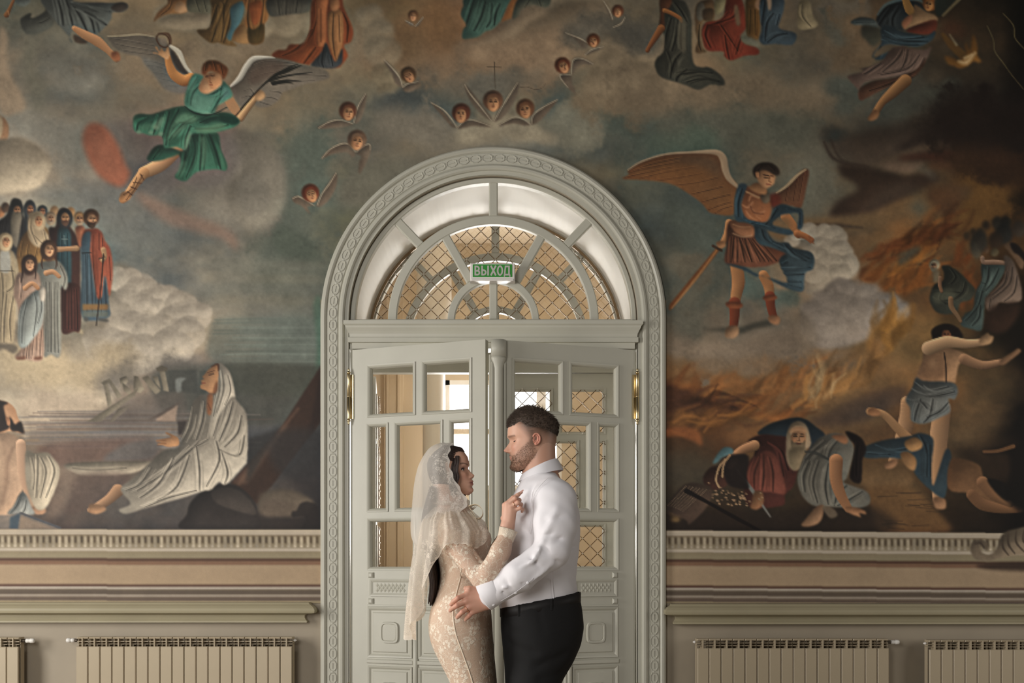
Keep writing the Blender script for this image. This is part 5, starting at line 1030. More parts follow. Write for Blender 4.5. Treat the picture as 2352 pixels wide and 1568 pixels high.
drape("920,320 985,320 960,400 940,480 980,570 1060,600 1150,600 1180,540 1200,490 1260,465 1340,490 1410,510 1410,640 1370,650 1380,540 1300,540 1230,560 1180,620 1310,660 1340,690 1280,700 1120,660 1050,630 980,605 900,590 890,470", mul(BL, .9), ("950,350 920,450 920,560", "990,590 1100,620 1200,650", "1220,500 1170,570 1130,620", "1390,530 1390,620", "1300,500 1380,520", "1020,610 1060,600"), .55, 1.4, 14)
fill("1100,370 1150,370 1160,440 1120,460 1090,420", (84, 70, 54), 2, .9, .4)
# head
fill("1000,340 1060,300 1130,330 1130,390 1060,380", (130, 88, 54), 1.4, 1, .3)
fill("1075,215 1110,190 1170,205 1200,240 1195,300 1165,330 1130,345 1085,310 1060,260", (146, 102, 66), 1.3, 1, .35)
drape("1060,265 1035,240 1030,200 1060,165 1110,145 1170,150 1215,180 1235,215 1225,245 1190,240 1150,215 1110,205 1085,215 1080,250", (44, 32, 24), ("1100,170 1070,210", "1160,170 1200,210"), .6, 1.5, 10); fill("1050,225 1075,220 1080,260 1060,262", (140, 96, 62), 1.2, 1, .2)
stroke("1112,240 1150,248", 8, (50, 30, 20), .9, 1); stroke("1165,250 1190,252", 7, (50, 30, 20), .9, 1); stroke("1120,262 1148,266", 8, (40, 26, 18), .85, 1); stroke("1160,258 1155,290 1172,296", 7, (98, 60, 36), .8, 1); stroke("1135,312 1165,314", 8, (112, 54, 38), .9, 1)

Z(1520, 740, 2.827)
# fire field behind
flames("40,440 200,500 400,560 600,600 800,620", 60, (128, 74, 34), 26, .5, 81, 170, (.9, -.45)); flames("300,480 600,430 800,420 1000,400", 50, (138, 86, 42), 26, .5, 82, 180, (.75, -.65)); flames("900,520 1100,450 1250,380 1400,200", 40, (146, 100, 50), 28, .5, 83, 180, (.6, -.8)); flames("950,520 1000,420 1080,440", 16, (164, 130, 84), 12, .6, 84, 120, (.1, -1)); flames("1400,100 1480,40 1500,200", 24, (148, 100, 40), 40, .5, 85, 150, (.2, -1))
fill("20,400 120,430 260,480 420,520 520,560 400,580 260,560 120,560 20,580", (62, 36, 24), 5, .75); flames("60,520 200,560 400,560", 26, (70, 42, 28), 18, .6, 86, 160, (.95, -.2)); flames("40,620 200,650 400,640 560,620", 30, (142, 88, 40), 16, .55, 87, 160, (.9, -.35))
fill("1050,600 1200,520 1400,440 1580,420 1560,520 1400,600 1250,660 1000,680 960,640", (78, 60, 48), 7, .75); fill("1150,640 1300,540 1480,470 1400,600", (66, 54, 46), 7, .5); fill("20,690 150,680 240,710 260,800 200,770 100,740 20,740", (136, 76, 38), 3, .85)
puffs("100,180 300,200 500,180 700,160 900,120", 40, 40, 80, (122, 104, 84), .5, 30, 64); puffs("250,270 500,300 700,280", 20, 36, 60, (128, 104, 78), .45, 20, 65)
# rocks and floor
fill("1260,900 1400,890 1600,960 1610,1060 1400,1080 1280,1040", (112, 82, 50), 5, .7, .3); fill("1330,1080 1620,1080 1820,1260 1850,1365 1440,1365 1370,1250", (112, 78, 44), 6, .85)
for k in range(16): x = r2.uniform(1400, 1750); y = r2.uniform(1090, 1340); stroke([(x, y), (x + r2.uniform(60, 160), y + r2.uniform(-8, 14))], [3, 10, 3], (58, 42, 28), .6, 2)
fill("20,1260 200,1200 600,1240 1000,1200 1330,1180 1450,1365 20,1365", (42, 32, 26), 8, .75); fill("1850,830 2100,800 2330,780 2330,1010 2100,1000 1960,890", (40, 28, 20), 10, .7)
# ---------------------------------------------------------------- condemned souls (right)
Z(1980, 480, 5.226)
for (x, y, r, c) in ((1485, 200, 50, (40, 30, 22)), (1620, 170, 70, (38, 34, 28)), (1720, 160, 66, (26, 26, 24)), (1330, 280, 44, (46, 34, 24)), (1420, 290, 56, (46, 38, 30)), (1400, 400, 110, (44, 40, 34)), (1700, 300, 110, (32, 32, 30)), (1600, 380, 90, (48, 36, 26)), (1260, 330, 50, (56, 42, 28)), (1880, 240, 90, (52, 44, 36))): fill([(x + r * math.cos(t), y + r * 1.15 * math.sin(t)) for t in np.linspace(0, 2 * PI, 10)[:-1]], c, 3, .9, .3)
fill("1290,520 1330,400 1380,430 1430,540 1390,600 1330,570", (72, 64, 50), 3, .9, .3); fill("1460,480 1500,450 1520,500 1490,540", (84, 62, 44), 2, .9, .3); fill("1540,500 1600,470 1640,520 1600,570 1550,560", (86, 74, 52), 2, .9, .3)
fill("1700,440 1740,410 1800,420 1850,480 1940,560 1940,680 1900,720 1820,600 1760,520", (96, 72, 52), 2, .9, .35); fill("1770,410 1860,430 1960,560 1960,640 1880,560 1810,510", (26, 20, 18), 2, .95)
drape("1440,650 1700,640 1720,720 1620,900 1480,1100 1440,1440 1300,1440 1180,1390 1230,1260 1330,1200 1350,1000 1430,860", (60, 70, 64), ("1520,700 1500,860 1440,1000", "1640,720 1560,880 1480,980", "1440,1000 1380,1180 1240,1340", "1420,1160 1400,1300 1320,1400", "1480,900 1420,880"), .55, 1.4, 20)
limb("1440,590 1460,640 1580,640 1700,650", [50, 56, 60, 50], (112, 86, 66), .35)
drape("1700,560 1790,600 1850,720 1910,960 1900,1100 1760,1140 1640,1130 1590,1220 1500,1220 1470,1080 1520,1030 1680,860 1710,720", (98, 80, 66), ("1800,700 1760,900 1560,1080", "1740,760 1700,900 1560,1030", "1860,800 1820,1000 1700,1110", "1540,1080 1520,1200"), .65, 1.2, 18)
fill("1500,1230 1640,1140 1880,1130 1860,1300 1700,1480 1480,1460", (52, 34, 24), 4, .9, .2)
# crouching old man
drape("950,690 1030,680 1160,760 1280,880 1360,980 1300,1090 1180,1130 1130,1240 980,1265 870,1220 810,1100 820,1000 870,900 960,860 980,770", (50, 50, 40), ("1060,720 1120,820 1060,900", "1240,880 1200,1000 1090,1090", "860,990 1000,980 1160,1000", "870,1060 960,1100 1080,1080", "960,1000 930,1080 1000,1140"), .55, 1.5, 18)
fill("860,1000 1000,960 1100,980 1100,1080 980,1110 880,1140 830,1080", (88, 86, 66), 4, .55); limb("1060,1080 1070,1180 1140,1280 1180,1350", [60, 60, 44, 34], (104, 78, 52), .35); limb("930,830 930,920 950,990", [50, 44, 36], (106, 76, 52), .35)
face(860, 680, 110, .1, -.5, (120, 106, 80), (116, 84, 56), (112, 98, 74)); fill("840,740 920,740 900,880 860,870", (108, 94, 70), 2.5, .85, .3)
# man recoiling
Z(1520, 740, 2.827)
fill("1750,60 1800,20 1870,15 1930,50 1950,100 1900,130 1780,140", (30, 22, 18), 2, 1, .2); face(1845, 80, 90, -.05, .15, (30, 22, 18), (120, 74, 46)); fill("1750,60 1800,22 1870,18 1930,50 1900,60 1860,40 1810,50 1790,120", (28, 20, 16), 2, .95)
SN = (142, 104, 70)
fill("1700,190 1760,130 1880,170 1960,200 2000,230 1930,270 1910,350 1880,400 1650,390 1660,330 1690,250", SN, 1.5, 1, .4); fill("1720,230 1830,220 1840,360 1680,370 1670,320", (112, 78, 52), 6, .6); blob(1760, 270, 30, 34, (150, 112, 76), .5)
limb("1730,170 1850,130 1980,140 2080,130", [90, 80, 56, 44], (152, 116, 80), .35); fill("2060,110 2110,70 2130,85 2150,90 2150,110 2130,140 2070,150", (138, 104, 70), 1.4, 1, .3); limb("1960,240 2080,280 2200,260", [70, 56, 40], (128, 92, 62), .4); fill("2190,250 2230,220 2280,190 2310,170 2330,190 2270,240 2210,280", (112, 80, 54), 1.5, 1, .3)
stroke("1832,200 1843,300 1843,420", 8, (24, 18, 16), .95, 1)
limb("1590,520 1590,640 1540,800 1500,900", [80, 110, 80, 60], SN, .4); fill("1450,920 1500,890 1530,910 1500,945 1450,950", (136, 96, 64), 1.4, 1, .3); limb("1820,560 1800,720 1790,920 1790,1150", [110, 120, 100, 64], (146, 108, 74), .4); fill("1760,1140 1830,1140 1845,1200 1810,1215 1770,1200", (138, 98, 66), 1.4, 1, .3)
drape("1650,360 1700,380 1880,390 1920,440 1900,500 1860,500 1870,580 1800,620 1700,660 1620,640 1610,560 1580,500 1620,430", (92, 92, 86), ("1650,390 1740,440 1860,420", "1630,430 1740,480 1900,450", "1680,500 1650,580 1640,640", "1760,500 1740,600 1700,650", "1860,520 1800,580 1720,620", "1600,500 1680,520 1720,560"), .58, 1.3, 12)
# fallen pair
limb("1350,580 1440,600 1530,690 1600,760", [50, 46, 56, 70], (138, 100, 64), .4); fill("1335,565 1380,555 1420,590 1390,610 1345,600", (128, 86, 54), 1.4, 1, .3)
drape("1300,820 1420,770 1600,740 1680,720 1760,760 1750,900 1760,1060 1840,830 1880,880 1850,1080 1820,1140 1720,1070 1640,980 1620,900 1480,880 1320,880", (50, 62, 66), ("1680,740 1720,840 1720,1000", "1400,800 1500,830 1600,820", "1740,800 1745,1000", "1340,850 1480,860"), .6, 1.4, 14)
fill("1580,770 1640,745 1690,780 1680,820 1620,840 1580,810", (140, 102, 62), 1.4, 1, .4); fill("1550,850 1600,840 1650,890 1640,960 1600,950 1560,900", (136, 98, 60), 1.4, 1, .4)
fill("1870,900 1960,890 2060,930 2090,1010 2180,1120 2330,1200 2330,1230 2200,1220 2100,1150 2000,1110 1860,1080", (108, 74, 46), 2, 1, .35); limb("2010,1120 2080,1180 2200,1210 2300,1215", [70, 80, 60, 40], (104, 70, 44), .35); limb("2080,1040 2150,1120 2260,1180", [80, 64, 44], (112, 76, 48), .35)
fill("2110,1020 2200,1030 2270,1080 2250,1160 2180,1120", (20, 16, 14), 2, .95); fill("2350,620 2310,660 2330,780 2270,800 2130,830 2080,835 2100,850 2240,850 2260,960 2240,1160 2400,1200 2400,620", (16, 12, 10), 4, .9); stroke("2090,840 2180,835 2280,805", [20, 22, 26], (96, 64, 40), .85, 1.5)
# group at the treasure
fill("620,720 700,660 850,620 930,630 1000,680 1060,740 1000,850 940,800 820,760 680,740", (34, 42, 46), 1.8, 1, .4)
drape("560,770 640,730 740,735 840,760 880,900 860,1050 800,1120 780,1190 560,1190 540,1000 600,860 590,800", (66, 34, 28), ("640,780 600,860", "760,850 790,1000", "700,780 780,840 820,960"), .6, 1.4, 14); drape("540,950 600,870 680,835 740,870 780,980 800,1110 690,1100 580,1090", (104, 54, 42), ("640,880 600,980 600,1080", "700,880 720,980 720,1100", "660,860 660,1000 650,1090"), .65, 1.25, 14)
limb("600,800 520,830 460,880", [70, 56, 50], (134, 92, 60), .4); fill("420,880 460,850 490,880 480,930 440,955 415,930", (140, 98, 66), 1.4, 1, .35); fill("470,940 490,950 600,1090 710,1265 700,1265 570,1090", (104, 98, 90), 1.2, 1, .2, curve=False); fill("600,1100 650,1100 660,1170 620,1215 575,1205 580,1170", (112, 74, 48), 1.4, 1, .3)
fill("805,790 815,720 860,675 920,675 960,740 965,800 930,840 900,940 850,960 810,900", (134, 112, 86), 1.6, 1, .35); face(885, 745, 150, .03, .1, (126, 104, 78), (138, 98, 66), (110, 92, 68), hairw=1.0); fill("830,720 840,690 880,674 920,684 940,720 885,708", (146, 106, 72), 2, .9, .2); fill("830,820 940,820 900,930 855,960 825,900", (106, 90, 66), 2.5, .85, .35)
drape("890,960 930,860 1000,770 1080,725 1160,725 1220,760 1250,830 1240,880 1200,1010 1180,1040 1330,1100 1345,1180 1250,1210 1150,1200 1000,1195 920,1140 880,1040", (98, 92, 80), ("1060,770 980,840 930,900", "1150,760 1100,820 1080,880", "960,900 920,1000 930,1100", "1020,900 980,1040 1010,1170", "1080,920 1060,1060 1080,1180", "1200,1060 1140,1120 1120,1190", "1300,1100 1200,1160 1140,1190"), .65, 1.25, 13)
stroke("930,840 1000,850 1080,890", [10, 22, 14], (58, 56, 50), .85, 1.5); limb("1130,900 1130,1020 1160,1120 1210,1210", [90, 80, 70, 50], (134, 92, 60), .4); fill("1190,1200 1250,1200 1310,1220 1325,1245 1280,1240 1290,1265 1210,1235", (136, 94, 62), 1.4, 1, .3)
drape("1190,710 1240,720 1300,760 1325,830 1300,900 1290,1040 1220,1010 1240,880 1250,800 1220,760", (28, 20, 18), ("1270,780 1260,900 1260,1000",), .6, 1.6, 10); fill("1100,740 1180,730 1210,770 1180,790", (122, 82, 54), 1.5, 1, .3); fill("1000,1200 1050,1190 1030,1290 960,1325 905,1320 930,1280", (128, 94, 66), 1.5, 1, .35); fill("1040,1200 1100,1200 1140,1250 1090,1270", (100, 84, 66), 2, .9)
fill("330,910 390,820 450,815 460,850 390,880 360,910", (76, 104, 106), 2, .9, .3); fill("270,1000 320,940 400,940 440,1000 420,1060 340,1090 280,1060", (58, 36, 28), 1.8, 1, .4); fill("390,900 460,860 560,870 550,1000 560,1080 440,1060 400,980", (34, 26, 24), 2, .95)
for t in ("410,890 370,940 350,1020 370,1070", "440,860 400,920 390,1000"):
    q = crom(np.array([tuple(map(float, s_.split(','))) for s_ in t.split()]), False, 8)
    for x, y in q: stroke([(x, y), (x + 3, y + 3)], 11, (136, 106, 74), .9, .8)
for k in range(60): x = r2.gauss(450, 90); y = 1130 + (x - 450) * .12 + r2.gauss(0, 26); stroke([(x, y), (x + 7, y + 2)], r2.uniform(6, 12), mul((120, 92, 66), r2.uniform(.8, 1.25)), .8, .9)
fill("30,1190 150,1050 280,1055 330,1090 290,1200 180,1310 150,1280 30,1240", (66, 50, 40), 1.6, .95, .3)
for k in range(7): stroke([(40 + k * 16, 1190 + k * 6), (160 + k * 22, 1060 + k * 4)], 3, (120, 98, 76), .7, .8)
stroke("160,1095 300,1170 480,1270 640,1355", [34, 22, 26, 20], (26, 20, 18), 1, 1.2); blob(90, 1280, 30, 20, (112, 86, 52), .8, 0, 1.5)

# ---------------------------------------------------------------- painted frieze below the picture
Z(0, 0, 1)
def band(y0, y1, col, x0, x1, soft=.8, dl=0.0, a=1.0):
    k = (x1 - x0); fill([(x0, y0), (x1, y0 + dl * k), (x1, y1 + dl * k), (x0, y1)], col, soft, a, curve=False, tex=.03)
for x0, x1, dl, yo in ((-420, 752, 0.0015, 0), (1512, 2772, .008, 3)):
    B = lambda y0, y1, col, soft=.8, a=1.0: band(y0 + yo - (0 if x0 > 0 else 0), y1 + yo, col, x0, x1, soft, dl, a)
    B(1215, 1400, (124, 108, 84)); B(1215, 1230, (146, 132, 112)); B(1227, 1231, (112, 96, 74))
    B(1229, 1258, (122, 108, 84))
    n = int((x1 - x0) / 14.6)
    for i in range(n):
        x = x0 + i * 14.6; yy = dl * (x - x0) + yo; v = r2.uniform(.85, 1.12)
        fill([(x + 7, 1230 + yy), (x + 13, 1230 + yy), (x + 13, 1246 + yy), (x + 8, 1246 + yy)], mul((72, 58, 42), v), 1.5, .85, curve=False)
        fill([(x + 1, 1231 + yy), (x + 6, 1231 + yy), (x + 6, 1253 + yy), (x + 1, 1253 + yy)], mul((150, 136, 114), v), 1.6, .8, curve=False); blob(x + 3, 1253 + yy, 4, 3, mul((160, 146, 126), v), .7)
    B(1257, 1265, (156, 142, 122), 1.6); B(1265, 1281, (126, 112, 86)); B(1281, 1288, (78, 54, 38), 1.6); B(1287, 1297, (116, 84, 62), 2.5); B(1296, 1341, (144, 120, 92), 2)
    B(1341, 1347, (86, 58, 44), 1.4); B(1346, 1352, (146, 132, 116), 1.2); B(1352, 1365, (92, 78, 64), 1.6); B(1364, 1369, (134, 120, 104), 1.2); B(1369, 1379, (96, 80, 66), 1.5); B(1378, 1400, (132, 116, 88), 1)
# painted scroll bracket at the right end
Z(1500, 1180, 2.76)
fill("2010,200 2040,165 2090,165 2125,195 2115,230 2090,215 2070,190 2080,240 2130,260 2180,210 2210,130 2290,95 2400,95 2400,290 2330,260 2200,280 2120,300 2050,290 2015,250", (112, 96, 76), 1.6, 1, .4)
for t in ("2215,140 2215,210 2250,260", "2250,110 2250,190 2290,250", "2300,105 2300,180 2350,240", "2350,100 2345,170 2400,220"): stroke(t, [6, 14, 6], (66, 54, 42), .8, 2)
stroke("2040,190 2075,185 2095,215", [6, 14, 8], (66, 54, 42), .7, 2); fill("2060,320 2400,310 2400,360 2120,350", (46, 34, 26), 3, .7)
# plaster-coloured margins where picture meets door moulding
Z(0, 0, 1)
fill([(738, 690), (760, 690), (760, 1400), (738, 1400)], (128, 112, 88), .9, .95, curve=False); fill([(1512, 690), (1530, 690), (1530, 1400), (1512, 1400)], (112, 100, 78), .9, .95, curve=False)

# ---------------------------------------------------------------- wall mesh carrying the painting
GAIN = 1.52; SATN = .80
for rad_, am_ in ((2.5, .28), (7, .24), (26, .16)): CV = CV + am_ * (CV - np.stack([blur(np.ascontiguousarray(CV[..., k]), rad_) for k in range(3)], -1)) * np.clip(CV / 60, .4, 1)
CV = np.clip(CV, 0, 255); CV = CV.mean(2, keepdims=True) * (1 - SATN) + CV * SATN
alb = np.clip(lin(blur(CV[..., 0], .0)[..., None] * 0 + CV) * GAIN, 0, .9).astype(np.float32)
gxs = np.concatenate([np.arange(-410, -16, 14), np.arange(-16, 2368, 2.6), np.arange(2368, 2762, 14)]); gys = np.concatenate([np.arange(-310, -12, 14), np.arange(-12, 1384, 2.6), [1385.0]])
nx, ny = len(gxs), len(gys)
def samp(xs, ys):
    xf = np.clip(xs + OX, 0, CW - 1.01); yf = np.clip(ys + OY, 0, CH - 1.01); x0 = xf.astype(int); y0 = yf.astype(int); fx = (xf - x0)[None, :, None]; fy = (yf - y0)[:, None, None]
    g = lambda a, b: alb[a][:, b]
    return (g(y0, x0) * (1 - fx) + g(y0, x0 + 1) * fx) * (1 - fy) + (g(y0 + 1, x0) * (1 - fx) + g(y0 + 1, x0 + 1) * fx) * fy
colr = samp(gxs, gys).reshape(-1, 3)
GX, GY = np.meshgrid(gxs, gys)
V3 = np.stack([(GX - CX) / U, np.full_like(GX, -.006), HC + (HY - GY) / U], -1).reshape(-1, 3).astype(np.float32)
cxm = (gxs[:-1] + gxs[1:]) / 2; cym = (gys[:-1] + gys[1:]) / 2; QX, QY = np.meshgrid(cxm, cym)
acx = XC * U + CX; rin = 386
hole = ((QX - acx) ** 2 + (QY - 735) ** 2 < rin ** 2) | ((abs(QX - acx) < rin) & (QY > 735))
ii = np.arange((ny - 1) * (nx - 1)).reshape(ny - 1, nx - 1); jy, jx = np.divmod(ii[~hole], nx - 1)
base = jy * nx + jx; quads = np.stack([base, base + nx, base + nx + 1, base + 1], -1).astype(np.int32)
used = np.zeros(nx * ny, bool); used[quads.ravel()] = True; remap = np.cumsum(used) - 1; quads = remap[quads].astype(np.int32); V3 = V3[used]; colr = colr[used]
me = bpy.data.meshes.new('mural'); me.vertices.add(len(V3)); me.vertices.foreach_set('co', V3.ravel())
me.loops.add(quads.size); me.loops.foreach_set('vertex_index', quads.ravel()); me.polygons.add(len(quads)); me.polygons.foreach_set('loop_start', np.arange(0, quads.size, 4, dtype=np.int32))
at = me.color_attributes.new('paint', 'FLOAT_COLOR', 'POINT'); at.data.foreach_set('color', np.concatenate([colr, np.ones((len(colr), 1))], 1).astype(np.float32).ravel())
me.update(); me.validate()
mm = bpy.data.materials.new('mural_paint'); mm.use_nodes = True; nt = mm.node_tree; b = nt.nodes['Principled BSDF']; b.inputs['Roughness'].default_value = .62; b.inputs['Specular IOR Level'].default_value = .25
ca = nt.nodes.new('ShaderNodeVertexColor'); ca.layer_name = 'paint'; tcn = nt.nodes.new('ShaderNodeTexCoord'); nn = nt.nodes.new('ShaderNodeTexNoise'); nn.inputs['Scale'].default_value = 220; nn.inputs['Detail'].default_value = 4
nt.links.new(tcn.outputs['Object'], nn.inputs['Vector']); mr = nt.nodes.new('ShaderNodeMapRange'); mr.inputs[1].default_value = .3; mr.inputs[2].default_value = .7; mr.inputs[3].default_value = .95; mr.inputs[4].default_value = 1.05; nt.links.new(nn.outputs['Fac'], mr.inputs[0])
mx = nt.nodes.new('ShaderNodeVectorMath'); mx.operation = 'SCALE'; nt.links.new(ca.outputs['Color'], mx.inputs[0]); nt.links.new(mr.outputs[0], mx.inputs['Scale']); nt.links.new(mx.outputs[0], b.inputs['Base Color'])
bp = nt.nodes.new('ShaderNodeBump'); bp.inputs['Strength'].default_value = .08; bp.inputs['Distance'].default_value = .004; nt.links.new(nn.outputs['Fac'], bp.inputs['Height']); nt.links.new(bp.outputs[0], b.inputs['Normal'])
me.materials.append(mm); o = link('mural', me); tag(o, 'large religious wall painting of angels, clouds, saints and fire around the arch', 'mural')
# ================================================================ the couple
YP = -3.12; SP = F / (D + YP)                     # standing plane of the couple, units per metre there
def PP(px, py, dy=0.0):
    y = YP + dy; k = (D + y) / F
    return np.array([(px - CX) * k, y, HC + (HY - py) * k])
def PX(px): return (px - CX) / SP
def PZ(py): return HC + (HY - py) / SP
def smin(a, b, k):
    h = np.clip(.5 + .5 * (b - a) / k, 0, 1); return b + (a - b) * h - k * h * (1 - h)
class Field:
    def __init__(s, lo, hi, res):
        s.lo = np.array(lo, float); s.res = res; n = np.ceil((np.array(hi) - s.lo) / res).astype(int) + 1; s.n = n
        ax = [(s.lo[i] + np.arange(n[i]) * res).astype(np.float32) for i in range(3)]
        s.X, s.Y, s.Z = ax[0][:, None, None], ax[1][None, :, None], ax[2][None, None, :]
        s.f = np.full(tuple(n), 9.0, np.float32)
    def add(s, g, k=.02, sub=False): s.f = smin(s.f, g.astype(np.float32), k) if k > 0 else np.minimum(s.f, g); return s
    def cap(s, a, b, ra, rb):
        a = np.asarray(a, float); b = np.asarray(b, float); d = b - a; L = d @ d
        t = np.clip(((s.X - a[0]) * d[0] + (s.Y - a[1]) * d[1] + (s.Z - a[2]) * d[2]) / L, 0, 1)
        return np.sqrt((s.X - a[0] - t * d[0]) ** 2 + (s.Y - a[1] - t * d[1]) ** 2 + (s.Z - a[2] - t * d[2]) ** 2) - (ra + (rb - ra) * t)
    def chain(s, pts, rs, k=.015, out=.02):
        g = None
        for i in range(len(pts) - 1):
            c = s.cap(pts[i], pts[i + 1], rs[i], rs[i + 1]); g = c if g is None else smin(g, c, k)
        return s.add(g, out)
    def ell(s, c, r): 
        q = np.sqrt(((s.X - c[0]) / r[0]) ** 2 + ((s.Y - c[1]) / r[1]) ** 2 + ((s.Z - c[2]) / r[2]) ** 2); return (q - 1) * min(r)
    def stack(s, rows, p=2.0):
        """rows: z, x_min, x_max, y_centre, half depth in y - horizontal superellipse sections"""
        R = np.array(sorted(rows)); zz_ = s.Z.ravel()
        zf = np.linspace(R[0, 0], R[-1, 0], 200); sm = lambda c: np.convolve(np.pad(np.interp(zf, R[:, 0], c), 6, mode='edge'), np.ones(13) / 13, 'valid')
        I = lambda c: np.interp(zz_, zf, sm(c))[None, None, :].astype(np.float32)
        x0, x1, yc, ry = I(R[:, 1]), I(R[:, 2]), I(R[:, 3]), I(R[:, 4]); xc, rx = (x0 + x1) / 2, (x1 - x0) / 2
        q = (np.abs((s.X - xc) / rx) ** p + np.abs((s.Y - yc) / ry) ** p) ** (1 / p)
        g = (q - 1) * np.minimum(rx, ry); return np.maximum(g, np.maximum(R[0, 0] - s.Z, s.Z - R[-1, 0]))
    def mesh(s):
        f = s.f; n = s.n - 1; sg = f < 0
        c = sum(sg[i:i + n[0], j:j + n[1], k:k + n[2]].astype(np.int8) for i in (0, 1) for j in (0, 1) for k in (0, 1))
        act = (c > 0) & (c < 8); idx = np.full(act.shape, -1, np.int64); ac = np.argwhere(act); idx[act] = np.arange(len(ac))
        acc = np.zeros((len(ac), 3)); cnt = np.zeros(len(ac))
        corners = [(i, j, k) for i in (0, 1) for j in (0, 1) for k in (0, 1)]
        for a in corners:
            for d in range(3):
                if a[d]: continue
                b = list(a); b[d] = 1
                fa = f[ac[:, 0] + a[0], ac[:, 1] + a[1], ac[:, 2] + a[2]]; fb = f[ac[:, 0] + b[0], ac[:, 1] + b[1], ac[:, 2] + b[2]]
                m = (fa < 0) != (fb < 0); t = fa[m] / (fa[m] - fb[m]); p = np.tile(np.array(a, float), (m.sum(), 1)); p[:, d] += t
                acc[m] += p; cnt[m] += 1
        V = s.lo + (ac + acc / cnt[:, None]) * s.res; Q = []
        for d in range(3):
            e = [1, 1, 1]; e[d] = 0; sl0 = [slice(1, -1)] * 3; sl0[d] = slice(0, -1); sl1 = list(sl0); sl1[d] = slice(1, None)
            A, B = sg[tuple(sl0)], sg[tuple(sl1)]; w_ = np.argwhere(A != B); flip = A[A != B]
            off = np.array([1, 1, 1]); off[d] = 0; w_ = w_ + off; u, v = [q for q in range(3) if q != d]
            def cell(du, dv): q = w_.copy(); q[:, u] -= du; q[:, v] -= dv; return idx[q[:, 0], q[:, 1], q[:, 2]]
            qd = np.stack([cell(1, 1), cell(0, 1), cell(0, 0), cell(1, 0)], 1)
            if d == 1: flip = ~flip
            qd[~flip] = qd[~flip][:, ::-1]; Q.append(qd)
        Q = np.concatenate(Q); Q = Q[(Q >= 0).all(1)]; return V, Q
def np_mesh(name, V, Q, m, smooth=True, iters=0, colors=None):
    V = np.asarray(V, float)
    if iters:
        E = np.concatenate([Q[:, [0, 1]], Q[:, [1, 2]], Q[:, [2, 3]], Q[:, [3, 0]]]); 
        for _ in range(iters):
            S = np.zeros_like(V); c = np.zeros(len(V))
            for a, b in ((0, 1), (1, 0)): np.add.at(S, E[:, a], V[E[:, b]]); np.add.at(c, E[:, a], 1)
            V = V * .45 + .55 * S / np.maximum(c, 1)[:, None]
    me = bpy.data.meshes.new(name); me.vertices.add(len(V)); me.vertices.foreach_set('co', V.astype(np.float32).ravel())
    Q = np.asarray(Q, np.int32); k = Q.shape[1]; me.loops.add(Q.size); me.loops.foreach_set('vertex_index', Q.ravel()); me.polygons.add(len(Q)); me.polygons.foreach_set('loop_start', np.arange(0, Q.size, k, dtype=np.int32))
    if colors is not None:
        at = me.color_attributes.new('tone', 'FLOAT_COLOR', 'POINT'); at.data.foreach_set('color', np.concatenate([colors, np.ones((len(colors), 1))], 1).astype(np.float32).ravel())
    me.polygons.foreach_set('use_smooth', [smooth] * len(Q)); me.materials.append(m); me.update(); me.validate(); return me
def grid_mesh(name, P3, m, closed=False, thick=0.0, colors=None):
    """P3[v, u, 3] sheet"""
    nv, nu = P3.shape[:2]; idx = np.arange(nv * nu).reshape(nv, nu); A = idx[:-1, :-1].ravel(); B = idx[:-1, 1:].ravel(); C = idx[1:, 1:].ravel(); D_ = idx[1:, :-1].ravel(); Q = np.stack([A, B, C, D_], 1)
    if closed: Q = np.concatenate([Q, np.stack([idx[:-1, -1], idx[:-1, 0], idx[1:, 0], idx[1:, -1]], 1)])
    return np_mesh(name, P3.reshape(-1, 3), Q, m, colors=None if colors is None else colors.reshape(-1, 3))
def join_np(parts):
    V, Q, C = [], [], []; n = 0
    for p in parts: V.append(p[0]); Q.append(np.asarray(p[1]) + n); C.append(p[2]); n += len(p[0])
    return np.concatenate(V), np.concatenate(Q), np.concatenate(C)

# ---------------------------------------------------------------- cloth and skin materials
def skin_mat(name):
    m = bpy.data.materials.new(name); m.use_nodes = True; nt = m.node_tree; b = nt.nodes['Principled BSDF']
    c = nt.nodes.new('ShaderNodeVertexColor'); c.layer_name = 'tone'; nt.links.new(c.outputs['Color'], b.inputs['Base Color'])
    b.inputs['Roughness'].default_value = .48; b.inputs['Specular IOR Level'].default_value = .35
    b.inputs['Subsurface Weight'].default_value = .12; b.inputs['Subsurface Radius'].default_value = (.012, .005, .003); b.inputs['Subsurface Scale'].default_value = 1
    return m
M['skin'] = skin_mat('skin')
M['shirt'] = mat('white_cotton', (.76, .735, .76), .62, noise=.015, nscale=20, bump=.05, bscale=500, sheen=.15)
M['trousers'] = mat('black_wool', (.009, .0088, .009), .8, bump=.08, bscale=600, spec=.25)
M['belt'] = mat('black_leather', (.012, .011, .011), .6, spec=.25)
M['hair_man'] = mat('dark_brown_hair', (.062, .040, .027), .7, noise=.35, nscale=120)
M['beard'] = mat('brown_stubble', (.17, .10, .062), .7)
M['hair_woman'] = mat('black_brown_hair', (.030, .017, .013), .6, noise=.3, nscale=90)
M['gold'] = mat('rose_gold', (.75, .42, .28), .2, metal=1)
M['button'] = mat('shirt_button', (.86, .84, .86), .3)
M['eye'] = mat('eye_white', (.75, .70, .66), .15); M['iris'] = mat('dark_iris', (.03, .018, .012), .1); M['lash'] = mat('dark_lash', (.02, .012, .01), .5); M['nail'] = mat('nude_nail', (.72, .42, .36), .2)
M['ribbon'] = mat('champagne_ribbon', (.56, .47, .33), .35)
M['shoe'] = mat('black_shoe', (.02, .02, .02), .25)
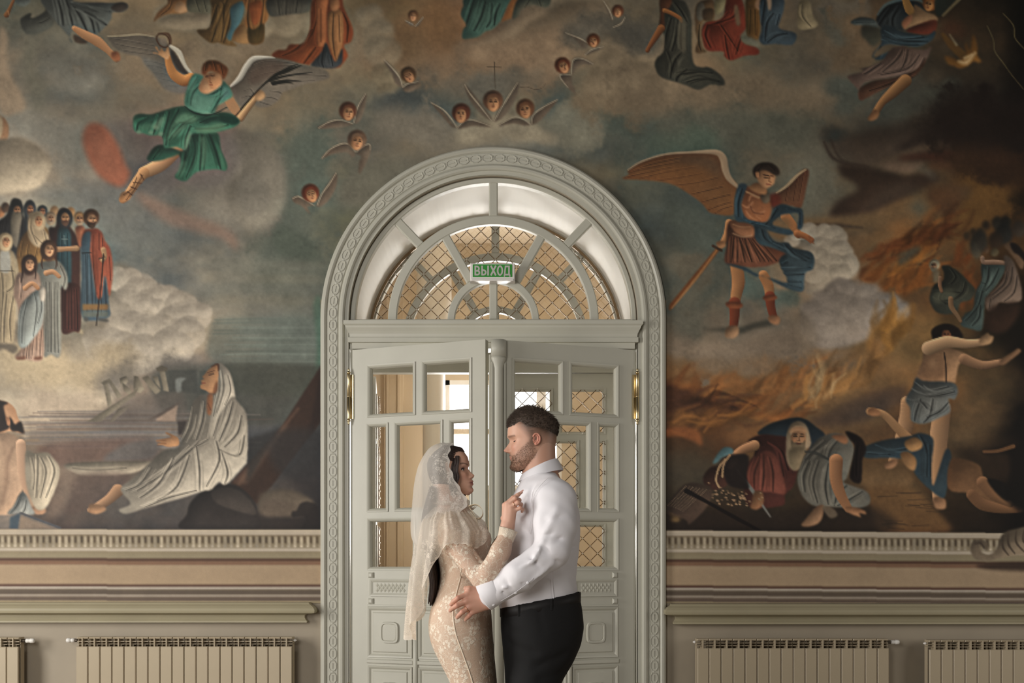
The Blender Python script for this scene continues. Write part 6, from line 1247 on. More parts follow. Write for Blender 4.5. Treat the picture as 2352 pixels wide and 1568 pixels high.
def lace_nodes(nt, scale, dens=1.0):
    """returns socket 0..1: floral lace thread mask"""
    N = nt.nodes; L = nt.links; tc = N.new('ShaderNodeTexCoord')
    def math_(op, a, b=None, c=None):
        n = N.new('ShaderNodeMath'); n.operation = op; n.use_clamp = False
        for i, v in enumerate((a, b, c)):
            if v is None: continue
            if isinstance(v, (int, float)): n.inputs[i].default_value = v
            else: L.new(v, n.inputs[i])
        return n.outputs[0]
    nz = N.new('ShaderNodeTexNoise'); nz.inputs['Scale'].default_value = scale * 1.1; nz.inputs['Detail'].default_value = 3; L.new(tc.outputs['Object'], nz.inputs['Vector'])
    wv = N.new('ShaderNodeVectorMath'); wv.operation = 'MULTIPLY_ADD'; L.new(nz.outputs['Color'], wv.inputs[0]); wv.inputs[1].default_value = (.55 / scale,) * 3; L.new(tc.outputs['Object'], wv.inputs[2])
    def vor(sc, feat, warp=True):
        v = N.new('ShaderNodeTexVoronoi'); v.feature = feat; v.inputs['Scale'].default_value = sc; L.new(wv.outputs[0] if warp else tc.outputs['Object'], v.inputs['Vector']); return v
    big = vor(scale, 'F1'); pet = vor(scale * 3.4, 'F1', False); edge = vor(scale * 3.4, 'DISTANCE_TO_EDGE', False); net = vor(scale * 9, 'DISTANCE_TO_EDGE', False); vine = vor(scale * 1.5, 'DISTANCE_TO_EDGE')
    pm = N.new('ShaderNodeTexNoise'); pm.inputs['Scale'].default_value = scale * .38; L.new(tc.outputs['Object'], pm.inputs['Vector'])
    def step(s, lo, hi):
        r = N.new('ShaderNodeMapRange'); r.interpolation_type = 'SMOOTHSTEP'; r.inputs[1].default_value = lo; r.inputs[2].default_value = hi; L.new(s, r.inputs[0]); return r.outputs[0]
    inflower = math_('MULTIPLY', math_('SUBTRACT', 1.0, step(big.outputs['Distance'], .46, .58)), step(pm.outputs['Fac'], .30, .40))
    outline = math_('MULTIPLY', step(pet.outputs['Distance'], .22, .32), math_('SUBTRACT', 1.0, step(pet.outputs['Distance'], .46, .56)))
    petal = math_('MULTIPLY', inflower, math_('MAXIMUM', outline, math_('MULTIPLY', .72, math_('SUBTRACT', 1.0, step(pet.outputs['Distance'], .30, .44)))))
    vin = math_('MULTIPLY', math_('SUBTRACT', 1.0, step(vine.outputs['Distance'], .015, .038)), step(pm.outputs['Fac'], .36, .46)); vine2 = vor(scale * 3.1, 'DISTANCE_TO_EDGE'); vin = math_('MAXIMUM', vin, math_('MULTIPLY', math_('MULTIPLY', math_('SUBTRACT', 1.0, step(vine2.outputs['Distance'], .025, .06)), .75), step(pm.outputs['Fac'], .47, .55))); mesh_ = math_('SUBTRACT', 1.0, step(net.outputs['Distance'], .05, .11))
    return petal, vin, mesh_, math_, tc
def dress_material():
    m = bpy.data.materials.new('lace_over_nude'); m.use_nodes = True; nt = m.node_tree; b = nt.nodes['Principled BSDF']; L = nt.links
    petal, vin, net, mt, tc = lace_nodes(nt, 24)
    fac = mt('MINIMUM', 1.0, mt('MAXIMUM', petal, mt('MAXIMUM', mt('MULTIPLY', vin, .72), mt('MULTIPLY', net, .30))))
    at = nt.nodes.new('ShaderNodeVertexColor'); at.layer_name = 'tone'
    mx = nt.nodes.new('ShaderNodeMix'); mx.data_type = 'RGBA'; L.new(fac, mx.inputs['Factor']); L.new(at.outputs['Color'], mx.inputs['A']); mx.inputs['B'].default_value = (.80, .70, .57, 1)
    L.new(mx.outputs['Result'], b.inputs['Base Color']); b.inputs['Roughness'].default_value = .6; b.inputs['Specular IOR Level'].default_value = .3
    bp = nt.nodes.new('ShaderNodeBump'); bp.inputs['Strength'].default_value = .5; bp.inputs['Distance'].default_value = .003; L.new(fac, bp.inputs['Height']); L.new(bp.outputs[0], b.inputs['Normal']); return m
def veil_material(name, col, base, scale=26, dense=1.0):
    """sheer tulle with embroidered flowers; colour attribute R = lace density, B = hem trim"""
    m = bpy.data.materials.new(name); m.use_nodes = True; nt = m.node_tree; L = nt.links; b = nt.nodes['Principled BSDF']; out = nt.nodes['Material Output']
    petal, vin, net, mt, tc = lace_nodes(nt, scale); at = nt.nodes.new('ShaderNodeVertexColor'); at.layer_name = 'tone'; sp = nt.nodes.new('ShaderNodeSeparateColor'); L.new(at.outputs['Color'], sp.inputs[0])
    thread = mt('MAXIMUM', petal, mt('MULTIPLY', vin, .7)); thread = mt('MAXIMUM', mt('MULTIPLY', thread, sp.outputs[0]), mt('MULTIPLY', mt('MULTIPLY', net, .8), sp.outputs[0]))
    al = mt('MINIMUM', .97, mt('MAXIMUM', mt('MAXIMUM', thread, base), sp.outputs[2]))
    b.inputs['Base Color'].default_value = (*col, 1); b.inputs['Roughness'].default_value = .7; b.inputs['Specular IOR Level'].default_value = .2
    tl = nt.nodes.new('ShaderNodeBsdfTranslucent'); tl.inputs[0].default_value = (*col, 1); ms = nt.nodes.new('ShaderNodeMixShader'); ms.inputs[0].default_value = .35; L.new(b.outputs[0], ms.inputs[1]); L.new(tl.outputs[0], ms.inputs[2])
    tr = nt.nodes.new('ShaderNodeBsdfTransparent'); m2 = nt.nodes.new('ShaderNodeMixShader'); L.new(al, m2.inputs[0]); L.new(tr.outputs[0], m2.inputs[1]); L.new(ms.outputs[0], m2.inputs[2]); L.new(m2.outputs[0], out.inputs[0]); return m
M['dress'] = dress_material(); M['veil'] = veil_material('lace_veil', (.88, .83, .76), .46, 21); M['cape'] = veil_material('lace_cape', (.90, .82, .71), .50, 24)

# ---------------------------------------------------------------- heads
def tab(z, T): T = np.array(T); return np.interp(z, T[:, 0], T[:, 1])
def stab(z, T):
    T = np.array(T); zf = np.linspace(T[0, 0], T[-1, 0], 400); v = np.interp(zf, T[:, 0], T[:, 1]); v = np.convolve(np.pad(v, 4, mode='edge'), np.ones(9) / 9, 'valid'); return np.interp(z, zf, v)
def head_grid(prof, face_base, back, width, sag=.15, nz=110, na=144):
    zs_ = np.concatenate([np.linspace(0, .62, 76), np.linspace(.63, 1, nz - 76)]); t = np.arange(na) / na
    ang = 2 * PI * (t - .5); ang = ang - .55 * np.sin(ang)            # denser at the front (angle 0)
    G = np.zeros((nz, na, 3))
    for i, z in enumerate(zs_):
        xf, xb0, w_, fb = stab(z, prof), stab(z, back), stab(z, width), stab(z, face_base)
        xc = fb * .18 + xb0 * .18; ca, sa = np.cos(ang), np.sin(ang); e = np.where(ca > 0, 2.25, 2.05)
        rx = np.where(ca > 0, fb - xc, xc - xb0); k = (np.abs(ca) ** e + np.abs(sa) ** e) ** (-1 / e)
        x = xc + rx * ca * k; y = w_ * sa * k
        nose = .26 < z < .54
        sy = np.interp(z, [0, .1, .16, .2, .24, .28, .305, .33, .38, .46, .54, .62, 1], [.12, .11, .10, .105, .10, .07, .062, .055, .042, .034, .07, .16, .2])
        x = x + (xf - fb) * np.exp(-(y / sy) ** 2) * (ca > 0)
        for sd in (-1, 1):                                             # sockets, cheekbones, nostril wings
            x = x - (ca > 0) * .040 * np.exp(-((y - sd * .135) / .075) ** 2 - ((z - .475) / .045) ** 2)
            x = x + (ca > 0) * .018 * np.exp(-((y - sd * .19) / .07) ** 2 - ((z - .37) / .06) ** 2)
            x = x + (ca > 0) * .030 * np.exp(-((y - sd * .058) / .026) ** 2 - ((z - .315) / .022) ** 2)
            x = x + (ca > 0) * .016 * np.exp(-((y - sd * .13) / .09) ** 2 - ((z - .555) / .03) ** 2)
        s_ = np.clip((.34 - z) / .34, 0, 1); s_ = s_ * s_ * (3 - 2 * s_)
        G[i, :, 0] = x; G[i, :, 1] = y; G[i, :, 2] = z + sag * s_ * np.clip((xf * .86 - x) / (xf - xb0), 0, 1)
    return zs_, ang, G
def grid_quads(nz, na):
    idx = np.arange(nz * na).reshape(nz, na); r = np.roll(idx, -1, 1); return np.stack([idx[:-1].ravel(), r[:-1].ravel(), r[1:].ravel(), idx[1:].ravel()], 1)
def xform(V, h, pitch, yaw, face_dir, origin, ref):
    """local head (x forward, z up, unit = head height) to world; ref = local point placed at origin"""
    V = (np.asarray(V, float) - np.array(ref)) * h; c, s = math.cos(pitch), math.sin(pitch)
    x = V[..., 0] * c - V[..., 2] * s; z = V[..., 0] * s + V[..., 2] * c; y = V[..., 1] * face_dir
    x = x * face_dir; c, s = math.cos(yaw), math.sin(yaw)
    return np.stack([x * c - y * s, x * s + y * c, z], -1) + np.array(origin)
def ear_mesh(mir):
    """ear lying in local xz plane at the side of the head, unit = head height"""
    parts = []
    def tube(path, rs, n=8):
        P = np.array(path, float); R = []
        for i in range(len(P)):
            t = P[min(i + 1, len(P) - 1)] - P[max(i - 1, 0)]; t /= np.linalg.norm(t); a = np.cross(t, [0, 1, 0]); a /= np.linalg.norm(a); b = np.cross(a, t)
            R.append([P[i] + rs[i] * (math.cos(q) * a + math.sin(q) * b) for q in np.linspace(0, 2 * PI, n, endpoint=False)])
        R = np.array(R); V = R.reshape(-1, 3); Q = grid_quads(len(P), n); parts.append((V, Q))
    hel = [(.055 * math.cos(a) * (1.05 if math.sin(a) > 0 else .8) - .012 * math.sin(a), .030 + .012 * math.cos(a * .5) * 0, .125 * .72 * math.sin(a)) for a in np.linspace(-2.2 + 4.3, -2.35 + 0.0, 22)]
    hel = []
    for a in np.linspace(math.radians(20), math.radians(290), 26):     # from front-top round the back to the lobe
        rx, rz = .062, .092 if math.sin(a) > 0 else .088; hel.append((rx * math.cos(a) - .012, .034 - .008 * math.sin(a), rz * math.sin(a)))
    tube(hel, [.010] + [.015] * 20 + [.016, .019, .021, .018, .008])
    anti = [(.030 * math.cos(a) - .016, .026, .058 * math.sin(a)) for a in np.linspace(math.radians(80), math.radians(300), 14)]; tube(anti, [.006] + [.013] * 12 + [.008])
    tube([(.038, .012, -.012), (.034, .022, -.022), (.03, .018, -.034)], [.010, .014, .008])
    # bowl
    B = []
    for r_ in np.linspace(.02, 1, 6): B.append([(.058 * r_ * math.cos(a) - .012, .014 + .012 * r_ ** 2, .09 * r_ * math.sin(a)) for a in np.linspace(0, 2 * PI, 20, endpoint=False)])
    parts.append((np.array(B).reshape(-1, 3), grid_quads(6, 20)))
    B2 = np.array(B)[::-1].copy(); B2[..., 1] = -.015; V = np.concatenate([np.array(B[-1:]), np.array(B[-1:]) - np.array([0, .035, 0])]).reshape(-1, 3); parts.append((V, grid_quads(2, 20)))
    V = np.concatenate([p[0] for p in parts]); Q = []; n = 0
    for p in parts: Q.append(p[1] + n); n += len(p[0])
    V[:, 1] *= mir; return V, np.concatenate(Q)
def tube_np(path, rs, n=8):
    P = np.array(path, float); rs = rs if hasattr(rs, '__len__') else [rs] * len(P); R = []; up = None
    for i in range(len(P)):
        t = P[min(i + 1, len(P) - 1)] - P[max(i - 1, 0)]; t = t / (np.linalg.norm(t) + 1e-9)
        if up is None: up = np.array([0, 1.0, 0]) if abs(t[1]) < .9 else np.array([1.0, 0, 0])
        a = np.cross(t, up); a /= np.linalg.norm(a) + 1e-9; b = np.cross(a, t); up = b
        R.append([P[i] + rs[i] * (math.cos(q) * a + math.sin(q) * b) for q in np.linspace(0, 2 * PI, n, endpoint=False)])
    return np.array(R).reshape(-1, 3), grid_quads(len(P), n)
HN = lambda v, s=0: (np.sin(v[..., 0] * 211 + s) * np.sin(v[..., 1] * 173 + 1.3 * s) * np.sin(v[..., 2] * 191 + 2 * s))
r3 = np.random.default_rng(11)

def eye_parts(parent, h, pitch, yaw, fd, org, ref, side, x=.318, z=.472, y=.135, lidcut=.35, looky=0.0, rad=.052):
    """eyeball with iris, upper and lower lids, lash line; local to the head"""
    R = rad; C = np.array([x, y * side, z]); T = lambda V: xform(V, h, pitch, yaw, fd, org, ref)
    th = np.linspace(0.02, PI - .02, 18); ph = np.linspace(0, 2 * PI, 24, endpoint=False)
    sph = lambda r: np.array([[C + r * np.array([math.cos(t), math.sin(t) * math.cos(p), math.sin(t) * math.sin(p)]) for p in ph] for t in th])
    ball = link('eyeball', np_mesh('eyeball', T(sph(R).reshape(-1, 3)), grid_quads(18, 24), M['eye']), parent)
    d = np.array([1, looky * side, -.25 if lidcut < .3 else .0]); d /= np.linalg.norm(d); I = []
    u = np.cross(d, [0, 0, 1]); u /= np.linalg.norm(u); v = np.cross(u, d)
    for q in np.linspace(0.02, .52, 6): I.append([C + (R + .0015) * (math.cos(q) * d + math.sin(q) * (math.cos(p) * u + math.sin(p) * v)) for p in ph])
    link('iris', np_mesh('iris', T(np.array(I).reshape(-1, 3)), grid_quads(6, 24), M['iris']), ball)
    # upper lid: band of a slightly larger sphere; elevation from the brow down to the lid edge
    def lid(e0, e1, r):
        az = np.linspace(-1.35, 1.35, 20); el = np.linspace(e0, e1, 7); L = []
        for k, e in enumerate(el): L.append([C + r * np.array([math.cos(a) * math.cos(e * (1 - .25 * (a / 1.35) ** 2)), math.sin(a), math.cos(a) * math.sin(e * (1 - .25 * (a / 1.35) ** 2))]) for a in az])
        return np.array(L)
    return T, lid, R, ball
# ================================================================ GROOM
def build_groom():
    root = tag(empty('person', (PX(1240), YP, 0)), 'standing man in white shirt and black trousers, hand on the woman\'s hip', 'person')
    par = lambda name, me: link(name, me, root, (-PX(1240), -YP, 0))
    h = 144 / SP; org = (PX(1173), YP, PZ(1083)); ref = (.385, 0, 0.0); pitch, yaw, fd = -.03, 0.0, -1
    prof = [(0, .285), (.02, .345), (.05, .385), (.09, .392), (.14, .368), (.165, .372), (.19, .396), (.212, .386), (.235, .404), (.262, .388), (.29, .392), (.305, .44), (.322, .482), (.345, .487), (.375, .458), (.42, .424), (.465, .392), (.50, .388), (.53, .408), (.555, .420), (.585, .418), (.64, .416), (.70, .405), (.76, .380), (.82, .34), (.88, .28), (.93, .21), (.97, .11), (1, .0)]
    fb = [(0, .27), (.05, .365), (.1, .37), (.2, .375), (.3, .372), (.4, .372), (.5, .372), (.56, .395), (.64, .400), (.70, .393), (.76, .370), (.82, .334), (.88, .276), (.93, .205), (.97, .11), (1, 0)]
    back = [(0, -.20), (.1, -.22), (.2, -.27), (.3, -.315), (.45, -.355), (.6, -.372), (.72, -.36), (.82, -.31), (.9, -.22), (.96, -.11), (1, -.02)]
    wid = [(0, .20), (.05, .255), (.12, .285), (.2, .298), (.3, .305), (.4, .312), (.5, .318), (.62, .325), (.72, .315), (.82, .27), (.9, .19), (.96, .10), (1, .01)]
    zs_, ang, G = head_grid(prof, fb, back, wid, .15); nz, na = G.shape[:2]
    L = G.reshape(-1, 3); x, y, z = L[:, 0], L[:, 1], L[:, 2]
    C = np.tile(np.array([.56, .32, .225]), (len(L), 1)); nzv = r3.standard_normal(len(L))
    def mixc(c, f): f = np.clip(f, 0, 1)[:, None]; C[:] = C * (1 - f) + np.array(c) * f
    g = lambda v, a, b: np.clip((v - a) / (b - a), 0, 1)
    front = g(x, .1, .3)
    mixc((.60, .27, .19), .5 * np.exp(-((z - .36) / .08) ** 2 - ((np.abs(y) - .17) / .08) ** 2) * front); mixc((.60, .25, .18), .55 * np.exp(-((z - .335) / .04) ** 2 - (y / .05) ** 2) * front)
    bd = np.clip(1 - np.maximum(0, (z - (.235 + .25 * np.clip((.30 - x) / .30, 0, 1))) / .06), 0, 1) * g(x, -.06, .02); bd *= 1 - .9 * np.exp(-((z - .212) / .020) ** 2 - (y / .13) ** 2) * g(x, .36, .38)
    bd *= 1 - .75 * np.exp(-((z - .30) / .06) ** 2 - ((np.abs(y) - .16) / .07) ** 2) * front
    mixc((.14, .075, .045), np.clip(bd * (.46 + .03 * nzv), 0, .86))
    mixc((.52, .20, .16), .9 * np.exp(-((z - .208) / .022) ** 4) * np.exp(-(y / .115) ** 4) * g(x, .355, .375))
    mixc((.16, .09, .06), .75 * np.exp(-((z - (.545 + .02 * np.clip((.17 - np.abs(y)) / .1, -1, 1) * 0)) / .016) ** 2) * ((np.abs(y) > .05) & (np.abs(y) < .23)) * front)
    hl = .52 + .22 * g(x, .10, .30) - .08 * g(-x, -.02, .20) ; hl = np.where(x > .30, .72, hl)   # hairline
    fade = np.clip((z - hl + .04) / .20, 0, 1) * (1 - .0 * x)
    side = np.where((x < .1), np.clip((z - .35 - .45 * np.clip(x + .05, -.05, .4)) / .33, 0, 1), 0)
    mixc((.05, .03, .02), np.clip(np.maximum(fade, side * np.clip((.10 - x) / .10, 0, 1)) * (.95 + .03 * nzv), 0, .96))
    sb = np.exp(-((x - .035) / .05) ** 2) * g(z, .30, .40) * (z < .62) * (np.abs(y) > .2); mixc((.10, .055, .035), .75 * sb)
    parts = [(xform(L, h, pitch, yaw, fd, org, ref), grid_quads(nz, na), C)]
    # neck
    nk = []
    for t, (px, py, r1, r2_) in zip(range(5), ((1238, 1020, 37, 42), (1238, 1050, 38, 44), (1238, 1078, 39, 46), (1242, 1108, 46, 56), (1246, 1150, 60, 78))):
        c = np.array([PX(px), YP, PZ(py)]); nk.append([c + np.array([r1 / SP * math.cos(a), r2_ / SP * math.sin(a), (.0 if t else 0) + .012 * -math.cos(a) * -1 * (t > 1)]) for a in np.linspace(0, 2 * PI, 32, endpoint=False)])
    NV = np.array(nk).reshape(-1, 3); parts.append((NV, grid_quads(5, 32)[:, ::-1], np.tile([.55, .31, .22], (len(NV), 1))))
    for mir in (1, -1):
        V, Q = ear_mesh(mir); V = V * np.array([.92, 1, .92]); V[:, 0] = -V[:, 0] * -1; a = .12; V = V @ np.array([[math.cos(a), 0, math.sin(a)], [0, 1, 0], [-math.sin(a), 0, math.cos(a)]]); V = V + np.array([-.018, .300 * mir, .47])
        parts.append((xform(V, h, pitch, yaw, fd, org, ref), Q, np.tile([.62, .28, .20], (len(V), 1))))
    # hand on her hip (near side) : capsules
    dz = -.215
    kn = [PP(1074, 1364, dz), PP(1072, 1380, dz - .006), PP(1078, 1394, dz - .004), PP(1089, 1402, dz + .004)]
    pip = [PP(1052, 1373, dz - .014), PP(1050, 1390, dz - .016), PP(1062, 1405, dz - .014), PP(1078, 1413, dz - .004)]
    dip = [PP(1041, 1382, dz - .002), PP(1039, 1397, dz - .004), PP(1054, 1413, dz - .004), PP(1072, 1419, dz + .004)]
    tip = [PP(1036, 1388, dz + .010), PP(1034, 1402, dz + .008), PP(1050, 1418, dz + .008), PP(1069, 1423, dz + .012)]
    wr = PP(1124, 1374, dz + .01); Fh = Field(PP(1020, 1440, dz - .08) - .0, PP(1175, 1325, dz + .10), .0022)
    pa = []
    for i in range(4):
        rr_ = (.0088, .0090, .0086, .0078)[i]; g_ = Fh.cap(kn[i], pip[i], rr_ * 1.12, rr_); g_ = smin(g_, Fh.cap(pip[i], dip[i], rr_ * 1.02, rr_ * .92), .003); g_ = smin(g_, Fh.cap(dip[i], tip[i], rr_ * .92, rr_ * .74), .003); pa.append(g_)
    for g_ in pa: Fh.add(g_, .0025)
    palm = None
    for i in range(4):
        c = Fh.cap(kn[i], wr + (kn[i] - kn[1]) * .45, .0125, .0185); palm = c if palm is None else smin(palm, c, .012)
    Fh.add(palm, .006); Fh.chain([wr, PP(1160, 1352, dz + .02)], [.0265, .030], out=.012)
    Fh.chain([PP(1108, 1362, dz + .012), PP(1092, 1355, dz + .006), PP(1078, 1352, dz), PP(1070, 1351, dz + .004)], [.016, .0125, .0108, .0088], .004, .007)
    HV, HQ = Fh.mesh(); hc = np.tile([.58, .315, .225], (len(HV), 1))
    for p in kn + pip: hc += (np.array([.60, .24, .17]) - hc) * (.55 * np.exp(-(np.linalg.norm(HV - p, axis=1) / .011) ** 2))[:, None]
    for p in tip: hc += (np.array([.68, .36, .29]) - hc) * (.7 * np.exp(-(np.linalg.norm(HV - p, axis=1) / .008) ** 2))[:, None]
    parts.append((HV, HQ, hc))
    # arms, torso and legs inside the clothes, far hand behind her back
    Fb = Field((PX(1000), YP - .36, 0.02), (PX(1370), YP + .36, PZ(1100)), .02)
    Fb.add(Fb.stack([(PZ(1400), PX(1175), PX(1305), YP, .13), (PZ(1250), PX(1180), PX(1305), YP, .13), (PZ(1150), PX(1205), PX(1300), YP, .15)]), .03)
    for s_ in (-1, 1):
        Fb.chain([PP(1268, 1150, s_ * .16), PP(1264, 1262, s_ * .22), PP(1130, 1366, s_ * .2)], [.05, .04, .03]); Fb.chain([(PX(1235), YP + s_ * .09, PZ(1420)), (PX(1222), YP + s_ * .1, PZ(1740)), (PX(1228), YP + s_ * .1, .08)], [.075, .055, .045])
    Fb.chain([PP(1130, 1366, .2), PP(1085, 1375, .2), PP(1050, 1380, .19)], [.03, .03, .018])
    BV, BQ = Fb.mesh(); parts.append((BV, BQ, np.tile([.58, .32, .23], (len(BV), 1))))
    V, Q, C = join_np(parts); body = par('body', np_mesh('body', V, Q, M['skin'], colors=C)); 
    # eyes
    for side in (-1, 1):
        q = bpy.data.objects.new('eye', None); COL.objects.link(q); q.parent = root; q.location = (-PX(1240), -YP, 0); q.empty_display_size = .01
        T, lid, R, ball = eye_parts(q, h, pitch, yaw, fd, org, ref, side, x=.262, lidcut=.2)
        up = lid(1.1, -.12, R * 1.10); cU = np.tile([.50, .27, .19], (up.shape[0] * up.shape[1], 1)); me = np_mesh('eyelid', T(up).reshape(-1, 3), grid_quads(7, 20)[np.arange(6 * 20) % 20 != 19], M['skin'], colors=cU); link('eyelid', me, q)
        lo = lid(-1.1, -.42, R * 1.08); link('eyelid', np_mesh('eyelid', T(lo).reshape(-1, 3), grid_quads(7, 20)[np.arange(6 * 20) % 20 != 19], M['skin'], colors=cU), q)
        e = lid(-.12, -.16, R * 1.15)[0]; V, Qq = tube_np(T(e), [h * .006] * len(e), 5); link('lashes', np_mesh('lashes', V, Qq, M['lash']), q)
    # hair: cap plus strands
    top = [];
    hz = G[:, :, 2]; X_, Y_ = G[:, :, 0], G[:, :, 1]
    start = .655 + .05 * np.clip((X_ - .02) / .18, 0, 1) + .05 * np.exp(-((X_ - .22) / .07) ** 2) - .10 * np.clip((-X_ - .1) / .25, 0, 1)
    th = .030 * np.clip((hz - start) / .20, 0, 1) ** .8; msk = hz > start - .01
    nrm = G - np.array([0, 0, .5]); nrm = nrm / np.linalg.norm(nrm, axis=2, keepdims=True); th = th * (1 + .25 * HN(G * .35)) * (1 + .35 * np.clip(X_ / .3, 0, 1))
    H = G + nrm * th[..., None]; HV = H.reshape(-1, 3); Qh = grid_quads(nz, na); keep = msk.ravel()[Qh].all(1)
    cap_v = xform(HV, h, pitch, yaw, fd, org, ref); sv, sq = [cap_v], [Qh[keep]]; n = len(cap_v)
    cand = np.argwhere((hz > start + .0) & (hz < .995)); pick = cand[r3.choice(len(cand), 4200)]
    for i, j in pick:
        p = G[i, j] + nrm[i, j] * th[i, j] * .7; bk_ = np.clip((.05 - G[i, j, 0]) / .3, 0, 1); d = nrm[i, j] * .42 + np.array([.75, 0, .10]) * (1 - bk_) + np.array([-.25, 0, -.55]) * bk_ + r3.normal(0, .20, 3); d = d / np.linalg.norm(d); l_ = (.022 + .060 * np.clip((hz[i, j] - start[i, j]) / .22, 0, 1)) * r3.uniform(.6, 1.2)
        q = [p, p + d * l_ * .55, p + d * l_ + np.array([.012, 0, -.004])]; V, Qq = tube_np(q, [.0036, .0028, .0006], 3); sv.append(xform(V, h, pitch, yaw, fd, org, ref)); sq.append(Qq + n); n += len(V)
    par('hair', np_mesh('hair', np.concatenate(sv), np.concatenate(sq), M['hair_man']))
    bdg = bd.reshape(nz, na); lipz = (G[:, :, 2] > .165) & (G[:, :, 2] < .25) & (np.abs(G[:, :, 1]) < .12) & (G[:, :, 0] > .30); cand = np.argwhere((bdg > .45) & ~lipz); pick = cand[r3.choice(len(cand), 2300)]; sv, sq, n = [], [], 0
    for i, j in pick:
        p = G[i, j]; nn_ = G[i, j] - np.array([0, 0, .25]); nn_ /= np.linalg.norm(nn_); p = p + r3.normal(0, .004, 3) * np.array([1, 1, 1]) * (1 - nn_ ** 2); d = nn_ * .45 + np.array([.15, 0, -.8]) + r3.normal(0, .25, 3); d /= np.linalg.norm(d)
        V, Qq = tube_np([p - nn_ * .002, p + d * .011 + nn_ * .002, p + d * .02], [.0014, .0011, .0003], 3); sv.append(xform(V, h, pitch, yaw, fd, org, ref)); sq.append(Qq + n); n += len(V)
    par('beard', np_mesh('beard', np.concatenate(sv), np.concatenate(sq), M['beard']))
    # ---- shirt
    Fs = Field((PX(1095), YP - .345, PZ(1412)), (PX(1350), YP + .335, PZ(1062)), .0052)
    rows = [(1410, 1152, 1322, .155), (1392, 1146, 1328, .165), (1360, 1144, 1326, .168), (1330, 1145, 1322, .168), (1300, 1147, 1325, .168), (1260, 1151, 1330, .172), (1220, 1158, 1333, .178), (1180, 1166, 1331, .185), (1150, 1175, 1323, .185), (1130, 1182, 1312, .170), (1115, 1191, 1297, .135), (1100, 1196, 1286, .10), (1087, 1201, 1279, .082)]
    Fs.add(Fs.stack([(PZ(a), PX(b), PX(c), YP, d) for a, b, c, d in rows], 2.15), 0)
    sh, el, fo, wr2 = PP(1273, 1150, -.165), PP(1268, 1264, -.215), PP(1192, 1322, -.235), PP(1128, 1366, -.215)
    Fs.chain([PP(1262, 1122, -.11), sh, PP(1274, 1205, -.19), el], [.052, .074, .073, .062], .03, .03); Fs.chain([el, fo, wr2], [.060, .054, .043], .02, .018)
    Fs.chain([PP(1262, 1122, .11), PP(1273, 1150, .165), PP(1270, 1262, .22), PP(1128, 1355, .21)], [.052, .074, .06, .043], .03, .03)
    # wrinkles
    X_, Y_, Z_ = Fs.X, Fs.Y, Fs.Z
    def crease(a, b, wd, dep, sgn=1): 
        a, b = a - (b - a) * .35, b + (b - a) * .35; dv = b - a; t = np.clip(((X_ - a[0]) * dv[0] + (Y_ - a[1]) * dv[1] + (Z_ - a[2]) * dv[2]) / (dv @ dv), 0, 1)
        d = Fs.cap(a, b, 0, 0); Fs.f += (sgn * dep * 2.0 * np.maximum(0, np.sin(PI * t)) ** 1.2 * np.exp(-(d / wd) ** 2)).astype(np.float32)
    for a, b, w_, dp in (((1237, 1246, -.28), (1290, 1300, -.25), .011, .005), ((1232, 1262, -.28), (1262, 1282, -.27), .008, .003), ((1215, 1275, -.28), (1238, 1300, -.28), .007, .005), ((1222, 1130, -.16), (1216, 1232, -.20), .011, .011), ((1280, 1240, -.27), (1318, 1215, -.18), .010, .006), ((1222, 1236, -.27), (1262, 1226, -.27), .007, .006),
                         ((1180, 1318, -.28), (1205, 1345, -.28), .006, .004), ((1160, 1330, -.28), (1180, 1362, -.28), .006, .005), ((1145, 1340, -.26), (1162, 1370, -.26), .005, .005), ((1290, 1185, -.26), (1240, 1205, -.26), .010, .004), ((1300, 1160, -.22), (1250, 1190, -.25), .010, .004), ((1316, 1335, -.12), (1290, 1330, -.17), .006, .004), ((1320, 1310, -.1), (1290, 1306, -.17), .006, .004), ((1316, 1352, -.12), (1290, 1350, -.17), .005, .004), ((1322, 1290, -.1), (1300, 1286, -.16), .006, .004), ((1316, 1255, -.1), (1292, 1262, -.2), .007, .005), ((1324, 1225, -.1), (1300, 1240, -.2), .007, .005),
                         ((1200, 1380, -.19), (1215, 1395, -.19), .006, .005), ((1230, 1378, -.19), (1240, 1395, -.19), .006, .004), ((1175, 1388, -.17), (1185, 1400, -.17), .006, .005), ((1205, 1145, -.12), (1230, 1125, -.14), .008, .004), ((1196, 1180, -.14), (1218, 1172, -.18), .008, .005), ((1190, 1210, -.15), (1215, 1225, -.18), .008, .005)):
        crease(PP(*a), PP(*b), w_, dp)
    for a, b, w_, dp in (((1245, 1252, -.28), (1222, 1290, -.29), .010, .006), ((1228, 1285, -.29), (1200, 1300, -.29), .009, .005), ((1275, 1180, -.26), (1235, 1260, -.27), .012, .005), ((1172, 1345, -.28), (1150, 1352, -.28), .006, .005), ((1262, 1302, -.27), (1225, 1335, -.28), .010, .005), ((1300, 1320, -.17), (1324, 1325, -.1), .006, .003), ((1298, 1342, -.17), (1324, 1343, -.1), .006, .003)):
        crease(PP(*a), PP(*b), w_, dp, -1)
    Fs.f += (.0012 * np.sin(X_ * 70 + Z_ * 55) * np.sin(Y_ * 60 + Z_ * 40)).astype(np.float32)
    V, Q = Fs.mesh(); shirt = par('shirt', np_mesh('shirt', V, Q, M['shirt'], iters=1)); shirt['label'] = 'fitted white long-sleeved shirt'
    # seams: side seam, shoulder seam, sleeve placket
    def surf_tube(pts, r, name, parent, m): V, Q = tube_np(pts, r, 6); return link(name, np_mesh(name, V, Q, m), parent)
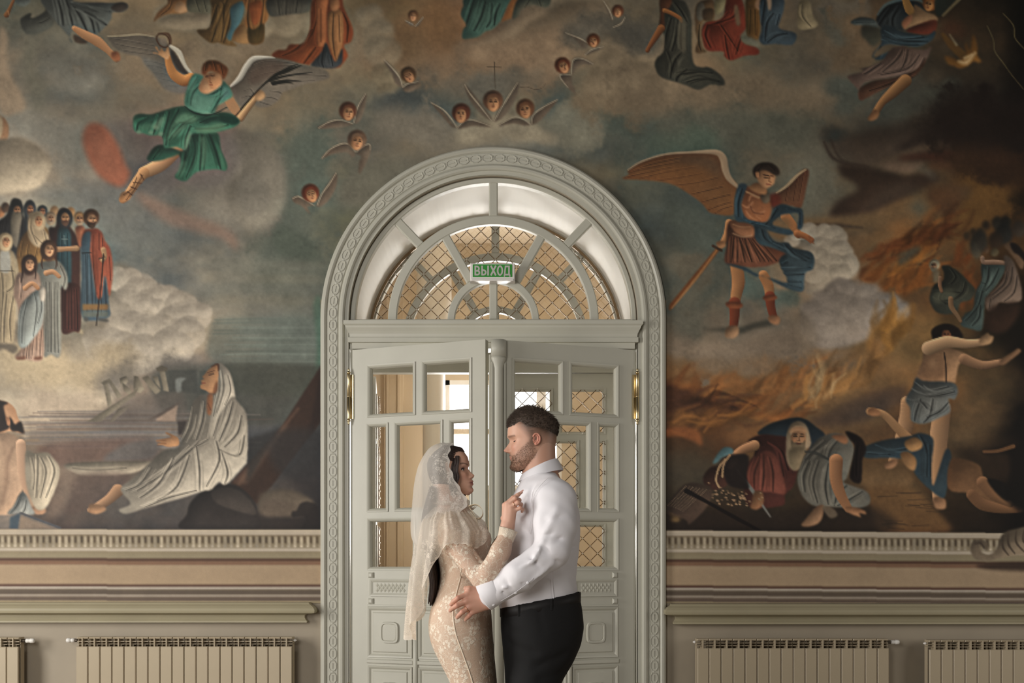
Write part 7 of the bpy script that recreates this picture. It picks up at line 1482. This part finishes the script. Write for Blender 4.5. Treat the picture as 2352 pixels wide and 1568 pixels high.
    def seam(pts, r, name):
        p = crom(np.array([PP(*q) for q in pts]), False, 8)
        for i in range(len(p)):
            dd = np.hypot(SV[:, 0] - p[i][0], SV[:, 2] - p[i][2]); c = SV[dd < .009]
            if len(c): p[i][1] = c[:, 1].min()
        p[:, 1] = np.convolve(np.pad(p[:, 1], 2, mode='edge'), np.ones(5) / 5, 'valid') - .0004; return surf_tube(p, [r] * len(p), name, shirt, M['shirt'])
    SV = np.empty(len(shirt.data.vertices) * 3); shirt.data.vertices.foreach_get('co', SV); SV = SV.reshape(-1, 3)
    seam([(1268, 1312, -.18), (1270, 1345, -.18), (1273, 1382, -.18)], .0009, 'side_seam'); seam([(1258, 1100, -.13), (1240, 1118, -.15), (1226, 1140, -.17), (1220, 1180, -.19), (1217, 1225, -.19)], .0009, 'armhole_seam'); seam([(1150, 1380, -.25), (1180, 1362, -.26), (1218, 1334, -.28), (1225, 1326, -.28)], .0008, 'sleeve_placket')
    # collar: tilted band round the neck, open at the front
    U_ = 48; S3 = []
    for k, (rr_, mixv) in enumerate(((0, .75), (0, .3), (1, .02), (2.5, .0), (4.5, .12), (8, .55), (11, .95), (11.5, 1.0))):
        row = []
        for t in np.linspace(-PI * .94, PI * .94, U_):
            f = (1 - math.cos(t)) / 2; top = 1054 + 36 * f ** 1.1; bot = 1080 + 27 * f; py = top + (bot - top) * mixv; cxp = 1237 + .20 * (py - 1060) - 4 * f * mixv
            row.append(np.array([PX(cxp + (40.5 + rr_) * math.cos(t)), YP + (45.5 + rr_) / SP * math.sin(t), PZ(py)]))
        S3.append(row)
    S3 = np.array(S3); col = link('collar', grid_mesh('collar', S3, M['shirt']), shirt); md = col.modifiers.new('thick', 'SOLIDIFY'); md.thickness = .003; md = col.modifiers.new('sub', 'SUBSURF'); md.levels = 1; md.render_levels = 1
    # cuff
    cu = []; a, b = PP(1146, 1350, -.222), PP(1111, 1372, -.212); ax = (b - a) / np.linalg.norm(b - a); u = np.cross(ax, [0, 1, 0]); u /= np.linalg.norm(u); v = np.cross(ax, u)
    for t, r_ in ((0, .0425), (.06, .0455), (.5, .0465), (.95, .0475), (1.0, .0455), (.97, .043), (.5, .041)): cu.append([a + (b - a) * t + r_ * (math.cos(q) * u * 1.08 + math.sin(q) * v) for q in np.linspace(0, 2 * PI, 36, endpoint=False)])
    cuf = link('cuff', np_mesh('cuff', np.array(cu).reshape(-1, 3), grid_quads(7, 36), M['shirt']), shirt)
    # buttons on the sleeve placket and shirt front
    bt = MB(); bt.lathe([(.0005, -.0015), (.0052, -.001), (.0052, .001), (.004, .0016), (.0005, .0012)], n=12, axis='y'); bme = bt.mesh('button', M['button'])
    for px, py, dy in ((1184, 1361, -.262), (1212, 1338, -.284), (1133, 1388, -.246)): p = PP(px, py, dy); link('button', bme, shirt, tuple(p))
    # ---- trousers
    Ft = Field((PX(1130), YP - .26, .05), (PX(1360), YP + .26, PZ(1345)), .0075)
    tr = [(1345, 1158, 1322, .160), (1362, 1152, 1330, .170), (1400, 1150, 1337, .178), (1440, 1150, 1341, .182), (1480, 1154, 1334, .180), (1520, 1158, 1316, .175), (1560, 1160, 1292, .170), (1600, 1162, 1278, .165), (1640, 1163, 1270, .15)]
    g_ = Ft.stack([(PZ(a), PX(b), PX(c), YP, d) for a, b, c, d in tr], 2.2); tilt = PZ(1376) + (Ft.X - PX(1240)) * .19 ; Ft.add(np.maximum(g_, Ft.Z - tilt - .004), 0)
    for s_ in (-1, 1): Ft.chain([(PX(1222), YP + s_ * .085, PZ(1560)), (PX(1214), YP + s_ * .095, PZ(1740)), (PX(1220), YP + s_ * .10, PZ(1900)), (PX(1226), YP + s_ * .10, .10)], [.088, .078, .068, .062], .02, .03)
    def crt(a, b, wd, dep): d = Ft.cap(PP(*a), PP(*b), 0, 0); Ft.f += (dep * np.exp(-(d / wd) ** 2)).astype(np.float32)
    for a, b, w_, dp in (((1236, 1395, -.18), (1250, 1452, -.19), .007, .007), ((1160, 1470, -.1), (1230, 1500, -.18), .012, .005), ((1155, 1440, -.1), (1200, 1455, -.18), .010, .005), ((1300, 1500, -.15), (1230, 1530, -.18), .014, .005), ((1310, 1530, -.1), (1240, 1560, -.17), .012, .005)): crt(a, b, w_, dp)
    V, Q = Ft.mesh(); trs = par('trousers', np_mesh('trousers', V, Q, M['trousers'], iters=2)); trs['label'] = 'slim black trousers'
    # belt follows the tilted waist, with loops
    bl = []
    for dz_, o_ in ((-.002, .0), (.0, .0045), (.034, .0045), (.036, .0)):
        row = []
        for q in np.linspace(0, 2 * PI, 64, endpoint=False):
            cx_, sy_ = math.cos(q), math.sin(q); k = (abs(cx_) ** 2.2 + abs(sy_) ** 2.2) ** (-1 / 2.2); xx = PX(1241) + ((PX(1331) - PX(1151)) / 2 + o_) * cx_ * k; yy = YP + (.171 + o_) * sy_ * k
            row.append((xx, yy, PZ(1376) + (xx - PX(1240)) * .19 - .036 + dz_))
        bl.append(row)
    belt = link('belt', np_mesh('belt', np.array(bl).reshape(-1, 3), grid_quads(4, 64), M['belt']), trs)
    lp = MB(); lp.bbox(-.005, .005, -.003, .006, -.021, .021, .0015); lme = lp.mesh('belt_loop', M['trousers'])
    for px in (1322, 1262, 1192):
        xx = PX(px); cx_ = (xx - PX(1241)) / ((PX(1331) - PX(1151)) / 2); yy = -.176 * max(0, 1 - abs(cx_) ** 2.2) ** (1 / 2.2); link('belt_loop', lme, trs, (xx, YP + yy - .0005, PZ(1376) + (xx - PX(1240)) * .19 - .019), (0, 0, .9 if px > 1300 else 0))
    # shoes
    for s_ in (-1, 1):
        Fz = Field((PX(1226) - .24, YP + s_ * .10 - .07, -.002), (PX(1226) + .10, YP + s_ * .10 + .07, .14), .008)
        Fz.chain([(PX(1226) + .03, YP + s_ * .10, .05), (PX(1226) - .10, YP + s_ * .10, .045), (PX(1226) - .18, YP + s_ * .105, .032)], [.042, .040, .026], .02, .02); Fz.chain([(PX(1226), YP + s_ * .1, .06), (PX(1226), YP + s_ * .1, .12)], [.045, .045], .02, .02); Fz.f = np.maximum(Fz.f, -Fz.Z + 0.0)
        V, Q = Fz.mesh(); par('shoe', np_mesh('shoe', V, Q, M['shoe'], iters=1))
    # ring
    p = (kn[2] * .55 + pip[2] * .45); d = pip[2] - kn[2]; d /= np.linalg.norm(d); u = np.cross(d, [0, 1, 0]); u /= np.linalg.norm(u); v = np.cross(d, u); V, Q = [], []
    ringp = [p + .0112 * (math.cos(q) * u + math.sin(q) * v) for q in np.linspace(0, 2 * PI, 25)]; V, Q = tube_np(ringp, [.0017] * 25, 8); par('wedding_ring', np_mesh('wedding_ring', V, Q, M['gold']))
    return root
build_groom()

# ================================================================ BRIDE
def build_bride():
    bx = PX(1060); root = tag(empty('person', (bx, YP, 0)), 'standing woman in ivory lace gown and lace veil, hand on the man\'s chest', 'person')
    par = lambda name, me: link(name, me, root, (-bx, -YP, 0))
    h = 121 / SP; org = (PX(1089), YP - .02, PZ(1132)); ref = (.37, 0, 0.02); pitch, yaw, fd = .19, -.20, 1
    prof = [(0, .27), (.02, .325), (.05, .362), (.085, .372), (.13, .350), (.155, .354), (.18, .395), (.200, .386), (.214, .374), (.236, .405), (.258, .386), (.285, .366), (.298, .388), (.312, .424), (.334, .443), (.358, .428), (.40, .394), (.45, .362), (.49, .350), (.53, .360), (.58, .374), (.64, .380), (.72, .372), (.80, .335), (.87, .27), (.93, .185), (.97, .10), (1, .0)]
    fb = [(0, .25), (.05, .335), (.1, .345), (.2, .352), (.3, .350), (.4, .348), (.5, .342), (.58, .358), (.68, .365), (.76, .352), (.82, .318), (.88, .255), (.93, .18), (.97, .10), (1, 0)]
    back = [(0, -.16), (.1, -.20), (.2, -.27), (.3, -.33), (.45, -.39), (.6, -.405), (.72, -.39), (.82, -.33), (.9, -.23), (.96, -.11), (1, -.02)]
    wid = [(0, .09), (.04, .145), (.1, .20), (.2, .250), (.3, .282), (.4, .303), (.5, .306), (.62, .315), (.72, .305), (.82, .26), (.9, .185), (.96, .10), (1, .01)]
    zs_, ang, G = head_grid(prof, fb, back, wid, .22); nz, na = G.shape[:2]; L = G.reshape(-1, 3); x, y, z = L[:, 0], L[:, 1], L[:, 2]
    C = np.tile(np.array([.62, .365, .26]), (len(L), 1)); g = lambda v, a, b: np.clip((v - a) / (b - a), 0, 1); front = g(x, .1, .3)
    def mixc(c, f): f = np.clip(f, 0, 1)[:, None]; C[:] = C * (1 - f) + np.array(c) * f
    mixc((.50, .20, .13), .45 * np.exp(-((z - .34) / .08) ** 2 - ((np.abs(y) - .19) / .08) ** 2) * front)
    mixc((.36, .12, .10), .92 * np.exp(-((z - .203) / .036) ** 4) * np.exp(-(y / .105) ** 4) * g(x, .335, .350)); mixc((.12, .03, .03), .8 * np.exp(-((z - .209) / .007) ** 2) * np.exp(-(y / .11) ** 4) * front)
    bz = .552 + .03 * np.clip(np.abs(y) - .06, 0, .12) / .12; mixc((.06, .035, .025), .88 * np.exp(-((z - bz) / .013) ** 2) * ((np.abs(y) > .045) & (np.abs(y) < .23)) * front)
    mixc((.16, .08, .06), .5 * np.exp(-((z - .50) / .03) ** 2 - ((np.abs(y) - .15) / .07) ** 2) * front)
    parts = [(xform(L, h, pitch, yaw, fd, org, ref), grid_quads(nz, na), C)]
    nk = []
    for px, py, r1, r2_ in ((1028, 1092, 36, 34), (1030, 1125, 33, 33), (1034, 1155, 33, 34), (1038, 1180, 38, 46), (1042, 1215, 50, 75)): nk.append([np.array([PX(px), YP, PZ(py)]) + np.array([r1 / SP * math.cos(a), r2_ / SP * math.sin(a), 0]) for a in np.linspace(0, 2 * PI, 32, endpoint=False)])
    NV = np.array(nk).reshape(-1, 3); parts.append((NV, grid_quads(5, 32)[:, ::-1], np.tile([.62, .365, .26], (len(NV), 1))))
    # right hand on his chest
    dy = -.20
    kn = [PP(1160, 1160, dy + .012), PP(1166, 1157, dy - .002), PP(1174, 1163, dy - .008), PP(1180, 1172, dy - .006)]
    pip = [PP(1179, 1143, dy + .010), PP(1184, 1144, dy - .014), PP(1190, 1154, dy - .020), PP(1195, 1166, dy - .016)]
    dip = [PP(1190, 1136, dy + .012), PP(1193, 1148, dy + .002), PP(1197, 1158, dy - .004), PP(1200, 1169, dy - .002)]
    tip = [PP(1198, 1130, dy + .016), PP(1194, 1157, dy + .016), PP(1197, 1166, dy + .012), PP(1199, 1175, dy + .012)]
    wr = PP(1164, 1208, dy + .006); Fh = Field(PP(1140, 1250, dy - .06), PP(1215, 1118, dy + .06), .002)
    for i in range(4):
        rr_ = (.0082, .0083, .0080, .0072)[i]; g_ = Fh.cap(kn[i], pip[i], rr_ * 1.12, rr_); g_ = smin(g_, Fh.cap(pip[i], dip[i], rr_ * .98, rr_ * .88), .003); g_ = smin(g_, Fh.cap(dip[i], tip[i], rr_ * .86, rr_ * .62), .003); Fh.add(g_, .0022)
    palm = None
    for i in range(4):
        c = Fh.cap(kn[i], wr + (kn[i] - kn[1]) * .5, .0105, .0155); palm = c if palm is None else smin(palm, c, .01)
    Fh.add(palm, .005); Fh.chain([wr, PP(1160, 1245, dy + .01)], [.0205, .023], out=.01); Fh.chain([PP(1158, 1190, dy + .03), PP(1168, 1172, dy + .036), PP(1178, 1160, dy + .036), PP(1186, 1152, dy + .034)], [.013, .0105, .009, .007], .004, .006)
    HV, HQ = Fh.mesh(); hc = np.tile([.60, .345, .25], (len(HV), 1))
    for p in kn + pip: hc += (np.array([.60, .27, .19]) - hc) * (.5 * np.exp(-(np.linalg.norm(HV - p, axis=1) / .009) ** 2))[:, None]
    parts.append((HV, HQ, hc))
    Fb = Field((PX(960), YP - .3, .02), (PX(1180), YP + .3, PZ(1180)), .02); Fb.add(Fb.stack([(PZ(1500), PX(1020), PX(1100), YP, .1), (PZ(1330), PX(1035), PX(1090), YP, .07), (PZ(1205), PX(1015), PX(1080), YP, .1)]), .02)
    for s_ in (-1, 1): Fb.chain([PP(1030, 1225, s_ * .13), PP(1108, 1335, s_ * .19), PP(1164, 1225, s_ * .19)], [.03, .026, .02]); Fb.chain([(PX(1075), YP + s_ * .06, PZ(1500)), (PX(1095), YP + s_ * .06, PZ(1750)), (PX(1095), YP + s_ * .06, .06)], [.06, .04, .03])
    BV, BQ = Fb.mesh(); parts.append((BV, BQ, np.tile([.5, .28, .2], (len(BV), 1))))
    V, Q, C = join_np(parts); par('body', np_mesh('body', V, Q, M['skin'], colors=C))
    for side in (-1, 1):
        q = bpy.data.objects.new('eye', None); COL.objects.link(q); q.parent = root; q.location = (-bx, -YP, 0)
        T, lid, R, ball = eye_parts(q, h, pitch, yaw, fd, org, ref, side, x=.233, z=.468, y=.13, lidcut=.4, rad=.058)
        sel = grid_quads(7, 20)[np.arange(6 * 20) % 20 != 19]; cU = np.tile([.22, .11, .08], (140, 1))
        link('eyelid', np_mesh('eyelid', T(lid(1.1, .40, R * 1.10)).reshape(-1, 3), sel, M['skin'], colors=cU), q); link('eyelid', np_mesh('eyelid', T(lid(-1.1, -.40, R * 1.08)).reshape(-1, 3), sel, M['skin'], colors=cU * 1.7), q)
        e = lid(.40, .35, R * 1.17)[0]; V, Qq = tube_np(T(e), [h * .012] * len(e), 5); link('lashes', np_mesh('lashes', V, Qq, M['lash']), q)
    # hair: cap, face-framing locks, long tail down the back
    hz, X_ = G[:, :, 2], G[:, :, 0]; start = np.where(X_ > .0, .70 + .12 * np.clip((X_ - .0) / .25, 0, 1), .2); th = .032 * np.clip((hz - start) / .12, 0, 1) ** .6; nrm = G - np.array([0, 0, .5]); nrm /= np.linalg.norm(nrm, axis=2, keepdims=True)
    H = (G + nrm * th[..., None]).reshape(-1, 3); Qh = grid_quads(nz, na); keep = (hz > start - .01).ravel()[Qh].all(1); sv, sq = [xform(H, h, pitch, yaw, fd, org, ref)], [Qh[keep]]; n = len(H)
    Tn = lambda p: xform((np.array(p) - np.array([0, 0, .5])) * 1.04 + np.array([0, 0, .5]), h, pitch, yaw, fd, org, ref)
    for s_ in (-1, 1):
        for k in range(34):            # swept back from the parting
            f = k / 33; p = [(.325 - .16 * f, s_ * (.01 + .265 * f ** .8), .805 - .17 * f ** 1.5), (.24 - .13 * f, s_ * (.06 + .255 * f ** .8), .90 - .23 * f), (.08 - .10 * f, s_ * (.12 + .225 * f), .955 - .30 * f), (-.10, s_ * (.16 + .19 * f), .93 - .40 * f)]
            p = crom(np.array(p) + r3.normal(0, .006, (4, 3)), False, 5); V, Qq = tube_np(Tn(p), np.interp(np.linspace(0, 1, len(p)), [0, .25, 1], [.0008, .0034, .003]), 5); sv.append(V); sq.append(Qq + n); n += len(V)
        for k in range(46):            # loose wavy lock beside the cheek
            f = k / 45; w1 = r3.normal(0, .008); p = [(.26 - .12 * f, s_ * .24, .72), (.25 - .12 * f + w1, s_ * .285, .60), (.215 - .13 * f, s_ * .315, .47), (.19 - .14 * f - w1, s_ * .32, .33), (.14 - .13 * f, s_ * .31, .19), (.12 - .12 * f + w1, s_ * .28, .04)]
            p = crom(np.array(p) + r3.normal(0, .005, (6, 3)), False, 5); V, Qq = tube_np(Tn(p), np.interp(np.linspace(0, 1, len(p)), [0, .3, .8, 1], [.0015, .0026, .0022, .0005]), 5); sv.append(V); sq.append(Qq + n); n += len(V)
    for k in range(70):
        a = r3.uniform(-1, 1); p = r3.normal(0, .004, 3) + [PP(1000 + 6 * a, 1120, .06 * a), PP(982 + 8 * a, 1200, .07 * a), PP(992 + 9 * a, 1280, .07 * a - .02), PP(1001 + 9 * a, 1340, .06 * a - .03), PP(995 + 8 * a, 1388, .05 * a - .02)]
        p = crom(np.array(p), False, 5); V, Qq = tube_np(p, np.interp(np.linspace(0, 1, len(p)), [0, .5, .9, 1], [.006, .0055, .004, .0008]), 5); sv.append(V); sq.append(Qq + n); n += len(V)
    par('hair', np_mesh('hair', np.concatenate(sv), np.concatenate(sq), M['hair_woman']))
    # ---- dress
    Fd = Field((PX(960), YP - .32, .01), (PX(1205), YP + .32, PZ(1172)), .0056)
    rows = [(1178, 1008, 1070, .07), (1190, 1000, 1086, .11), (1205, 996, 1116, .125), (1222, 994, 1134, .130), (1245, 997, 1131, .128), (1270, 1003, 1120, .122), (1300, 1010, 1114, .115), (1325, 1013, 1114, .114), (1350, 1007, 1120, .130), (1380, 995, 1126, .152), (1410, 986, 1129, .166), (1440, 983, 1131, .172), (1475, 988, 1133, .170), (1520, 1011, 1137, .158), (1568, 1036, 1142, .145), (1640, 1056, 1146, .128), (1720, 1058, 1146, .120), (1820, 1050, 1148, .125), (1940, 1030, 1160, .16), (2045, 1005, 1180, .21), (2056, 1003, 1182, .212)]
    Fd.add(Fd.stack([(PZ(a), PX(b), PX(c), YP, d) for a, b, c, d in rows], 2.0), 0)
    Fd.chain([PP(1030, 1205, -.09), PP(1040, 1240, -.145), PP(1108, 1330, -.20)], [.045, .047, .040], .02, .025); Fd.chain([PP(1108, 1330, -.20), PP(1124, 1318, -.215), PP(1150, 1265, -.21), PP(1166, 1222, -.195)], [.039, .040, .034, .0265], .015, .008)
    Fd.chain([PP(1030, 1205, .09), PP(1040, 1240, .145), PP(1100, 1330, .20), PP(1166, 1222, .19)], [.045, .047, .04, .0265], .02, .02)
    for a, b, w_, dp in (((1088, 1268, -.2), (1118, 1318, -.22), .006, .008), ((1050, 1300, -.18), (1085, 1340, -.2), .008, .003), ((1015, 1330, -.1), (1060, 1345, -.14), .010, .003), ((1010, 1350, -.1), (1050, 1365, -.14), .010, .003)): Fd.f += (dp * np.exp(-(Fd.cap(PP(*a), PP(*b), 0, 0) / w_) ** 2)).astype(np.float32)
    V, Q = Fd.mesh(); tone = np.tile([.60, .43, .315], (len(V), 1)); arm = (V[:, 1] < YP - .135) & (V[:, 2] > PZ(1352)); tone[arm] = (.56, .37, .27)
    dress = par('lace_gown', np_mesh('lace_gown', V, Q, M['dress'], iters=2, colors=tone)); dress['label'] = 'fitted ivory lace gown over a nude lining'
    # raised lace seam down the side, cuff band
    seam = [PP(1062, 1305, -.16), PP(1050, 1350, -.175), PP(1040, 1400, -.185), PP(1045, 1450, -.188), PP(1062, 1500, -.182), PP(1085, 1568, -.165), PP(1100, 1650, -.145)]
    for off in (0,): 
        p = crom(np.array(seam), False, 8); p = p + 0
        for i in range(len(p)):       # settle on the surface
            dd = np.linalg.norm(V[:, [0, 2]] - p[i][[0, 2]], axis=1); c = V[dd < .012]; 
            if len(c): p[i][1] = c[:, 1].min() - .001
        v_, q_ = tube_np(p, [.0022] * len(p), 6); link('lace_seam', np_mesh('lace_seam', v_, q_, M['ribbon_lace']), dress)
    a, b = PP(1160, 1240, -.198), PP(1168, 1216, -.196); ax = (b - a) / np.linalg.norm(b - a); u = np.cross(ax, [0, 1, 0]); u /= np.linalg.norm(u); v = np.cross(ax, u); cu = []
    for t, r_ in ((0, .030), (.5, .0305), (1, .033), (1.05, .031), (.6, .028)): cu.append([a + (b - a) * t + (r_ + .0015 * math.sin(q * 9) * (t > .8)) * (math.cos(q) * u + math.sin(q) * v) for q in np.linspace(0, 2 * PI, 54, endpoint=False)])
    link('cuff', np_mesh('cuff', np.array(cu).reshape(-1, 3), grid_quads(5, 54), M['dress'], colors=np.tile([.7, .58, .45], (270, 1))), dress)
    # ---- hood of the veil: horseshoe sections open at the face
    #       py, back px, front-edge px (near), half width, how far it wraps
    hood = [(1015, 1022, 1043, .020, 1.6), (1019, 1004, 1043, .048, 1.75), (1029, 986, 1039, .080, 1.85), (1048, 973, 1034, .098, 1.95), (1070, 962, 1036, .108, 2.0), (1095, 956, 1043, .112, 2.02), (1120, 952, 1056, .110, 2.02), (1145, 950, 1073, .104, 2.0), (1160, 949, 1079, .104, 1.95), (1180, 947, 1062, .112, 1.85), (1205, 945, 1045, .122, 1.75), (1230, 946, 1030, .124, 1.65), (1250, 953, 1012, .115, 1.55), (1260, 966, 1000, .10, 1.5)]
    hp = np.array(hood, float); tt = np.linspace(0, len(hood) - 1, 90); hi = np.stack([np.interp(tt, np.arange(len(hood)), hp[:, k]) for k in range(5)], 1)
    k_ = np.ones(5) / 5
    for c in range(5): hi[:, c] = np.convolve(np.pad(hi[:, c], 2, mode='edge'), k_, 'valid')
    nu = 110; S3 = np.zeros((len(hi), nu, 3)); CL = np.zeros((len(hi), nu, 3))
    for i, (py, bk, fr, w_, wrap) in enumerate(hi):
        u_ = np.linspace(-1, 1, nu); a = u_ * wrap; xb_, xf_ = PX(bk), PX(fr); rx = (xf_ - xb_) / (1 - math.cos(wrap)); x = xb_ + rx * (1 - np.cos(a)); yy = -w_ * np.sin(np.clip(a, -PI / 2, PI / 2)) * np.where(np.abs(a) > PI / 2, 1 - .18 * (np.abs(a) - PI / 2), 1)
        s_ = i / len(hi); fold = .006 * s_ * np.sin(a * 9 + 2 * s_) + .004 * s_ * np.sin(a * 17 + 5 * s_); sc = .0035 * np.sin(i * .8) * (np.abs(u_) > .97)
        S3[i, :, 0] = x - fold * np.cos(a) + sc; S3[i, :, 1] = YP + yy * (1 + fold * 4); S3[i, :, 2] = PZ(py) - .012 * np.abs(u_) * (i < 8) + 0 * u_
        e = 1 - np.abs(u_); CL[i, :, 0] = np.clip(1.15 - e * 1.2, .45, 1); CL[i, :, 2] = np.where(e < .05, .88, 0)
    veil = par('veil', grid_mesh('veil', S3, M['veil'], colors=CL)); veil['label'] = 'sheer white lace head veil with scalloped edge'
    # ---- shoulder cape: falls to the elbow at the side and to the hip behind
    nu, nv = 150, 70; a = np.linspace(-2.75, 2.75, nu); S3 = np.zeros((nv, nu, 3)); CL = np.zeros((nv, nu, 3))
    bot = np.interp(np.abs(a), [0, .35, .62, .85, 1.05, 1.25, 1.5, 1.8, 2.1, 2.4, 2.75], [1466, 1462, 1420, 1352, 1312, 1268, 1246, 1250, 1262, 1245, 1205])
    for j in range(nv):
        v_ = j / (nv - 1); py = 1166 + (bot - 1166) * v_ ** 1.0
        bk = np.interp(py, [1160, 1175, 1200, 1230, 1270, 1330, 1400, 1470], [1004, 985, 968, 962, 958, 951, 946, 943]); fr = np.interp(py, [1160, 1175, 1200, 1222, 1250, 1300, 1470], [1074, 1090, 1120, 1138, 1138, 1128, 1100]); wd = np.interp(py, [1160, 1175, 1195, 1220, 1250, 1290, 1330, 1400, 1470], [.06, .10, .168, .203, .212, .206, .175, .13, .12])
        xc = (PX(bk) + PX(fr)) / 2; rx = (PX(fr) - PX(bk)) / 2
        amp = .004 + .014 * v_ * (.5 + .5 * np.cos(np.clip(a, -PI, PI))); fold = amp * np.sin(a * 13 + 1.5 * v_) + .5 * amp * np.sin(a * 23 + 1) + .0045 * (1 - v_) * np.sin(a * 37) * np.clip(v_ * 12, 0, 1)
        scal = .0045 * np.abs(np.sin(a * 22)) * (v_ > .97)
        S3[j, :, 0] = xc - (rx + fold) * np.cos(a); S3[j, :, 1] = YP - (wd + fold) * np.sin(a); S3[j, :, 2] = PZ(py) - scal + .004 * np.sin(a * 9 + 3 * v_) * v_
        CL[j, :, 0] = np.clip(.35 + .75 * v_ + .3 * np.exp(-((np.abs(a) - 1.6) / .7) ** 2), 0, 1); CL[j, :, 2] = .9 if v_ > .965 else 0
    cape = par('lace_cape', grid_mesh('lace_cape', S3, M['cape'], colors=CL)); cape['label'] = 'ivory lace shoulder cape falling to the hip behind'
    # gathered ruffle and ribbon bow at the neck
    rf = []
    for k, (r1, r2_, dz_) in enumerate(((40, 42, 12), (46, 50, 2), (52, 60, 8))): rf.append([np.array([PX(1040), YP, PZ(1166)]) + np.array([(r1 + 2.2 * math.sin(q * 17) * k) / SP * math.cos(q), (r2_ + 2.2 * math.sin(q * 17) * k) / SP * math.sin(q), (dz_ + 3 * math.sin(q * 19) * (k == 2) - 6 * math.cos(q)) / SP]) for q in np.linspace(0, 2 * PI, 150, endpoint=False)])
    link('neck_ruffle', np_mesh('neck_ruffle', np.array(rf).reshape(-1, 3), grid_quads(3, 150), M['cape'], colors=np.tile([.9, 0, .45], (450, 1))), cape)
    for name, pts in (('ribbon_loop', [(1076, 1162, -.10), (1092, 1158, -.11), (1104, 1165, -.115), (1109, 1178, -.115), (1103, 1189, -.11), (1092, 1190, -.105), (1080, 1176, -.10)]), ('ribbon_tail', [(1078, 1166, -.10), (1090, 1182, -.11), (1096, 1200, -.12), (1097, 1212, -.13)])):
        p = crom(np.array([PP(*q) for q in pts]), False, 6); rib = np.stack([p + np.array([.0, -.004, .002]), p + np.array([.002, .005, -.003])]); o_ = link(name, grid_mesh(name, rib, M['ribbon']), cape); md = o_.modifiers.new('thick', 'SOLIDIFY'); md.thickness = .0008
    # ring
    p = (kn[2] * .45 + pip[2] * .55); d = pip[2] - kn[2]; d /= np.linalg.norm(d); u = np.cross(d, [0, 1, 0]); u /= np.linalg.norm(u); v = np.cross(d, u)
    V, Q = tube_np([p + .0094 * (math.cos(q) * u + math.sin(q) * v) for q in np.linspace(0, 2 * PI, 25)], [.0014] * 25, 8); par('wedding_ring', np_mesh('wedding_ring', V, Q, M['gold']))
    for i in range(4):
        d = tip[i] - dip[i]; d /= np.linalg.norm(d); nrm_ = np.array([0, -1, 0]) + .5 * np.array([0, 0, 1]); p0 = tip[i] + nrm_ * .0045; w2 = np.cross(d, nrm_); w2 /= np.linalg.norm(w2)
        V = np.array([p0 - d * .006 - w2 * .0035, p0 - d * .006 + w2 * .0035, p0 + d * .006 + w2 * .0028, p0 + d * .010, p0 + d * .006 - w2 * .0028]); V = np.concatenate([V, V + nrm_ * .0008]); mb = MB(); mb.add(V, [(0, 1, 2, 3, 4), (9, 8, 7, 6, 5)] + [(k, (k + 1) % 5, (k + 1) % 5 + 5, k + 5) for k in range(5)]); me_ = mb.mesh('fingernail', M['nail']); par('fingernail', me_)
    return root
M['ribbon_lace'] = mat('lace_braid', (.78, .67, .53), .6, bump=.3, bscale=300)
build_bride()
